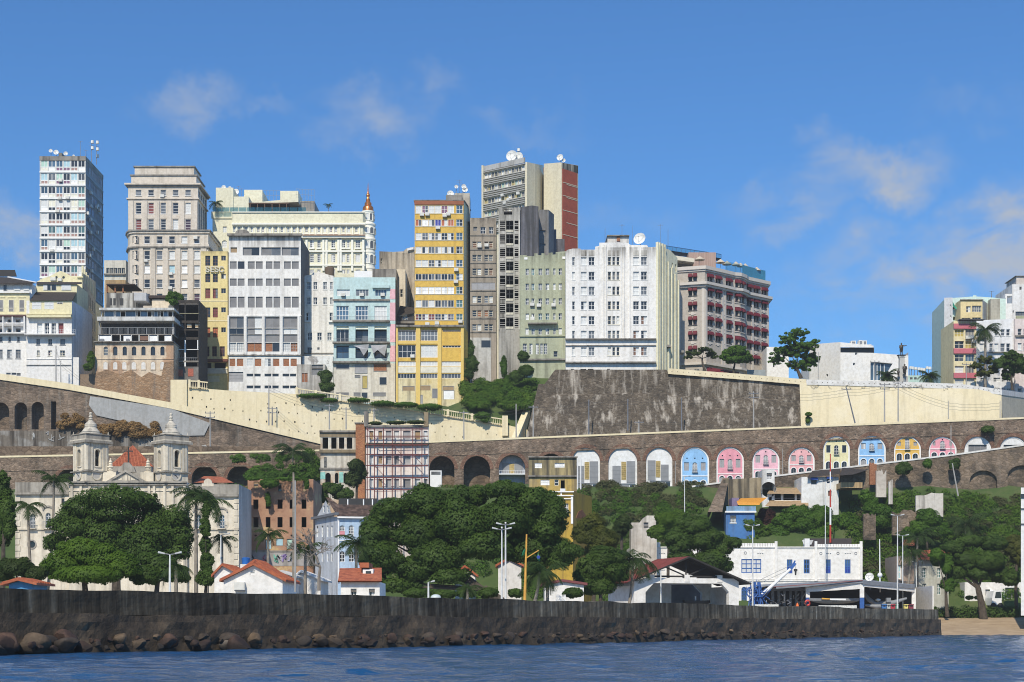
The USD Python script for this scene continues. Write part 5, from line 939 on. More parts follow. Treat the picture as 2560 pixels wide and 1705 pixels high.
for x0,x1,Y0,Y1 in((690,790,351,353),(790,880,353,354.5),(880,975,354.5,357),(975,1055,357,359),(1055,1140,359,360.7)):q0,q1=np.array([PX(x0,Y0),Y0+.5,zr]),np.array([PX(x1,Y1),Y1+.5,zr]);T.part('glass_panel',MB().add([q0,q1,q1+(0,0,2.6),q0+(0,0,2.6)],[(0,1,2,3)]),plain('turquoise_glass',(.05,.22,.33),.1)if x0>850 else GLB)
PAR=plain('parasol_canvas',(.55,.47,.36),.8)
def parasol(x,y,Y,label,w):
    c_=P(x,y,Y);t=Thing('parasol',label,'parasol',(c_[0],c_[1],zr));r=M(w/2,Y);t.part('canopy',MB().lathe([(.02,c_[2]),(r*.5,c_[2]-.35),(r,c_[2]-.75),(r*.98,c_[2]-.85),(.02,c_[2]-.3)],c_,10),PAR);t.part('pole',MB().tube([(c_[0],c_[1],zr),(c_[0],c_[1],c_[2])],.04,6),METAL)
for x,y,Y,w,l in((212,212,348,100,'darker closed parasol left on the hotel roof in front of the tent'),(400,180,349,118,'parasol in front of the timber box on the hotel roof'),(632,212,352,108,'first parasol right of the timber box on the hotel roof'),(705,232,354,110,'second parasol in the row along the hotel roof edge'),(805,240,356,92,'third parasol in the row along the hotel roof edge'),(858,255,357,85,'fourth parasol in the row along the hotel roof edge'),(910,262,358,82,'fifth parasol before the gap on the hotel roof edge'),(1038,302,360,95,'lone parasol at the right end of the hotel roof')):parasol(x,y,Y,l,w)
single('restaurant_awning',MB().add([P(480,1420,343),P(845,1478,343),P(845,1500,341),P(480,1468,341)],[(0,1,2,3)]).add([P(480,1468,341),P(845,1500,341),P(845,1530,341),P(480,1510,341)],[(0,1,2,3)]),AW,'long crimson awning at street level in front of the hotel','awning')
single('site_fence',MB().box(PX(930,343),PX(1135,343),342.9,343.1,48,PZ(1455,343)),plain('grey_sheet',(.30,.33,.34),.6),'grey sheet fence at street level right of the crimson awning','fence')

# left white and cream houses
sheet('A3');WH=wall('left_house_white',(.82,.795,.75),(.72,.72,.72),.18,(.28,.27,.26));CRM=wall('left_house_cream',(.76,.70,.45),(.70,.64,.42),.16,(.3,.27,.18))
T=Building('town_house','white and cream terraced house at the left edge with three tall grey windows','house',rfoot(-420,388,332,14),PZ(370,332),40,WH);T.box(0,-420,380,388,650,.03,CRM,'upper_wall')
for a,b in((-20,40),(120,178),(257,315),(-160,-100),(-300,-240)):
    a0,a1,z0,z1=T.rect(0,a,472,b,622);p=T.part('window',MB().fbox(T.fr[0],a0-.1,a1+.1,z0+.62,z0+.72,.03,.1).fbox(T.fr[0],a0-.1,a0,z0,z1+.1,.03,.1).fbox(T.fr[0],a1,a1+.1,z0,z1+.1,.03,.1),FRAME['cream']);T.part('pane',MB().fbox(T.fr[0],a0,a1,z0,z1,.03,.045),PANE['board'],p)
    T.box(0,a-20,432,b+25,440,.15,CRM,'hood_mould')
for a,b in((-20,45),(95,165),(205,270),(-120,-40)):T.win(0,a,722,b,768,'dark','white',2,1,d=.8);T.win(0,a,840,b,905,'dark','white',1,1,d=.8)
for a,b in((-10,32),(108,142),(222,258)):T.win(0,a,948,b,1015,'dark','grey',1,2,sill=.08)
for a,b in((-20,35),(93,155),(205,270)):T.win(0,a,1118,b,1232,'grey','grey',2,6,sill=.08)
T.box(0,-420,905,345,922,1.3,WH,'balcony_slab');T.box(0,-420,775,320,790,.9,WH,'balcony_rail');T.box(0,-420,800,320,812,.9,WH,'balcony_rail')
T.boxes(0,[(50,700,64,905),(172,700,186,905),(325,690,345,912)],1.0,WH,'balcony_post');T.box(0,-420,655,388,668,.5,CRM,'cornice');T.box(0,-420,680,370,694,1.0,plain('brown_eave',(.12,.06,.05)),'eave');T.box(0,-420,366,396,384,.5,WH,'cornice');T.win(0,80,1420,140,1445,'dark','grey');T.win(0,150,1420,210,1450,'dark','grey');T.win(0,215,1425,270,1460,'dark','grey');T.finish()
T.part('attic',MB().box(PX(-420,334),PX(418,334),334,344,T.z1-1,PZ(255,334)),WH)
for a,b,pn in((48,90,'dark'),(190,260,'curtain'),(312,378,'curtain')):p=T.part('window',MB().box(PX(a-3,334),PX(b+3,334),333.9,334,PZ(348,334),PZ(275,334)),FRAME['white']);T.part('pane',MB().box(PX(a,334),PX(b,334),333.86,333.9,PZ(345,334),PZ(278,334)),PANE[pn],p)
q=[P(-420,262,333),P(440,258,333),P(470,240,333),P(110,172,342),P(-420,165,342)];T.part('roof_slope',MB().add(q,[(0,1,2),(0,2,3),(0,3,4)]),DARKTILE);T.part('ridge',MB().tube([P(105,172,341.8),P(468,243,333)],.18,5),WHITEP)
q=[P(-420,172,350),P(222,165,350),P(195,78,354),P(-420,75,354)];T.part('rear_roof',MB().add(q,[(0,1,2,3)]),plain('black_roof',(.03,.028,.026),.9))
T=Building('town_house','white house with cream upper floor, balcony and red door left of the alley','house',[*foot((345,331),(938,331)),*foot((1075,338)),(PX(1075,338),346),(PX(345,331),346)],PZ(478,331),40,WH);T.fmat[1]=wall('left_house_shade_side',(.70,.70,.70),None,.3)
T.box(0,384,478,940,650,.03,CRM,'upper_wall')
for a,b,y0,y1,pn in((425,535,505,590,'curtain'),(587,697,505,590,'curtain'),(752,815,503,520,'dark')):
    a0,a1,z0,z1=T.rect(0,a,y0,b,y1);p=T.part('window',MB().fbox(T.fr[0],a0-.08,a0,z0,z1,.03,.1).fbox(T.fr[0],a1,a1+.08,z0,z1,.03,.1).fbox(T.fr[0],a0,a1,z1,z1+.08,.03,.1).fbox(T.fr[0],(a0+a1)/2-.03,(a0+a1)/2+.03,z0,z1,.03,.1).fbox(T.fr[0],a0,a1,z0+(z1-z0)*.6,z0+(z1-z0)*.65,.03,.1),FRAME['white']);T.part('pane',MB().fbox(T.fr[0],a0,a1,z0,z1,.03,.045),PANE[pn],p)
for a,b,pn in((485,552,'curtain'),(583,640,'dark'),(672,730,'dark'),(760,830,'red')):T.win(0,a,768,b,920,pn,'white',2 if pn!='red' else 1,3 if pn!='red' else 1,name='balcony_door',label='dark red balcony door' if pn=='red' else None,d=.4)
for a,b in((473,522),(628,680),(785,852)):T.win(0,a,978,b,1055,pick('dark','grey'),'grey',2,2,sill=.1)
for a,b in((482,518),(628,678),(783,848)):T.win(0,a,1128,b,1198,pick('grey','curtain','plum'),'cream',2,2,sill=.1)
T.box(0,345,925,1000,938,1.6,WH,'balcony_slab');fence(T,[np.array([PX(345,330),329.5,PZ(925,330)]),np.array([PX(990,330),329.5,PZ(925,330)])],1.0,.35,WHITEP,r=.02)
T.box(0,360,655,945,668,.7,CRM,'cornice');T.box(0,365,680,945,706,1.1,CRM,'eave');T.box(0,345,1240,938,1246,.12,WH,'string_course');T.box(0,345,1318,930,1324,.2,CONC,'ledge');T.finish()
q=[P(384,478,330.6),P(942,474,330.6),P(1000,368,337),P(472,366,337)];T.part('roof_slope',MB().add(q,[(0,1,2,3)]),DARKTILE);T.part('upper_storey',MB().box(PX(475,337),PX(1005,337),337,346,T.z1-2,PZ(262,337)),CRM)
for a,b,pn in((570,620,'curtain'),(622,662,'dark'),(676,732,'dark'),(808,925,'curtain')):p=T.part('window',MB().box(PX(a-4,337),PX(b+4,337),336.9,337,PZ(344,337),PZ(268,337)),FRAME['white']);T.part('pane',MB().box(PX(a,337),PX(b,337),336.86,336.9,PZ(340,337),PZ(272,337)),PANE[pn],p)
q=[P(475,262,336.6),P(1070,262,336.6),P(1070,236,341),P(480,235,341)];T.part('roof_slope',MB().add(q,[(0,1,2,3)]),DARKTILE)
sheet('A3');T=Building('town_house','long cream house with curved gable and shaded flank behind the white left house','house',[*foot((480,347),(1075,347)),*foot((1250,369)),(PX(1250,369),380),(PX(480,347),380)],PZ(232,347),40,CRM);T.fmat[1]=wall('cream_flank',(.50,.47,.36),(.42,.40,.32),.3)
T.top(0,[(480,232),(560,185),(650,160),(740,110),(790,90),(850,112),(920,155),(1010,160),(1075,155)]);T.top(1,[(1075,110),(1250,232)])
for x in(737,830):q=Point(T.S(0,x),T.Z(0,175,x)).buffer(.28);T.holes[0].append(q);T.part('oculus',MB().flat(T.fr[0],q,-.15),PANE['dark'])
T.cooler(0,700,200,1.1);T.cooler(0,785,208)
zt1=T.Z(1,290,1085)
for r in range(5):
    for k in range(7):T.win(1,0,0,0,0,pick('blue','dark','grey'),'cream',1,2,rect=(1.5+k*2.9,2.6+k*2.9,zt1-2.4-r*3.9,zt1-r*3.9),sill=.1)
for k in range(8):T.part('roof_pinnacle',MB().fbox(T.fr[1],1+k*2.7,1.6+k*2.7,zt1+1.0,zt1+4.2-.1*k,-.3,.12),CRM)
T.box(0,1010,168,1090,180,.4,CRM,'cornice');T.finish(.25)
T=Building('shed','small white lean-to at the foot of the alley beside the white house','shed',rfoot(952,1030,331.5,4),PZ(1218,331.5),42,WH);T.finish();T=Building('garden_wall','rough brown low wall closing the alley left of the ruined loggia house','wall',rfoot(925,1245,332,1.0),PZ(1440,332),42,wall('alley_wall_render',(.26,.19,.13),(.12,.10,.08),.5));T.finish()

# old house with loggias and bare stone base
sheet('A4');OB=wall('peeled_house_render',(.66,.54,.40),(.46,.30,.19),.5,(.20,.165,.14),patch=(.5,.56));T=Building('old_house','peeling beige old house with glazed loggia, bare stone base and arched windows','house',rfoot(92,1118,331,14),PZ(805,331),38,OB)
a0,a1=0,T.L[0];zb=T.Z(0,1190,92);zb2=T.Z(0,1060,1000)
q=Polygon([(0,38),(a1,38),(a1,zb2),(T.S(0,1000),zb2-.2),(T.S(0,960),zb-1),(T.S(0,800),zb-.2),(T.S(0,700),zb-1.2),(T.S(0,560),zb+.3),(T.S(0,420),zb-.6),(T.S(0,260),zb+.2),(0,zb-.4)]);T.part('stone_base',MB().fprism(T.fr[0],q,-.02,.12),masonry('rubble_base',[(.34,.21,.12),(.42,.27,.16),(.26,.16,.09),(.45,.32,.21)],(1,1,2.2),1.7,((.18,.155,.13),.7),damt=.5,dirt=(.13,.10,.075)))
for k,x in enumerate((232,356,480,602,725,848,973)):T.win(0,x-28,868,x+28,985,'dark' if k else 'grey','brown' if k else 'cream',1,3 if k==0 else 1,arch=True,d=.35)
for k,x in enumerate((230,356,475,600,725,850,973)):
    aa,bb,z0,z1=T.rect(0,x-28,1070,x+28,1168);q=sbox(aa,z0,bb,z1-.6).union(Point((aa+bb)/2,z1-(bb-aa)/2).buffer((bb-aa)/2));T.part('blind_arch',MB().fprism(T.fr[0],q,-.02,.07),plain('blind_arch_white',(.66,.63,.58),.8,var=.15));T.part('arch_label',MB().fprism(T.fr[0],q.buffer(.12).difference(q),-.02,.1),OB)
T.box(0,92,1030,1118,1036,.12,OB,'string_course');T.finish(.35)
T.part('ledge',MB().box(PX(84,331),PX(1124,331),330.4,340,PZ(818,331),PZ(803,331)),CONC)
def loggia(y0,y1,x0,x1,Y,posts,back,rail=None):
    T.part('loggia_floor',MB().box(PX(x0,Y),PX(x1,Y),Y,Y+8,PZ(y1+12,Y),PZ(y1,Y)),CONC)
    for p_ in posts:T.part('loggia_post',MB().box(PX(p_,Y),PX(p_+12,Y),Y+.1,Y+.35,PZ(y1,Y),PZ(y0,Y)),wall('loggia_post_white',(.62,.61,.58),None,.4))
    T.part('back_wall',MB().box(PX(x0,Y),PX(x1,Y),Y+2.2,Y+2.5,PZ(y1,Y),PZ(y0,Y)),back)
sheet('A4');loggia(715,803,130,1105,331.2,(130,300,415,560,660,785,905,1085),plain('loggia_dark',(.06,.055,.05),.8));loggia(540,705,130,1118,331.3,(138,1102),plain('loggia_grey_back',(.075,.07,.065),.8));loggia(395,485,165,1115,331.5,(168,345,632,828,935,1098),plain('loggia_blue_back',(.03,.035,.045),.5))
for a,b,c_ in((140,300,'white'),(465,560,'white'),(800,905,'white'),(1000,1085,'white')):T.part('white_panel',MB().box(PX(a,331.5),PX(b,331.5),331.5,331.6,PZ(800,331),PZ(722,331)),PANE[c_])
for a,b in((148,208),(497,540)):T.part('air_conditioner',MB().box(PX(a,331.3),PX(b,331.3),331.2,331.5,PZ(792,331),PZ(765,331)),METAL)
b=MB().box(PX(675,331.5),PX(785,331.5),331.5,331.6,PZ(782,331),PZ(722,331));T.part('louver_panel',b,PANE['brown'])
for a,b in((215,345),(360,430),(490,625),(685,780),(860,918),(985,1050)):p=T.part('window',MB().box(PX(a,331.9),PX(a+8,331.9),331.8,331.9,PZ(484,331),PZ(400,331)).box(PX(b-8,331.9),PX(b,331.9),331.8,331.9,PZ(484,331),PZ(400,331)),FRAME['white']);T.part('pane',MB().box(PX(a,331.9),PX(b,331.9),331.9,331.95,PZ(484,331),PZ(400,331)),PANE['blue'],p)
b=MB()
for k in range(60):x=150+k*16;b.box(PX(x,331.3),PX(x,331.3)+.03,331.3,331.33,PZ(702,331),PZ(620,331))
for k in range(9):x=160+k*120;b.box(PX(x,331.3),PX(x,331.3)+.1,331.28,331.36,PZ(702,331),PZ(615,331))
b.box(PX(145,331.3),PX(1110,331.3),331.27,331.36,PZ(622,331),PZ(616,331));T.part('railing',b,RAILM)
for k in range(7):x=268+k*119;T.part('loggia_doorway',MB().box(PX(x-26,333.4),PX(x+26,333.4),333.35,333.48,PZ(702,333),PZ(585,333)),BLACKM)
T.part('eave',MB().box(PX(150,331),PX(1130,331),330.6,340,PZ(395,331),PZ(368,331)),wall('eave_white',(.62,.62,.60),None,.4));T.part('eave',MB().box(PX(128,331),PX(1138,331),330.3,340,PZ(540,331),PZ(487,331)),MATS['eave_white'])
T.part('upper_ruin',MB().box(PX(238,337),PX(620,337),337,344,T.z1,PZ(172,337)),wall('ruin_upper_grey',(.50,.48,.43),(.30,.29,.26),.7,(.07,.065,.06),drip=(.45,.6)))
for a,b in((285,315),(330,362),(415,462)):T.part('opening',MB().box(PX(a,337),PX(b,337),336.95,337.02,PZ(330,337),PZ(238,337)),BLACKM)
T.part('roof_shed',MB().box(PX(607,336),PX(768,336),335.5,341,PZ(275,336),PZ(172,336)),plain('zinc_grey',(.40,.40,.40),.6));T.part('rear_wall',MB().box(PX(835,338),PX(1115,338),338,345,T.z1,PZ(255,338)),wall('rear_cream',(.70,.60,.46),None,.2));T.part('rear_roof',MB().box(PX(790,337.5),PX(1100,337.5),337.5,345.5,PZ(240,338),PZ(205,338)),plain('dark_brown_roof',(.05,.035,.03),.9))
T.part('rear_loggia',MB().box(PX(240,345),PX(640,345),345,350,T.z1,PZ(165,345)),CONC)
for x in(255,360,462):T.part('brick_post',MB().box(PX(x-8,345),PX(x+8,345),344.6,345,PZ(165,345),PZ(75,345)),PANE['brick'])
T.part('rear_canopy',MB().box(PX(240,344),PX(610,344),344,351,PZ(75,345),PZ(62,345)),plain('dark_brown_roof',(.05,.035,.03),.9));T.part('rear_house',MB().box(PX(225,352),PX(490,352),352,358,T.z1,PZ(0,352)),wall('rear_tan',(.42,.29,.15),(.36,.25,.14),.4))
# dark open frame between old house and yellow building
sheet('A4');DK=plain('sooty_wall',(.045,.038,.032),.95,var=.4);T=Building('ruined_block','dark open concrete frame with white post between old house and yellow building','ruin',rfoot(1122,1445,336,10),PZ(262,336),40,DK)
for y0,y1 in((300,430),(445,530),(560,640),(660,745)):T.hole(0,1180,y0,1262,y1,xr=1180);T.hole(0,1275,y0,1440,y1,xr=1180)
for y0,y1 in((780,900),(915,1050),(1078,1130)):T.hole(0,1130,y0,1255,y1,xr=1180);T.hole(0,1282,y0,1425,y1,xr=1180)
T.box(0,1260,785,1280,1130,.1,WHITEP,'post');T.box(0,1428,785,1440,900,.1,WHITEP,'post');T.box(0,1122,905,1445,914,.12,WHITEP,'beam');T.box(0,1122,1055,1445,1075,.12,CONC,'beam');T.box(0,1170,436,1445,444,.1,wall('moss_beam',(.35,.33,.2),None,.3),'beam');T.box(0,1118,1135,1445,1330,.15,wall('black_stained_base',(.26,.24,.22),(.10,.095,.09),.7),'base_wall')
for a,b,y0,y1 in((1178,1245,1172,1262),(1308,1380,1160,1260)):a0,a1,z0,z1=T.rect(0,a,y0,b,y1);T.part('red_shutter',MB().fbox(T.fr[0],a0,a1,z0,z1,.15,.22),plain('faded_red',(.38,.11,.07),.8,var=.2,scale=4))
for a,b,y in((1288,1348,545),(1395,1450,545)):a0,a1,z0,z1=T.rect(0,a,y,b,y+75);p=T.part('window',MB().fbox(T.fr[0],a0,a1,z0,z0+.1,-.5,-.4).fbox(T.fr[0],a0,a1,z1-.1,z1,-.5,-.4).fbox(T.fr[0],a0,a1,(z0+z1)/2-.1,(z0+z1)/2+.1,-.5,-.4),FRAME['cream']);T.part('pane',MB().fbox(T.fr[0],a0,a1,z0,z1,-.52,-.5),PANE['tan'],p)
b=MB()
for k in range(12):x=1130+k*25;b.box(PX(x,335.9),PX(x,335.9)+.04,335.9,335.95,PZ(1052,336),PZ(1018,336))
b.box(PX(1125,335.9),PX(1430,335.9),335.88,335.96,PZ(1022,336),PZ(1016,336));T.part('railing',b,METAL);T.finish(.6)

# white gallery, monument, pale green block, right apartments
sheet('C5');GA=wall('gallery_white',(.82,.795,.75),(.79,.79,.79),.06,(.5,.5,.48));T=Building('gallery_building','white cubic gallery building with slanted window and roof coolers','gallery',[*foot((300,352),(526,344)),*foot((1018,344)),(PX(1018,344),362),(PX(300,352),362)],PZ(640,344),44,GA)
T.top(0,[(300,585),(400,576),(526,566)]);T.top(1,[(526,642),(760,645),(1018,664)])
for x,y,i in((640,650,1),(625,725,1),(428,808,0)):T.win(i,x-8,y-8,x+8,y+10,'dark','white',1,1,d=.4)
q=Polygon([(T.S(1,x),T.Z(1,y,x))for x,y in((744,842),(744,708),(905,722),(872,782),(868,842))]);T.holes[1].append(q);T.part('window',MB().flat(T.fr[1],q,-.7),PANE['blue'],label='slanted plate glass window')
for k in range(1,5):s_=T.S(1,744+k*26);T.part('mullion',MB().fbox(T.fr[1],s_-.06,s_+.06,T.Z(1,842,744),T.Z(1,716+k*2,744),-.69,-.55),FRAME['white'])
T.finish(.7);T.part('upper_box',MB().box(PX(526,346),PX(770,346),346,358,T.z1-.6,PZ(606,346)),FRAME['dark']);T.part('roof_slab',MB().add([P(510,566,345),P(765,592,345),P(765,606,345),P(526,604,345),P(510,566,360),P(765,592,360),P(765,606,360),P(526,604,360)],[(0,1,2,3),(4,5,6,7),(0,1,5,4),(1,2,6,5)]),GA)
for x0,x1,y0,y1 in((600,635,560,588),(655,684,556,584),(686,714,558,586)):p=T.part('cooler_unit',MB().box(PX(x0,348),PX(x1,348),347.5,349,PZ(y1+12,348),PZ(y0,348)),ACM);T.part('fan',MB().lathe([(0,0),(.7,0),(.7,.06),(0,.06)],(0,0,0),12)if False else MB().box(PX(x0+6,348),PX(x1-6,348),347.45,347.5,PZ(y1,348),PZ(y0+6,348)),METAL,p)
for k in range(6):T.part('duct',MB().box(PX(590+k*27,347),PX(612+k*27,347),346.5,347.4,PZ(592,347),PZ(586,347)),ACM)
sheet('C4');T=Building('villa','plain white house wall behind the spreading tree right of the hotel','house',rfoot(1500,1660,352,12),PZ(892,352),44,GA);T.win(0,1545,990,1560,1040,'dark','white');T.finish()
sheet('C5');T=Building('apartment_building','low pale green block far behind with many rooftop antennas','apartment building',rfoot(1018,1145,420,15),PZ(808,420),40,wall('mint_paint',(.50,.66,.58),None,.15));T.grid(0,[(1030,1050),(1060,1080)],[(822,838)],'dark');T.finish();T=Building('apartment_building','small pale green block right of the second bushy palm','apartment building',rfoot(1228,1284,430,12),PZ(822,430),40,MATS['mint_paint']);T.grid(0,[(1236,1250)],[(830,842)],'dark');T.finish()
for k,x in enumerate((1025,1040,1062,1085,1105,1122,1145,1165,1190)):mast('cell_antenna',x,808,752+(k*37%17),421,f'{["first","second","third","fourth","fifth","sixth","seventh","eighth","ninth"][k]} from left in the row of antennas on the pale green block',.12,1,1)
# monument
MON=plain('monument_granite',(.48,.47,.44),.8);BRZ=plain('dark_bronze',(.075,.065,.055),.45,.6,var=.3,scale=5)
sheet('C5');Y=336;t=Thing('monument','tall grey pedestal monument with smaller bronze figure at its side','monument',P(970,850,Y));c=P(970,0,Y)
def sq(x0,x1,y0,y1,top=None):
    a,b,z0,z1=PX(x0,Y),PX(x1,Y),PZ(y1,Y),PZ(y0,Y);m=(a+b)/2;w=(b-a)/2;w2=top or w
    return MB().add([(m+i*ww,Y+j*ww,z)for ww,z in((w,z0),(w2,z1))for j in(-1,1)for i in(-1,1)],MB.BF)
t.part('shaft',sq(950,990,680,822,M(18,Y)),MON);t.part('plinth',sq(934,1008,820,870),MON);t.part('cap',sq(948,992,668,682),MON)
def figure(c,h,arm=True,seed=0):  # standing bronze figure built as one skin over a jointed skeleton
    import manifold3d as m3
    def S(p,r):return m3.Manifold.sphere(r*h,14).translate([c[0]+p[0]*h,c[1]+p[1]*h,c[2]+p[2]*h])
    def B(p,r,q,s_):return m3.Manifold.batch_hull([S(p,r),S(q,s_)])
    parts=[B((-.055,0,.03),.028,(-.05,0,.27),.042),B((-.05,0,.27),.042,(-.045,0,.5),.06),B((.07,-.03,.03),.028,(.06,-.02,.27),.042),B((.06,-.02,.27),.042,(.045,0,.5),.06),B((-.055,-.05,.02),.022,(-.055,.01,.03),.03),B((.07,-.08,.02),.022,(.07,-.02,.03),.03),
m3.Manifold.batch_hull([S((-.05,0,.5),.07),S((.05,0,.5),.07),S((-.09,0,.79),.05),S((.09,0,.79),.05),S((0,-.01,.66),.085)]),m3.Manifold.batch_hull([S((-.075,.02,.35),.05),S((.075,.02,.35),.05),S((-.1,.02,.76),.05),S((.1,.02,.76),.05)]),
B((0,0,.82),.035,(0,0,.87),.032),B((0,-.01,.905),.055,(0,-.008,.95),.05),B((-.12,0,.79),.04,(-.15,-.02,.63),.033),B((-.15,-.02,.63),.033,(-.08,-.1,.56),.027),S((-.07,-.11,.555),.03)]
    parts+=[B((.12,0,.79),.04,(.24,-.03,.76),.034),B((.24,-.03,.76),.034,(.36,-.05,.79),.026),B((.36,-.05,.79),.026,(.41,-.055,.80),.018)]if arm else[B((.12,0,.79),.04,(.16,-.02,.62),.033),B((.16,-.02,.62),.033,(.1,-.1,.55),.027)]
    m=m3.Manifold.batch_boolean(parts,m3.OpType.Add).refine_to_length(.04*h).to_mesh();tm=trimesh.Trimesh(m.vert_properties[:,:3],m.tri_verts);trimesh.smoothing.filter_taubin(tm,iterations=6);return tm
b0=P(968,666,Y);hS=PZ(572,Y)-b0[2];s_=Thing('statue','bronze standing man on the tall pedestal, one arm stretched to the right','statue',b0);s_.part('figure',figure(b0,hS),BRZ,smooth=True);s_.part('base',MB().lathe([(.9,b0[2]-.02),(.9,b0[2]+.12),(0,b0[2]+.14)],b0,10),BRZ)
b1=P(992,820,Y-2);t.part('side_figure',figure(b1,PZ(735,Y)-b1[2],False),BRZ,smooth=True);b1=P(946,822,Y-2);t.part('side_figure',figure(b1,(PZ(775,Y)-b1[2]),False),BRZ,smooth=True)
# right colourful apartments
sheet('K2');T=Building('apartment_building','white and mint slab with colourful banded front at the right','apartment building',[*foot((296,341.6),(400,340)),*foot((1050,340)),(PX(1050,340),356),(PX(296,346),356)],PZ(318,340),44,wall('right_slab_mint',(.60,.74,.66),(.62,.76,.68),.12,(.4,.45,.4)));T.fmat[0]=wall('right_slab_white',(.74,.74,.74),None,.1)
T.top(0,[(296,316),(400,312)]);T.top(1,[(400,318),(650,300),(650,285),(690,285),(690,300),(860,310),(1050,330)])
for k in range(8):y=400+k*133;T.win(0,366,y,382,y+34,'dark','white',1,1)
for y in(408,545):T.win(1,405,y,490,y+48,'dark','white',2,1,d=.6)
q=[P(400,360,339),P(402,420,338.6),P(440,455,338.6),P(490,460,339),P(490,440,339.6),P(430,420,339.6)];T.part('green_net',MB().add(q,[(0,1,5),(1,2,5),(2,3,4),(2,4,5)]),plain('green_netting',(.03,.30,.22),.8))
T.finish()
sheet('K2');T=Building('apartment_building','yellow roof block in front of the mint slab with two grey windows','apartment building',[*foot((497,336),(765,336)),*foot((860,342)),(PX(860,342),350),(PX(497,336),350)],PZ(340,336),44,wall('right_yellow',(.76,.62,.33),None,.12));T.fmat[1]=wall('right_grey_stain',(.62,.61,.57),(.4,.39,.36),.6)
T.win(0,565,418,622,492,'grey','cream',2,2);T.win(0,638,412,752,490,'grey','cream',4,2);T.win(0,510,562,618,595,'dark','cream',3,1);T.win(0,640,556,750,590,'dark','cream',3,1);T.box(0,490,336,772,346,.3,CONC,'coping');T.finish()
T=Building('apartment_building','front with pink and yellow bands and paired windows behind the royal palm','apartment building',rfoot(412,690,333.5,10),PZ(600,333.5),44,wall('right_yellow_front',(.76,.66,.40),(.74,.62,.36),.12));RB=plain('rose_band',(.50,.14,.17),.8,var=.08)
for y in(642,945,1245):T.box(0,410,y-8,684,y+55,.3,RB,'pink_band')
for y,k in((702,0),(845,1),(1005,2),(1150,3),(1300,4)):
    T.win(0,426,y,538,y+88,['ochre','dark','dark','curtain','curtain'][k],'cream',3 if k==0 else 2,2,d=.35);T.win(0,556,y-(8 if k==0 else 0),668,y+88,['board','ochre','blue','grey','curtain'][k],'cream',3,1 if k!=1 else 2,d=.35)
for x,y in((580,805),(628,800),(640,1380),(655,852)):T.cooler(0,x,y)
T.box(0,460,590,770,600,1.3,FRAME['dark'],'canopy');T.finish();fence(T,[np.array([PX(470,333),332.8,PZ(632,333)]),np.array([PX(690,333),332.8,PZ(632,333)])],.8,.5,WHITEP,r=.02)
T=Building('apartment_building','white block with sash windows behind the royal palm on the right','apartment building',[*foot((690,335),(1162,335)),(PX(1162,335),350),(PX(690,335),350)],PZ(590,335),44,wall('right_white_block',(.76,.76,.76),(.70,.70,.70),.15));T.top(0,[(690,592),(1000,580),(1162,570)])
for y0,y1,xs_ in((700,780,((915,960),(992,1038),(1058,1102))),(875,975,((730,785),(850,895),(912,960),(985,1040),(1058,1105)))):
    for a,b in xs_:T.win(0,a,y0,b,y1,pick('grey','dark','curtain'),'white',1,2,sill=.1,xr=915)
T.grid(0,[(740,790),(900,985),(1000,1045),(1065,1110)],[(1295,1345),(1425,1470)],pick('grey','dark','cobalt'),nx=2,xr=915);T.box(0,690,800,790,820,.5,CONC,'ledge');T.box(0,840,980,1110,990,.5,CONC,'ledge');T.finish()
T.part('water_tower',MB().box(PX(865,338),PX(980,338),338,346,T.z1-3,PZ(352,340)),wall('tank_tower',(.48,.45,.36),(.34,.32,.27),.4));T.part('rear_block',MB().box(PX(985,344),PX(1130,344),344,352,T.z1-2,PZ(385,344)),GA);T.part('roof_frame',MB().box(PX(1045,345),PX(1065,345),345,347,PZ(385,344),PZ(268,345)).box(PX(1065,345),PX(1130,345),345,347,PZ(292,345),PZ(268,345)),GA)
T=Building('apartment_building','pale pink block at the right picture edge','apartment building',rfoot(1162,1700,334.2,14),PZ(572,334.2),44,wall('pale_pink',(.76,.66,.62),None,.15));T.grid(0,[(1198,1245),(1268,1310),(1340,1390)],[(695,772),(870,955),(1425,1490)],pick('grey','dark','curtain'),nz=2,sill=.1);T.box(0,1165,775,1700,795,.4,CONC,'ledge');T.finish()
T=Building('apartment_tower','tall stained white tower cut by the right picture edge','apartment tower',rfoot(1128,1600,350,12),PZ(150,350),44,wall('right_tall_white',(.76,.75,.73),(.64,.62,.59),.35,(.25,.23,.2)));T.win(0,1218,180,1245,218,'dark','grey',1,1);T.win(0,1115+20,470,1150,500,'dark','grey',1,1);T.win(0,1170,485,1330,535,'grey','dark',4,1);T.box(0,1175,540,1400,575,.3,wall('olive_panel',(.40,.42,.28)),'spandrel');T.finish();T.part('tank_house',MB().box(PX(1180,351),PX(1500,351),351,358,T.z1-1,PZ(55,351)),wall('tank_house_peeled',(.66,.60,.54),(.45,.38,.33),.5));T.part('coping',MB().box(PX(1172,350.6),PX(1510,350.6),350.7,358.5,PZ(55,351),PZ(48,351)),CONC)
mast('roof_antenna',876,310,235,345,'dark antenna on the mint slab roof',.1,1)

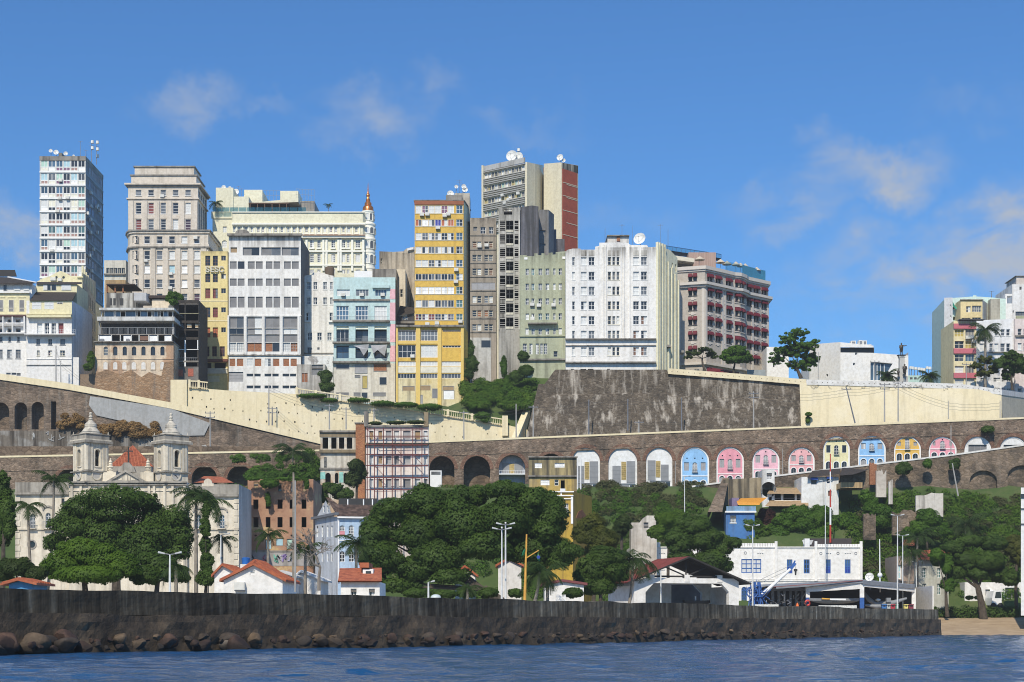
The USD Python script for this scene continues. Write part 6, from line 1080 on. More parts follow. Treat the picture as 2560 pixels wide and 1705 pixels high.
# ------------------------------------------------------------------ vegetation builders
def leafmat(name,lo,mid,hi):
    return mat(name,{'g':('geometry',{}),'n':('noise_texture',{'scale':.55,'detail':3.0}),'a':('math',{'math_type':'multiply','value2':.45}),'b':('math',{'math_type':'multiply_add','value2':.75}),'r':('rgb_ramp',{'ramp':[(.25,lo),(.5,mid),(.8,hi)]}),
'p':('principled_bsdf',{'roughness':.6,'specular_ior_level':.25}),'t':('translucent_bsdf',{}),'x':('mix_closure',{'fac':.5})},
[('g.position','n.vector'),('g.random_per_island','a.value1'),('n.fac','b.value1'),('a.value','b.value3'),('b.value','r.fac'),('r.color','p.base_color'),('r.color','t.color'),('p.BSDF','x.closure1'),('t.BSDF','x.closure2')],surface='x.closure')
LEAF={'dark':leafmat('dark_leaf',(.055,.104,.018),(.096,.168,.028),(.160,.245,.046)),'mid':leafmat('mid_leaf',(.062,.140,.014),(.108,.215,.022),(.175,.30,.038)),'bright':leafmat('bright_leaf',(.075,.145,.014),(.125,.220,.022),(.19,.30,.036)),
'yellow':leafmat('yellow_leaf',(.075,.095,.018),(.135,.150,.024),(.22,.22,.04)),'olive':leafmat('olive_leaf',(.045,.075,.018),(.08,.12,.028),(.13,.17,.045)),'palm':leafmat('palm_leaf',(.035,.065,.016),(.065,.112,.026),(.12,.18,.045)),'red':leafmat('red_leaf',(.05,.022,.018),(.09,.04,.03),(.13,.07,.04)),'dry':leafmat('dry_grass',(.26,.16,.06),(.42,.27,.11),(.52,.37,.18)),'straw':leafmat('olive_grass',(.075,.09,.03),(.125,.135,.05),(.18,.18,.08))}
BARK=plain('bark',(.075,.06,.045),.95,var=.4,scale=3);PBARK=plain('palm_trunk',(.24,.21,.17),.9,var=.25,scale=3)
def leaves(cl,n,size,rg,up=.35,shell=.55):
    """n leaf blades spread over clumps cl = rows (x, y, z, rx, ry, rz), chosen by area"""
    cl=np.asarray(cl,float);w=cl[:,3]*cl[:,5];k=rg.choice(len(cl),n,p=w/w.sum());d=rg.normal(size=(n,3));d/=np.linalg.norm(d,axis=1,keepdims=True);d[:,2]=np.where(d[:,2]<-.85,-d[:,2],d[:,2])
    r=rg.uniform(shell**2,1.0,n)**.5;p=cl[k,:3]+d*cl[k,3:]*r[:,None]
    nn=d*1.25+rg.normal(size=(n,3))*.42+(0,-.12,up);nn/=np.linalg.norm(nn,axis=1,keepdims=True);a=np.cross(nn,rg.normal(size=(n,3)));a/=np.linalg.norm(a,axis=1,keepdims=True);b=np.cross(nn,a);s=(size*rg.uniform(.6,1.25,n))[:,None]
    v=np.stack([p-a*s*.6,p-b*s*.32+nn*s*.08,p+a*s*.6,p+b*s*.32+nn*s*.08],1).reshape(-1,3);i=np.arange(n)*4
    sn=d*.8+nn*.35+(0,0,.22);sn/=np.linalg.norm(sn,axis=1,keepdims=True);return v,np.c_[i,i+1,i+2,i+3],np.repeat(sn,4,0)
def clumps(ell,rg,per=9,cr=.42,core=.86):
    out=[]
    for c,rx,ry,rz in ell:
        m=max(5,int(per*max(1,(rx*rz)**.5/2.2)))
        d=rg.normal(size=(m,3));d/=np.linalg.norm(d,axis=1,keepdims=True);d[:,2]=np.abs(d[:,2])*np.where(rg.random(m)<.66,1,-.9);f=rg.uniform(.6,.98,m)[:,None]
        cr_=cr*min(rx,rz)*rg.uniform(.7,1.25,m)
        for q,r in zip(c+d*f*(rx*.8,ry*.8,rz*.8),cr_):out.append((*q,r*1.25,r*1.25,r*.9))
        out+=[(*c,rx*core,ry*core,rz*core)]*(2 if core>.7 else 1)
        for q in c+d[::3]*rg.uniform(.95,1.12,len(d[::3]))[:,None]*(rx*.85,ry*.85,rz*.85):r=.2*min(rx,rz)*rg.uniform(.6,1.2);out.append((*q,r*1.3,r*1.3,r))
    return out
def tree(label,Y,ell,kind='mid',base=None,ybase=None,n=9000,size=.34,r=.3,name='tree',group=None,per=11,cr=.42,seed=None,dep=.8,cat='tree',shell=.55,core=.86):
    n,size=int(n*1.6),size*.76;rg=np.random.default_rng(sum(map(ord,label))if seed is None else seed)
    E=[(P(x,y,Y+rg.uniform(-1,1)),M(rx,Y),M(rx,Y)*dep,M(ry,Y))for x,y,rx,ry in ell];bx=base if base is not None else ell[0][0];zb=PZ(ybase,Y)if ybase is not None else 2.4
    b=np.array([PX(bx,Y),Y,zb]);t=Thing(name,label,cat,b,group);top=np.mean([e[0]for e in E],0);top[2]=min(top[2],max(e[0][2]for e in E));fork=b+(top-b)*.55;fork[2]=zb+max(.4,(min(e[0][2]-e[3]for e in E)-zb)*1.0+.4*E[0][3])
    fork[2]=max(fork[2],zb+.4);mid=(b+fork)/2+(rg.uniform(-.2,.2),0,0)
    t.part('trunk',MB().tube([b,mid,fork],[r,r*.8,r*.65],8),BARK)
    for c,rx,ry,rz in E[:5]:t.part('limb',MB().tube([fork-(0,0,.1),(fork+c)/2+(0,0,-.1*rz),c],[r*.34,r*.2,r*.06],6),BARK)
    t.part('crown',leaves(clumps(E,rg,per,cr,core),n,size,rg,shell=shell),LEAF[kind]);return t
def shrub(label,Y,ell,kind='mid',n=1500,size=.3,name='shrub',group=None,seed=1,cat='shrub',per=7):
    n,size=int(n*1.4),size*.82;rg=np.random.default_rng(seed+sum(map(ord,label)));E=[(P(x,y,Y+rg.uniform(-.4,.4)),M(rx,Y),M(rx,Y)*.8,M(ry,Y))for x,y,rx,ry in ell];o=E[0][0]-(0,0,E[0][3]);t=Thing(name,label,cat,o,group)
    t.part('stem',MB().tube([o,E[0][0]],[.12,.05],5),BARK);t.part('foliage',leaves(clumps(E,rg,per,.42),n,size,rg),LEAF[kind]);return t
def palm(label,x,y,Y,ybase=None,L=3.0,n=15,lean=0.0,r=.17,kind='palm',name='palm_tree',group=None,fan=False,seed=3,bush=False,tr=None,stiff=.0):
    rg=np.random.default_rng(seed+int(x));top=P(x,y,Y);zb=PZ(ybase,Y)if ybase is not None else 2.4;b=np.array([top[0]+lean,Y,zb]);t=Thing(name,label,'palm tree',b,group)
    s=np.linspace(0,1,7)[:,None];tp=b+(top-b)*s+np.c_[-lean*.25*np.sin(s[:,0]*np.pi),s[:,0]*0,s[:,0]*0];t.part('trunk',MB().tube(tp,np.linspace(r*1.15,r*.75,7),8),tr or PBARK,smooth=50)
    for k in range(n):
        az=k*2.399+rg.uniform(-.3,.3);el=rg.uniform(-.25,1.25)if not bush else rg.uniform(-.4,1.4);l=L*rg.uniform(.8,1.1);d=np.array([math.cos(az),math.sin(az),0]);m=MB();pts=[]
        for u in np.linspace(0,1,9):ang=el-(1.5-stiff)*u*(1.0 if not fan else .5);pts.append((pts[-1]if pts else top)+(d*math.cos(ang)+np.array([0,0,math.sin(ang)]))*l/8*(u>0))
        pts=np.array(pts);m.tube(pts,np.linspace(.035,.01,9),3,False);v=[];side=np.array([-d[1],d[0],0]);q=15
        for j in range(q):
            u=(j+1.2)/(q+.5);c=np.array([np.interp(u*8,range(9),pts[:,i])for i in range(3)]);tg=pts[min(8,int(u*8)+1)]-pts[int(u*8)];tg/=np.linalg.norm(tg)+1e-9;w=l*.30*math.sin(math.pi*min(1,.18+u*.8))**.7
            for sg in(-1,1):e=c+(side*sg*.75+tg*.55+np.array([0,0,-.55+rg.uniform(-.2,.2)]))*w;hw=tg*.075*l/3;v+=[c-hw,c+hw,e+hw*.3,e-hw*.3]
        i=np.arange(len(v)//4)*4;m.add(v,np.c_[i,i+1,i+2,i+3]);t.part('frond',m,LEAF[kind])
    return t

# ------------------------------------------------------------------ church
sheet('N1');YC=230;CH=wall('church_limestone',(.74,.67,.54),(.66,.59,.47),.4,(.22,.195,.16),drip=(.47,.7));CHD=wall('church_dark_stone',(.38,.35,.30),(.27,.25,.215),.5,(.06,.055,.05))
ch=Thing('church','pale limestone baroque church with twin bell towers and red tiled roof','church',P(1050,1600,YC))
sheet('D1');
class Sub(Building):  # block of a larger building, parts go to the owner
    def __init__(s,owner,foot_,ztop,zbase,wm):
        s.path,s.o,s.prim=owner.path,owner.o,owner.prim;s.foot=np.array(foot_,float);s.z1,s.z0,s.wm,s.roofm,s.par=ztop,zbase,wm,ROOFM,.6;s.fr,s.L,s.holes,s.outl,s.fmat=[],[],[],{},{}
        for i in range(len(s.foot)):
            a,b=s.foot[i],s.foot[(i+1)%len(s.foot)];L=np.linalg.norm(b-a);u=(b-a)/L;s.fr.append((a,u,np.array([u[1],-u[0]])));s.L.append(L);s.holes.append([])
def wing(x0,x1,y,wins,dep=11):
    w=Sub(ch,rfoot(x0,x1,YC,dep),PZ(y,YC),2.5,CH)
    for x,y0,y1 in wins:
        w.win(0,x-17,y0,x+17,y1,'blue' if x>1000 else 'grey','white',2,4,arch=True,d=.3,bar=.06);w.box(0,x-28,1083,x+28,1089,.6,CH,'balcony_slab');b=MB();a=w.S(0,x-28);c=w.S(0,x+28);z=w.Z(0,1083)
        for k in range(11):s_=a+(c-a)*k/10;b.fbox(w.fr[0],s_-.015,s_+.015,z,z+.9,.55,.58)
        b.fbox(w.fr[0],a,c,z+.88,z+.93,.54,.6);w.part('balcony',b,RAILM);q=[(w.S(0,x+34*math.cos(t)),w.Z(0,y0-22-22*math.sin(t)))for t in np.linspace(0,np.pi,9)];w.part('hood_mould',MB().fprism(w.fr[0],LineString(q).buffer(.11),-.02,.18),CHD)
    w.box(0,x0,y+70,x1,y+84,.45,CHD,'cornice');w.box(0,x0,1084,x1,1094,.2,CH,'string_course');w.box(0,x0,y,x1,y+68,.06,CHD,'parapet')
    for k in range(13):
        for xx in(x0,x1-34):w.box(0,xx,y+95+k*42,xx+34-(k%2)*8,y+128+k*42,.1,CH,'quoin')
    return w
w=wing(104,470,772,[(220,985,1082),(325,978,1082)]);w.win(0,415,880,445,925,'dark','brown',1,1);q=Point(w.S(0,215),w.Z(0,1192)).buffer(.48);w.holes[0].append(q);w.part('round_window',MB().fprism(w.fr[0],q.buffer(.18).difference(q),-.02,.08),CHD);w.part('pane',MB().flat(w.fr[0],q,-.3),PANE['dark']);w.finish()
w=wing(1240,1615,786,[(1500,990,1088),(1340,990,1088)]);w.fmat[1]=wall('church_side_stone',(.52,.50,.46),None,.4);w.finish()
q=Point(w.S(0,1405),w.Z(0,775)).buffer(.55).union(sbox(w.S(0,1365),w.Z(0,800),w.S(0,1445),w.Z(0,780)));w.part('crest',MB().fprism(w.fr[0],q,-.3,.1),CH);w.part('wing_roof',MB().add([P(1300,775,233),P(1580,775,233),P(1500,735,240),P(1380,730,240)],[(0,1,2,3)]),REDTILE)
w=Sub(ch,rfoot(466,1262,YC-.8,14),PZ(775,YC),2.5,CH);w.box(0,462,768,1266,778,.6,CHD,'cornice');w.box(0,462,785,1266,793,.4,CHD,'cornice_moulding');w.box(0,466,826,1262,832,.12,CH,'string_course')
for a in(478,540,600,690,725,1000,1035,1105,1160,1240):w.box(0,a,793,a+16,1380,.25,CH)
w.finish()
sheet('N1');fr=(np.array([0.0,YC-.9]),np.array([1.0,0]),np.array([0,-1.0]));g=lambda x,y:(PX(x,YC),PZ(y,YC));gable=Polygon([g(690,1295),g(1400,1295),g(1040,1085)]);ch.part('pediment',MB().fprism(fr,gable,-1.2,.05),CH);ch.part('pediment_moulding',MB().fprism(fr,gable.difference(gable.buffer(-.28)),.05,.35),CHD)
for pts_ in(((890,1250),(970,1200),(970,1250)),((1115,1250),(1115,1195),(1210,1250)),((1010,1270),(1010,1165),(1060,1165),(1060,1270))):q=Polygon([g(*p)for p in pts_]);ch.part('relief_frame',MB().fprism(fr,q.buffer(.09,join_style=2).difference(q),.02,.12),CHD)
q=Polygon([g(*p)for p in((900,1120),(920,1040),(970,1010),(1000,965),(1085,965),(1120,1010),(1160,1040),(1190,1120))]);ch.part('acroterion',MB().fprism(fr,q,-.8,-.1),CHD);b=MB();a=P(1053,960,YC);b.tube([a,P(1053,700,YC)],[.13,.08],6);z=PZ(770,YC);b.box(a[0]-.62,a[0]+.62,YC-.07,YC+.07,z-.08,z+.08);ch.part('cross',b,BLACKM)
ch.part('rear_parapet',MB().box(PX(680,240),PX(1450,240),239,240,18,PZ(1028,240)),CHD)
ap=P(1125,690,247);lo=[P(745,1030,240.5),P(1450,1030,240.5),P(1450,1030,255),P(745,1030,255)];ch.part('roof',MB().add([ap,*lo],[(0,1,2),(0,2,3),(0,3,4),(0,4,1)]),REDTILE);b=MB()
for side,(A,B)in enumerate(((lo[0],lo[1]),(lo[3],lo[0]))):
    for k in range(1,30):e=A+(B-A)*k/30;hgt=1-abs(2*k/30-1);b.tube([e+(0,0,.03),e+((ap-(A+B)/2))*hgt+(0,0,.03)],.09,4,False)
b.tube([lo[0],ap],.14,5);b.tube([lo[1],ap],.14,5);ch.part('tile_ridges',b,REDTILE,kind='stuff')
for x in(740,1355):
    c=P(x,1190,YC+.4);ch.part('pinnacle_base',MB().box(c[0]-.9,c[0]+.9,c[1],c[1]+1.4,c[2]-1.2,PZ(1110,YC)),CH);ch.part('pinnacle',MB().lathe([(r_*.36,PZ(y,YC))for r_,y in((1.5,1110),(1.5,1090),(.7,1080),(1.1,1060),(.7,1040),(1.3,1020),(1.2,1005),(.6,995),(.9,975),(.5,950),(.8,940),(.5,915),(.25,900),(.35,890),(.02,870))],c+(0,.7,0),10),CH,smooth=40)
def tower(x0,xc,x1,dy,clockx,cx2):
    hw=(PX(x1,YC)-PX(x0,YC))/2;xm=(PX(x0,YC)+PX(x1,YC))/2;yo=YC-1.2
    def dia(k=1.0):return[(xm-hw*k,yo+hw),(PX(xc,YC)+0,yo+hw-hw*k),(xm+hw*k,yo+hw),(PX(xc,YC),yo+hw+hw*k)]
    w=Sub(ch,dia(),PZ(490+dy,YC),PZ(1300,YC),CH);zz=lambda y:PZ(y+dy,YC)
    for i,fx in((0,.5),(1,.5)):
        L=w.L[i];w.hole_m(i,L*fx-.42,L*fx+.42,zz(1015),zz(740),True);q=w.holes[i][-1];w.part('bell_arch',MB().fprism(w.fr[i],q.buffer(.16).difference(q),-.02,.1),CH)
        z=zz(800);cxy=w.fr[i][0]+w.fr[i][1]*L*fx-w.fr[i][2]*.8;w.part('bell',MB().lathe([(.05,z),(.2,z-.1),(.26,z-.4),(.42,z-.75),(.0,z-.75)],cxy,10),plain('bell_bronze',(.16,.19,.16),.5,.5))
        for a in(.12,.24,.76,.88):w.part('pilaster',MB().fbox(w.fr[i],L*a-.16,L*a+.16,zz(1085),zz(640),-.02,.14),CH)
        q=Point(L*.45,zz(1155)).buffer(.62);w.part('clock_face',MB().fprism(w.fr[i],q,-.02,.09),plain('clock_stone',(.50,.47,.42),.8));w.part('clock_rim',MB().fprism(w.fr[i],q.buffer(.14).difference(q),-.02,.16),CH);
        if i==(0 if xc<1000 else 1):w.part('clock_hand',MB().fprism(w.fr[i],LineString([(L*.45-.25,zz(1150)),(L*.45+.05,zz(1165)),(L*.45+.2,zz(1195))]).buffer(.05),.09,.12),BLACKM)
    w.finish(.5);F_=Polygon(dia())
    for y0,y1,o,m,nm in((1285,1268,.35,CHD,'cornice'),(1112,1095,.3,CHD,'string_course'),(640,600,.45,CHD,'cornice'),(600,580,.3,CH,'cornice_moulding'),(500,488,.2,CHD,'balustrade_rail')):ch.part(nm,MB().prism(F_.buffer(o,join_style=2),zz(y0),zz(y1)),m)
    ch.part('tower_balustrade',MB().prism(F_.buffer(.08,join_style=2),zz(580),zz(500)),CHD);c=np.array([xm,yo+hw,0]);ch.part('corner_pilaster',MB().lathe([(.42,zz(1085)),(.42,zz(640))],(PX(xc,YC),yo+.25,0),8),CH)
    for x in(x0+6,x1-6,):ch.part('finial',MB().tube([(PX(x,YC),yo+hw,zz(500)),(PX(x,YC),yo+hw,zz(440))],[.09,.03],5),CH)
    R=hw/365;prof=((230,500),(230,462),(172,452),(190,440),(170,425),(150,400),(128,380),(120,362),(130,350),(120,340),(122,318),(105,300),(70,275),(48,255),(36,242),(52,236),(52,228),(28,220),(26,205),(42,198),(42,182),(26,172),(24,160),(34,145),(34,128),(20,116),(0,112))
    ch.part('dome',MB().lathe([(r_*R,zz(y))for r_,y in prof],c,16),wall('dome_limestone',(.62,.57,.48),(.50,.46,.39),.5,(.12,.11,.10)),smooth=35)
tower(108,400,692,0,225,560);tower(1440,1690,2000,14,1530,1850)

# ------------------------------------------------------------------ ruins and houses on the slope
sheet('D2');BR=mat('peeling_brown_render',{'g':('geometry',{}),'n':('noise_texture',{'scale':.3,'detail':8.0,'roughness':.68}),'r':('rgb_ramp',{'ramp':[(.3,(.20,.105,.065)),(.46,(.36,.20,.125)),(.56,(.40,.24,.15)),(.63,(.52,.38,.19)),(.75,(.55,.46,.33))]}),'p':('principled_bsdf',{'roughness':.95})},[('g.position','n.vector'),('n.fac','r.fac'),('r.color','p.base_color')])
T=Building('ruined_house','roofless brown and yellow ruin with empty windows and a graffiti base','ruin',rfoot(172,648,243,12),PZ(690,243),2.5,BR)
for y0,y1 in((838,906),(966,1040)):
    for a,b in((212,250),(303,337),(388,425),(476,513),(563,598)):T.hole(0,a,y0,b,y1)
for a,b,y0,y1,pn in((215,250,708,765,'tan'),(303,335,708,765,'tan'),(392,420,720,780,'dark'),(482,512,708,785,'board'),(570,600,708,785,'tan'),(300,345,1130,1200,'sky'),(376,430,1120,1175,'sky'),(456,515,1125,1200,'green')):T.win(0,a,y0,b,y1,pn,'brown',1,1,d=.15)
for a in(220,395,484,568):T.hole(0,a,1094,a+18,1106)
T.box(0,172,1208,648,1218,.15,CONC,'ledge');q=wall('graffiti_base',(.40,.38,.37),(.22,.20,.20),.5);T.box(0,172,1218,648,1320,.05,q,'base_wall')
rr=np.random.default_rng(9)
for k,(x,m_)in enumerate(((300,(.5,.2,.25)),(375,(.15,.45,.35)),(400,(.55,.55,.6)),(440,(.30,.22,.5)),(480,(.35,.35,.5)),(210,(.5,.5,.5)))):T.part('graffiti',MB().tube(np.array([P(x+rr.uniform(-20,20),1265+rr.uniform(-30,30),242.9)for _ in range(9)]),.12,4),plain(f'spray_{k}',m_,.8))
T.finish(.5)
T=Building('ruined_house','roofless pale ruin with columned top floor and mossy slabs, left of the scaffold','ruin',rfoot(700,962,276,9),PZ(338,276),16,wall('pale_ruin',(.62,.58,.50),(.50,.36,.24),.45,(.14,.12,.09),patch=(.5,.58)))
for a,b in((715,755),(778,816),(835,872),(892,930)):T.hole(0,a,390,b,470)
for a,b in((735,775),(805,830),(868,895)):T.hole(0,a,645,b,720,True)
T.box(0,694,338,965,352,.4,CONC,'cornice');T.box(0,694,352,960,385,.1,wall('mossy_band',(.28,.22,.14),(.16,.14,.09),.5),'band');T.box(0,694,478,962,500,.5,MATS['mossy_band'],'ledge');T.box(0,694,608,962,622,.2,CONC,'ledge');T.box(0,700,640,735,690,.03,plain('teal_paint',(.25,.50,.45),.9,var=.3),'teal_patch');T.box(0,836,640,866,715,.03,MATS['teal_paint'],'teal_patch')
b=MB()
for k in range(9):a0,a1,z0,z1=T.rect(0,725,530+k*9,745,533+k*9);b.fbox(T.fr[0],a0,a1,z0,z1,.0,.2)
T.part('louver',b,CONC);T.finish(.4)
T=Thing('brick_pier','orange brick party wall between the pale ruin and the scaffolded ruin','wall',P(990,800,274));T.part('wall',MB().box(PX(960,274),PX(1026,274),273,283,16,PZ(286,274)),masonry('orange_brick',[(.45,.19,.09),(.50,.24,.12),(.38,.16,.09)],(2,2,4),1.4,damt=.3));T.part('coping',MB().box(PX(952,274),PX(1034,274),272.8,283,PZ(292,274),PZ(284,274)),CONC)
PKR=wall('pink_peeling_wall',(.80,.73,.68),(.74,.60,.56),.35,(.25,.20,.18),patch=(.5,.62));T=Building('scaffolded_ruin','pink roofless facade held by a rusty red steel scaffold, plants on top','ruin',rfoot(1030,1484,273,1.2),PZ(300,273),5,PKR)
for a,b in((1055,1085),(1120,1150),(1175,1215),(1235,1270),(1300,1355),(1385,1425),(1450,1478)):
    for y0,y1 in((340,405),(520,580),(690,750)):T.win(0,a,y0,b,y1,pick('board2','board','tan','curtain'),'grey',1,1,d=.25)
T.box(0,1026,300,1488,312,.4,CONC,'cornice');T.box(0,1026,428,1488,444,.5,wall('mossy_band',(1,1,1)),'ledge');T.finish(.25,False);T.part('pinnacle',MB().box(PX(1018,273),PX(1046,273),272.5,274,PZ(310,273),PZ(200,273)),CONC);T.part('pinnacle',MB().box(PX(1452,273),PX(1484,273),272.5,274,PZ(310,273),PZ(205,273)),wall('mossy_band',(1,1,1)))
RU_=plain('rusty_red_steel',(.15,.045,.038),.8,var=.3)
for x in(1040,1092,1158,1222,1285,1370,1437):T.part('scaffold_post',MB().box(PX(x-2.6,271.5),PX(x+2.6,271.5),271.3,271.7,4,PZ(318,271.5)),RU_)
for y in(328,380,440,512,592,680,768):T.part('scaffold_rail',MB().box(PX(1032,271.5),PX(1482,271.5),271.2,271.4,PZ(y+3,271.5),PZ(y-3,271.5)),RU_);T.part('scaffold_rail',MB().tube([P(1092,y+12,270),P(1440,y+6,270)],.05,4),RU_)
for x,y in((1040,330),(1222,440),(1370,512),(1092,592)):T.part('scaffold_brace',MB().tube([P(x,y,271.2),P(x+68,y+72,271.2)],.06,4),RU_)
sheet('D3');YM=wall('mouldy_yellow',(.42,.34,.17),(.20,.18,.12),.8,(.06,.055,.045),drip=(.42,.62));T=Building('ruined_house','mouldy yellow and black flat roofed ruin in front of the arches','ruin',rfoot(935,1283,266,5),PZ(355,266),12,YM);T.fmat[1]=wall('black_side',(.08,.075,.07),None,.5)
T.win(0,978,398,1030,436,'white','white',4,3,d=.15);T.win(0,1122,400,1195,432,'white','white',4,3,d=.15);T.win(0,1020,520,1085,560,'white','white',4,2,d=.15);T.win(0,1122,520,1150,562,'dark','white',1,2,d=.2);T.hole(0,1168,525,1196,585);T.box(0,1162,585,1200,603,.1,WHITEP,'panel')
T.box(0,930,490,1290,500,.4,CONC,'ledge');T.box(0,930,352,1290,360,.4,CONC,'coping');T.boxes(0,[(940,506,1283,519),(940,519,1019,604),(1086,519,1121,604),(1151,519,1167,604),(1197,519,1283,604),(1019,561,1086,604),(1121,563,1151,604)],.03,wall('ochre_paint_worn',(.50,.35,.10),(.36,.31,.2),.6),'ochre_wall');T.finish()
for x in(1288,1312):T.part('downpipe',MB().tube([P(x,372,265.5),P(x,590,265.5)],.09,6),WHITEP)
OY=wall('ochre_house_wall',(.50,.33,.055),(.40,.27,.07),.5,(.14,.10,.05));T=Building('town_house','bright ochre house with white corner pilaster beside the green slope','house',[*foot((1080,252),(1256,252)),*foot((1392,262)),(PX(1392,262),268),(PX(1080,252),268)],PZ(606,252),4,OY)
T.win(0,1195,692,1222,775,'plum','white',2,3,sill=.1);T.win(0,1135,692,1155,775,'plum','white',2,3);T.box(0,1150,655,1245,662,.2,RIMW,'hood_mould');T.box(0,1080,604,1262,612,.35,RIMW,'cornice');T.box(0,1080,632,1258,640,.25,RIMW,'string_course');T.box(0,1240,640,1256,840,.12,RIMW);T.box(0,1165,606,1175,632,.15,RIMW);q=Polygon([(T.S(1,x),T.Z(1,y,x))for x,y in((1275,800),(1295,750),(1320,738),(1345,775),(1350,800))]);T.part('exposed_brick',MB().fprism(T.fr[1],q,-.02,.05),PANE['brick']);T.finish()
sheet('D2');BL=wall('pale_blue_house',(.42,.55,.70),(.50,.60,.72),.35,(.25,.22,.2));T=Building('town_house','pale blue corner house with gabled flank and broken dark tile roof','house',[*foot((662,236),(828,226)),*foot((1110,227)),(PX(1110,227),240),(PX(662,236),242)],PZ(968,226),2.5,BL);T.fmat[0]=wall('pale_blue_flank',(.52,.56,.62),(.6,.62,.65),.4)
T.top(0,[(662,985),(672,968),(738,845),(790,960),(828,968)])
for a,b in((672,684),(708,720),(746,758),(776,790)):T.win(0,a,1030,b,1112,'curtain','white',1,3,d=.15);T.win(0,a,1225,b,1290,'board2','white',1,2,d=.15)
for a in(718,745):T.win(0,a,885,a+14,935,'blue','white',1,2,d=.15)
for a,b in((838,877),(905,943),(976,1013),(1046,1082)):T.win(1,a,1025,b,1102,'dark','white',3,4,d=.2,arch=True);T.win(1,a,1212,b,1292,'dark','white',2,3,d=.2,arch=True)
T.box(1,838,1068,876,1102,.04,plain('pink_poster',(.62,.25,.28)),'poster');T.box(0,655,968,832,985,.5,plain('eave_slate',(.16,.17,.19)),'eave');T.box(1,822,962,1110,974,.5,RIMW,'cornice');T.box(1,828,1132,1110,1138,.12,RIMW,'string_course');T.box(1,826,975,836,1440,.15,RIMW);T.finish(.25)
q=[P(738,822,231.5),P(828,965,225.5),P(1120,965,226.5),P(1120,885,231),P(835,880,230.8),P(770,826,231.4)];OLDT=mat('old_mixed_tile',{'g':('geometry',{}),'n':('noise_texture',{'scale':1.4,'detail':7.0,'roughness':.7}),'r':('rgb_ramp',{'ramp':[(.35,(.03,.022,.017)),(.5,(.09,.055,.04)),(.62,(.17,.11,.08)),(.72,(.4,.35,.3))]}),'p':('principled_bsdf',{'roughness':.95})},[('g.position','n.vector'),('n.fac','r.fac'),('r.color','p.base_color')]);T.part('roof',MB().add(q,[(0,1,4),(0,4,5),(1,2,3),(1,3,4)]),OLDT)
b=MB()
for k in range(34):e=q[1]+(q[2]-q[1])*k/33;f_=q[4]+(q[3]-q[4])*k/33;b.tube([e+(0,0,.05),f_+(0,0,.05)],.09,4,False)
T.part('tile_rows',b,OLDT,kind='stuff');T.part('attic_gap',MB().box(PX(835,233),PX(1110,233),232.5,233,PZ(885,233),PZ(832,233)),BLACKM)
for x in(895,1010,1075):T.part('attic_post',MB().box(PX(x,231.5),PX(x+8,231.5),231.2,231.5,PZ(885,231.5),PZ(838,231.5)),WHITEP)
# low houses just behind the sea wall
def gable_house(label,x0,xr,x1,ye,yr,Y,dep,wm,roof=REDTILE,xe1=None,win=(),cool=None,over=.35,name='house'):
    ze,zr=PZ(ye,Y),PZ(yr,Y);a,b,c=PX(x0,Y),PX(xr,Y),PX(x1,Y);T=Building(name,label,'house',[(a,Y),(c,Y),(c,Y+dep),(a,Y+dep)],ze,2.5,wm);T.outl[0]=[(0,ze),(b-a,zr),(c-a,ze)];L=c-a;T.outl[2]=[(0,ze),(c-b,zr),(L,ze)]
    for w_ in win:T.win(0,*w_[:4],w_[4],'white',1,3,d=.15)
    if cool:T.cooler(0,*cool)
    T.finish(.2,False)
    for p,q_ in(((a,ze),(b,zr)),((c,ze),(b,zr))):
        d=np.array([p[0]-q_[0],p[1]-q_[1]]);d/=np.linalg.norm(d);e=np.array(p)+d*over;v=[(x,y,z+o)for o in(.03,.2)for x,y,z in((e[0],Y-over,e[1]),(q_[0],Y-over,q_[1]),(q_[0],Y+dep+over,q_[1]),(e[0],Y+dep+over,e[1]))]
        T.part('roof_slope',MB().add(v,[(0,1,2,3),(4,5,6,7),(0,1,5,4),(1,2,6,5),(2,3,7,6),(3,0,4,7)]),roof);m=MB()
        for k in range(int(dep/.45)):y=Y+k*.45;m.tube([(e[0],y,e[1]+.22),(q_[0],y,q_[1]+.22)],.1,4,False)
        T.part('tile_rows',m,roof,kind='stuff')
    return T
LW=wall('low_house_white',(.82,.80,.76),None,.1)
sheet('D2');gable_house('white gabled house with small vent window right behind the sea wall',-2,215,425,1425,1318,138,9,LW,win=((190,1352,227,1386,'grey'),),cool=(118,1468));gable_house('white house with red roof half hidden left of the white gable',-70,-10,110,1385,1322,152,8,LW);gable_house('small white gable peeking out behind the larger white gabled house',120,225,330,1365,1292,150,7,LW);gable_house('low white roof shape right of the white gabled house',350,420,505,1400,1372,158,7,LW,plain('grey_sheet_roof',(.5,.5,.5)));gable_house('white shed behind the bare tree right of the white gabled house',490,560,700,1425,1370,162,7,LW,plain('white_sheet_roof',(.7,.7,.7)))
t=Thing('water_tank','blue plastic water tank beside the church flank','water tank',P(158,1310,160));t.part('tank',MB().lathe([(M(26,160),PZ(1310,160)),(M(30,160),PZ(1275,160)),(M(31,160),PZ(1265,160)),(M(20,160),PZ(1259,160)),(0,PZ(1258,160))],P(158,1310,160),14),plain('blue_plastic',(.02,.12,.40),.4),smooth=30);t.part('stand',MB().box(PX(130,160),PX(188,160),159,161,2.5,PZ(1310,160)),LW)
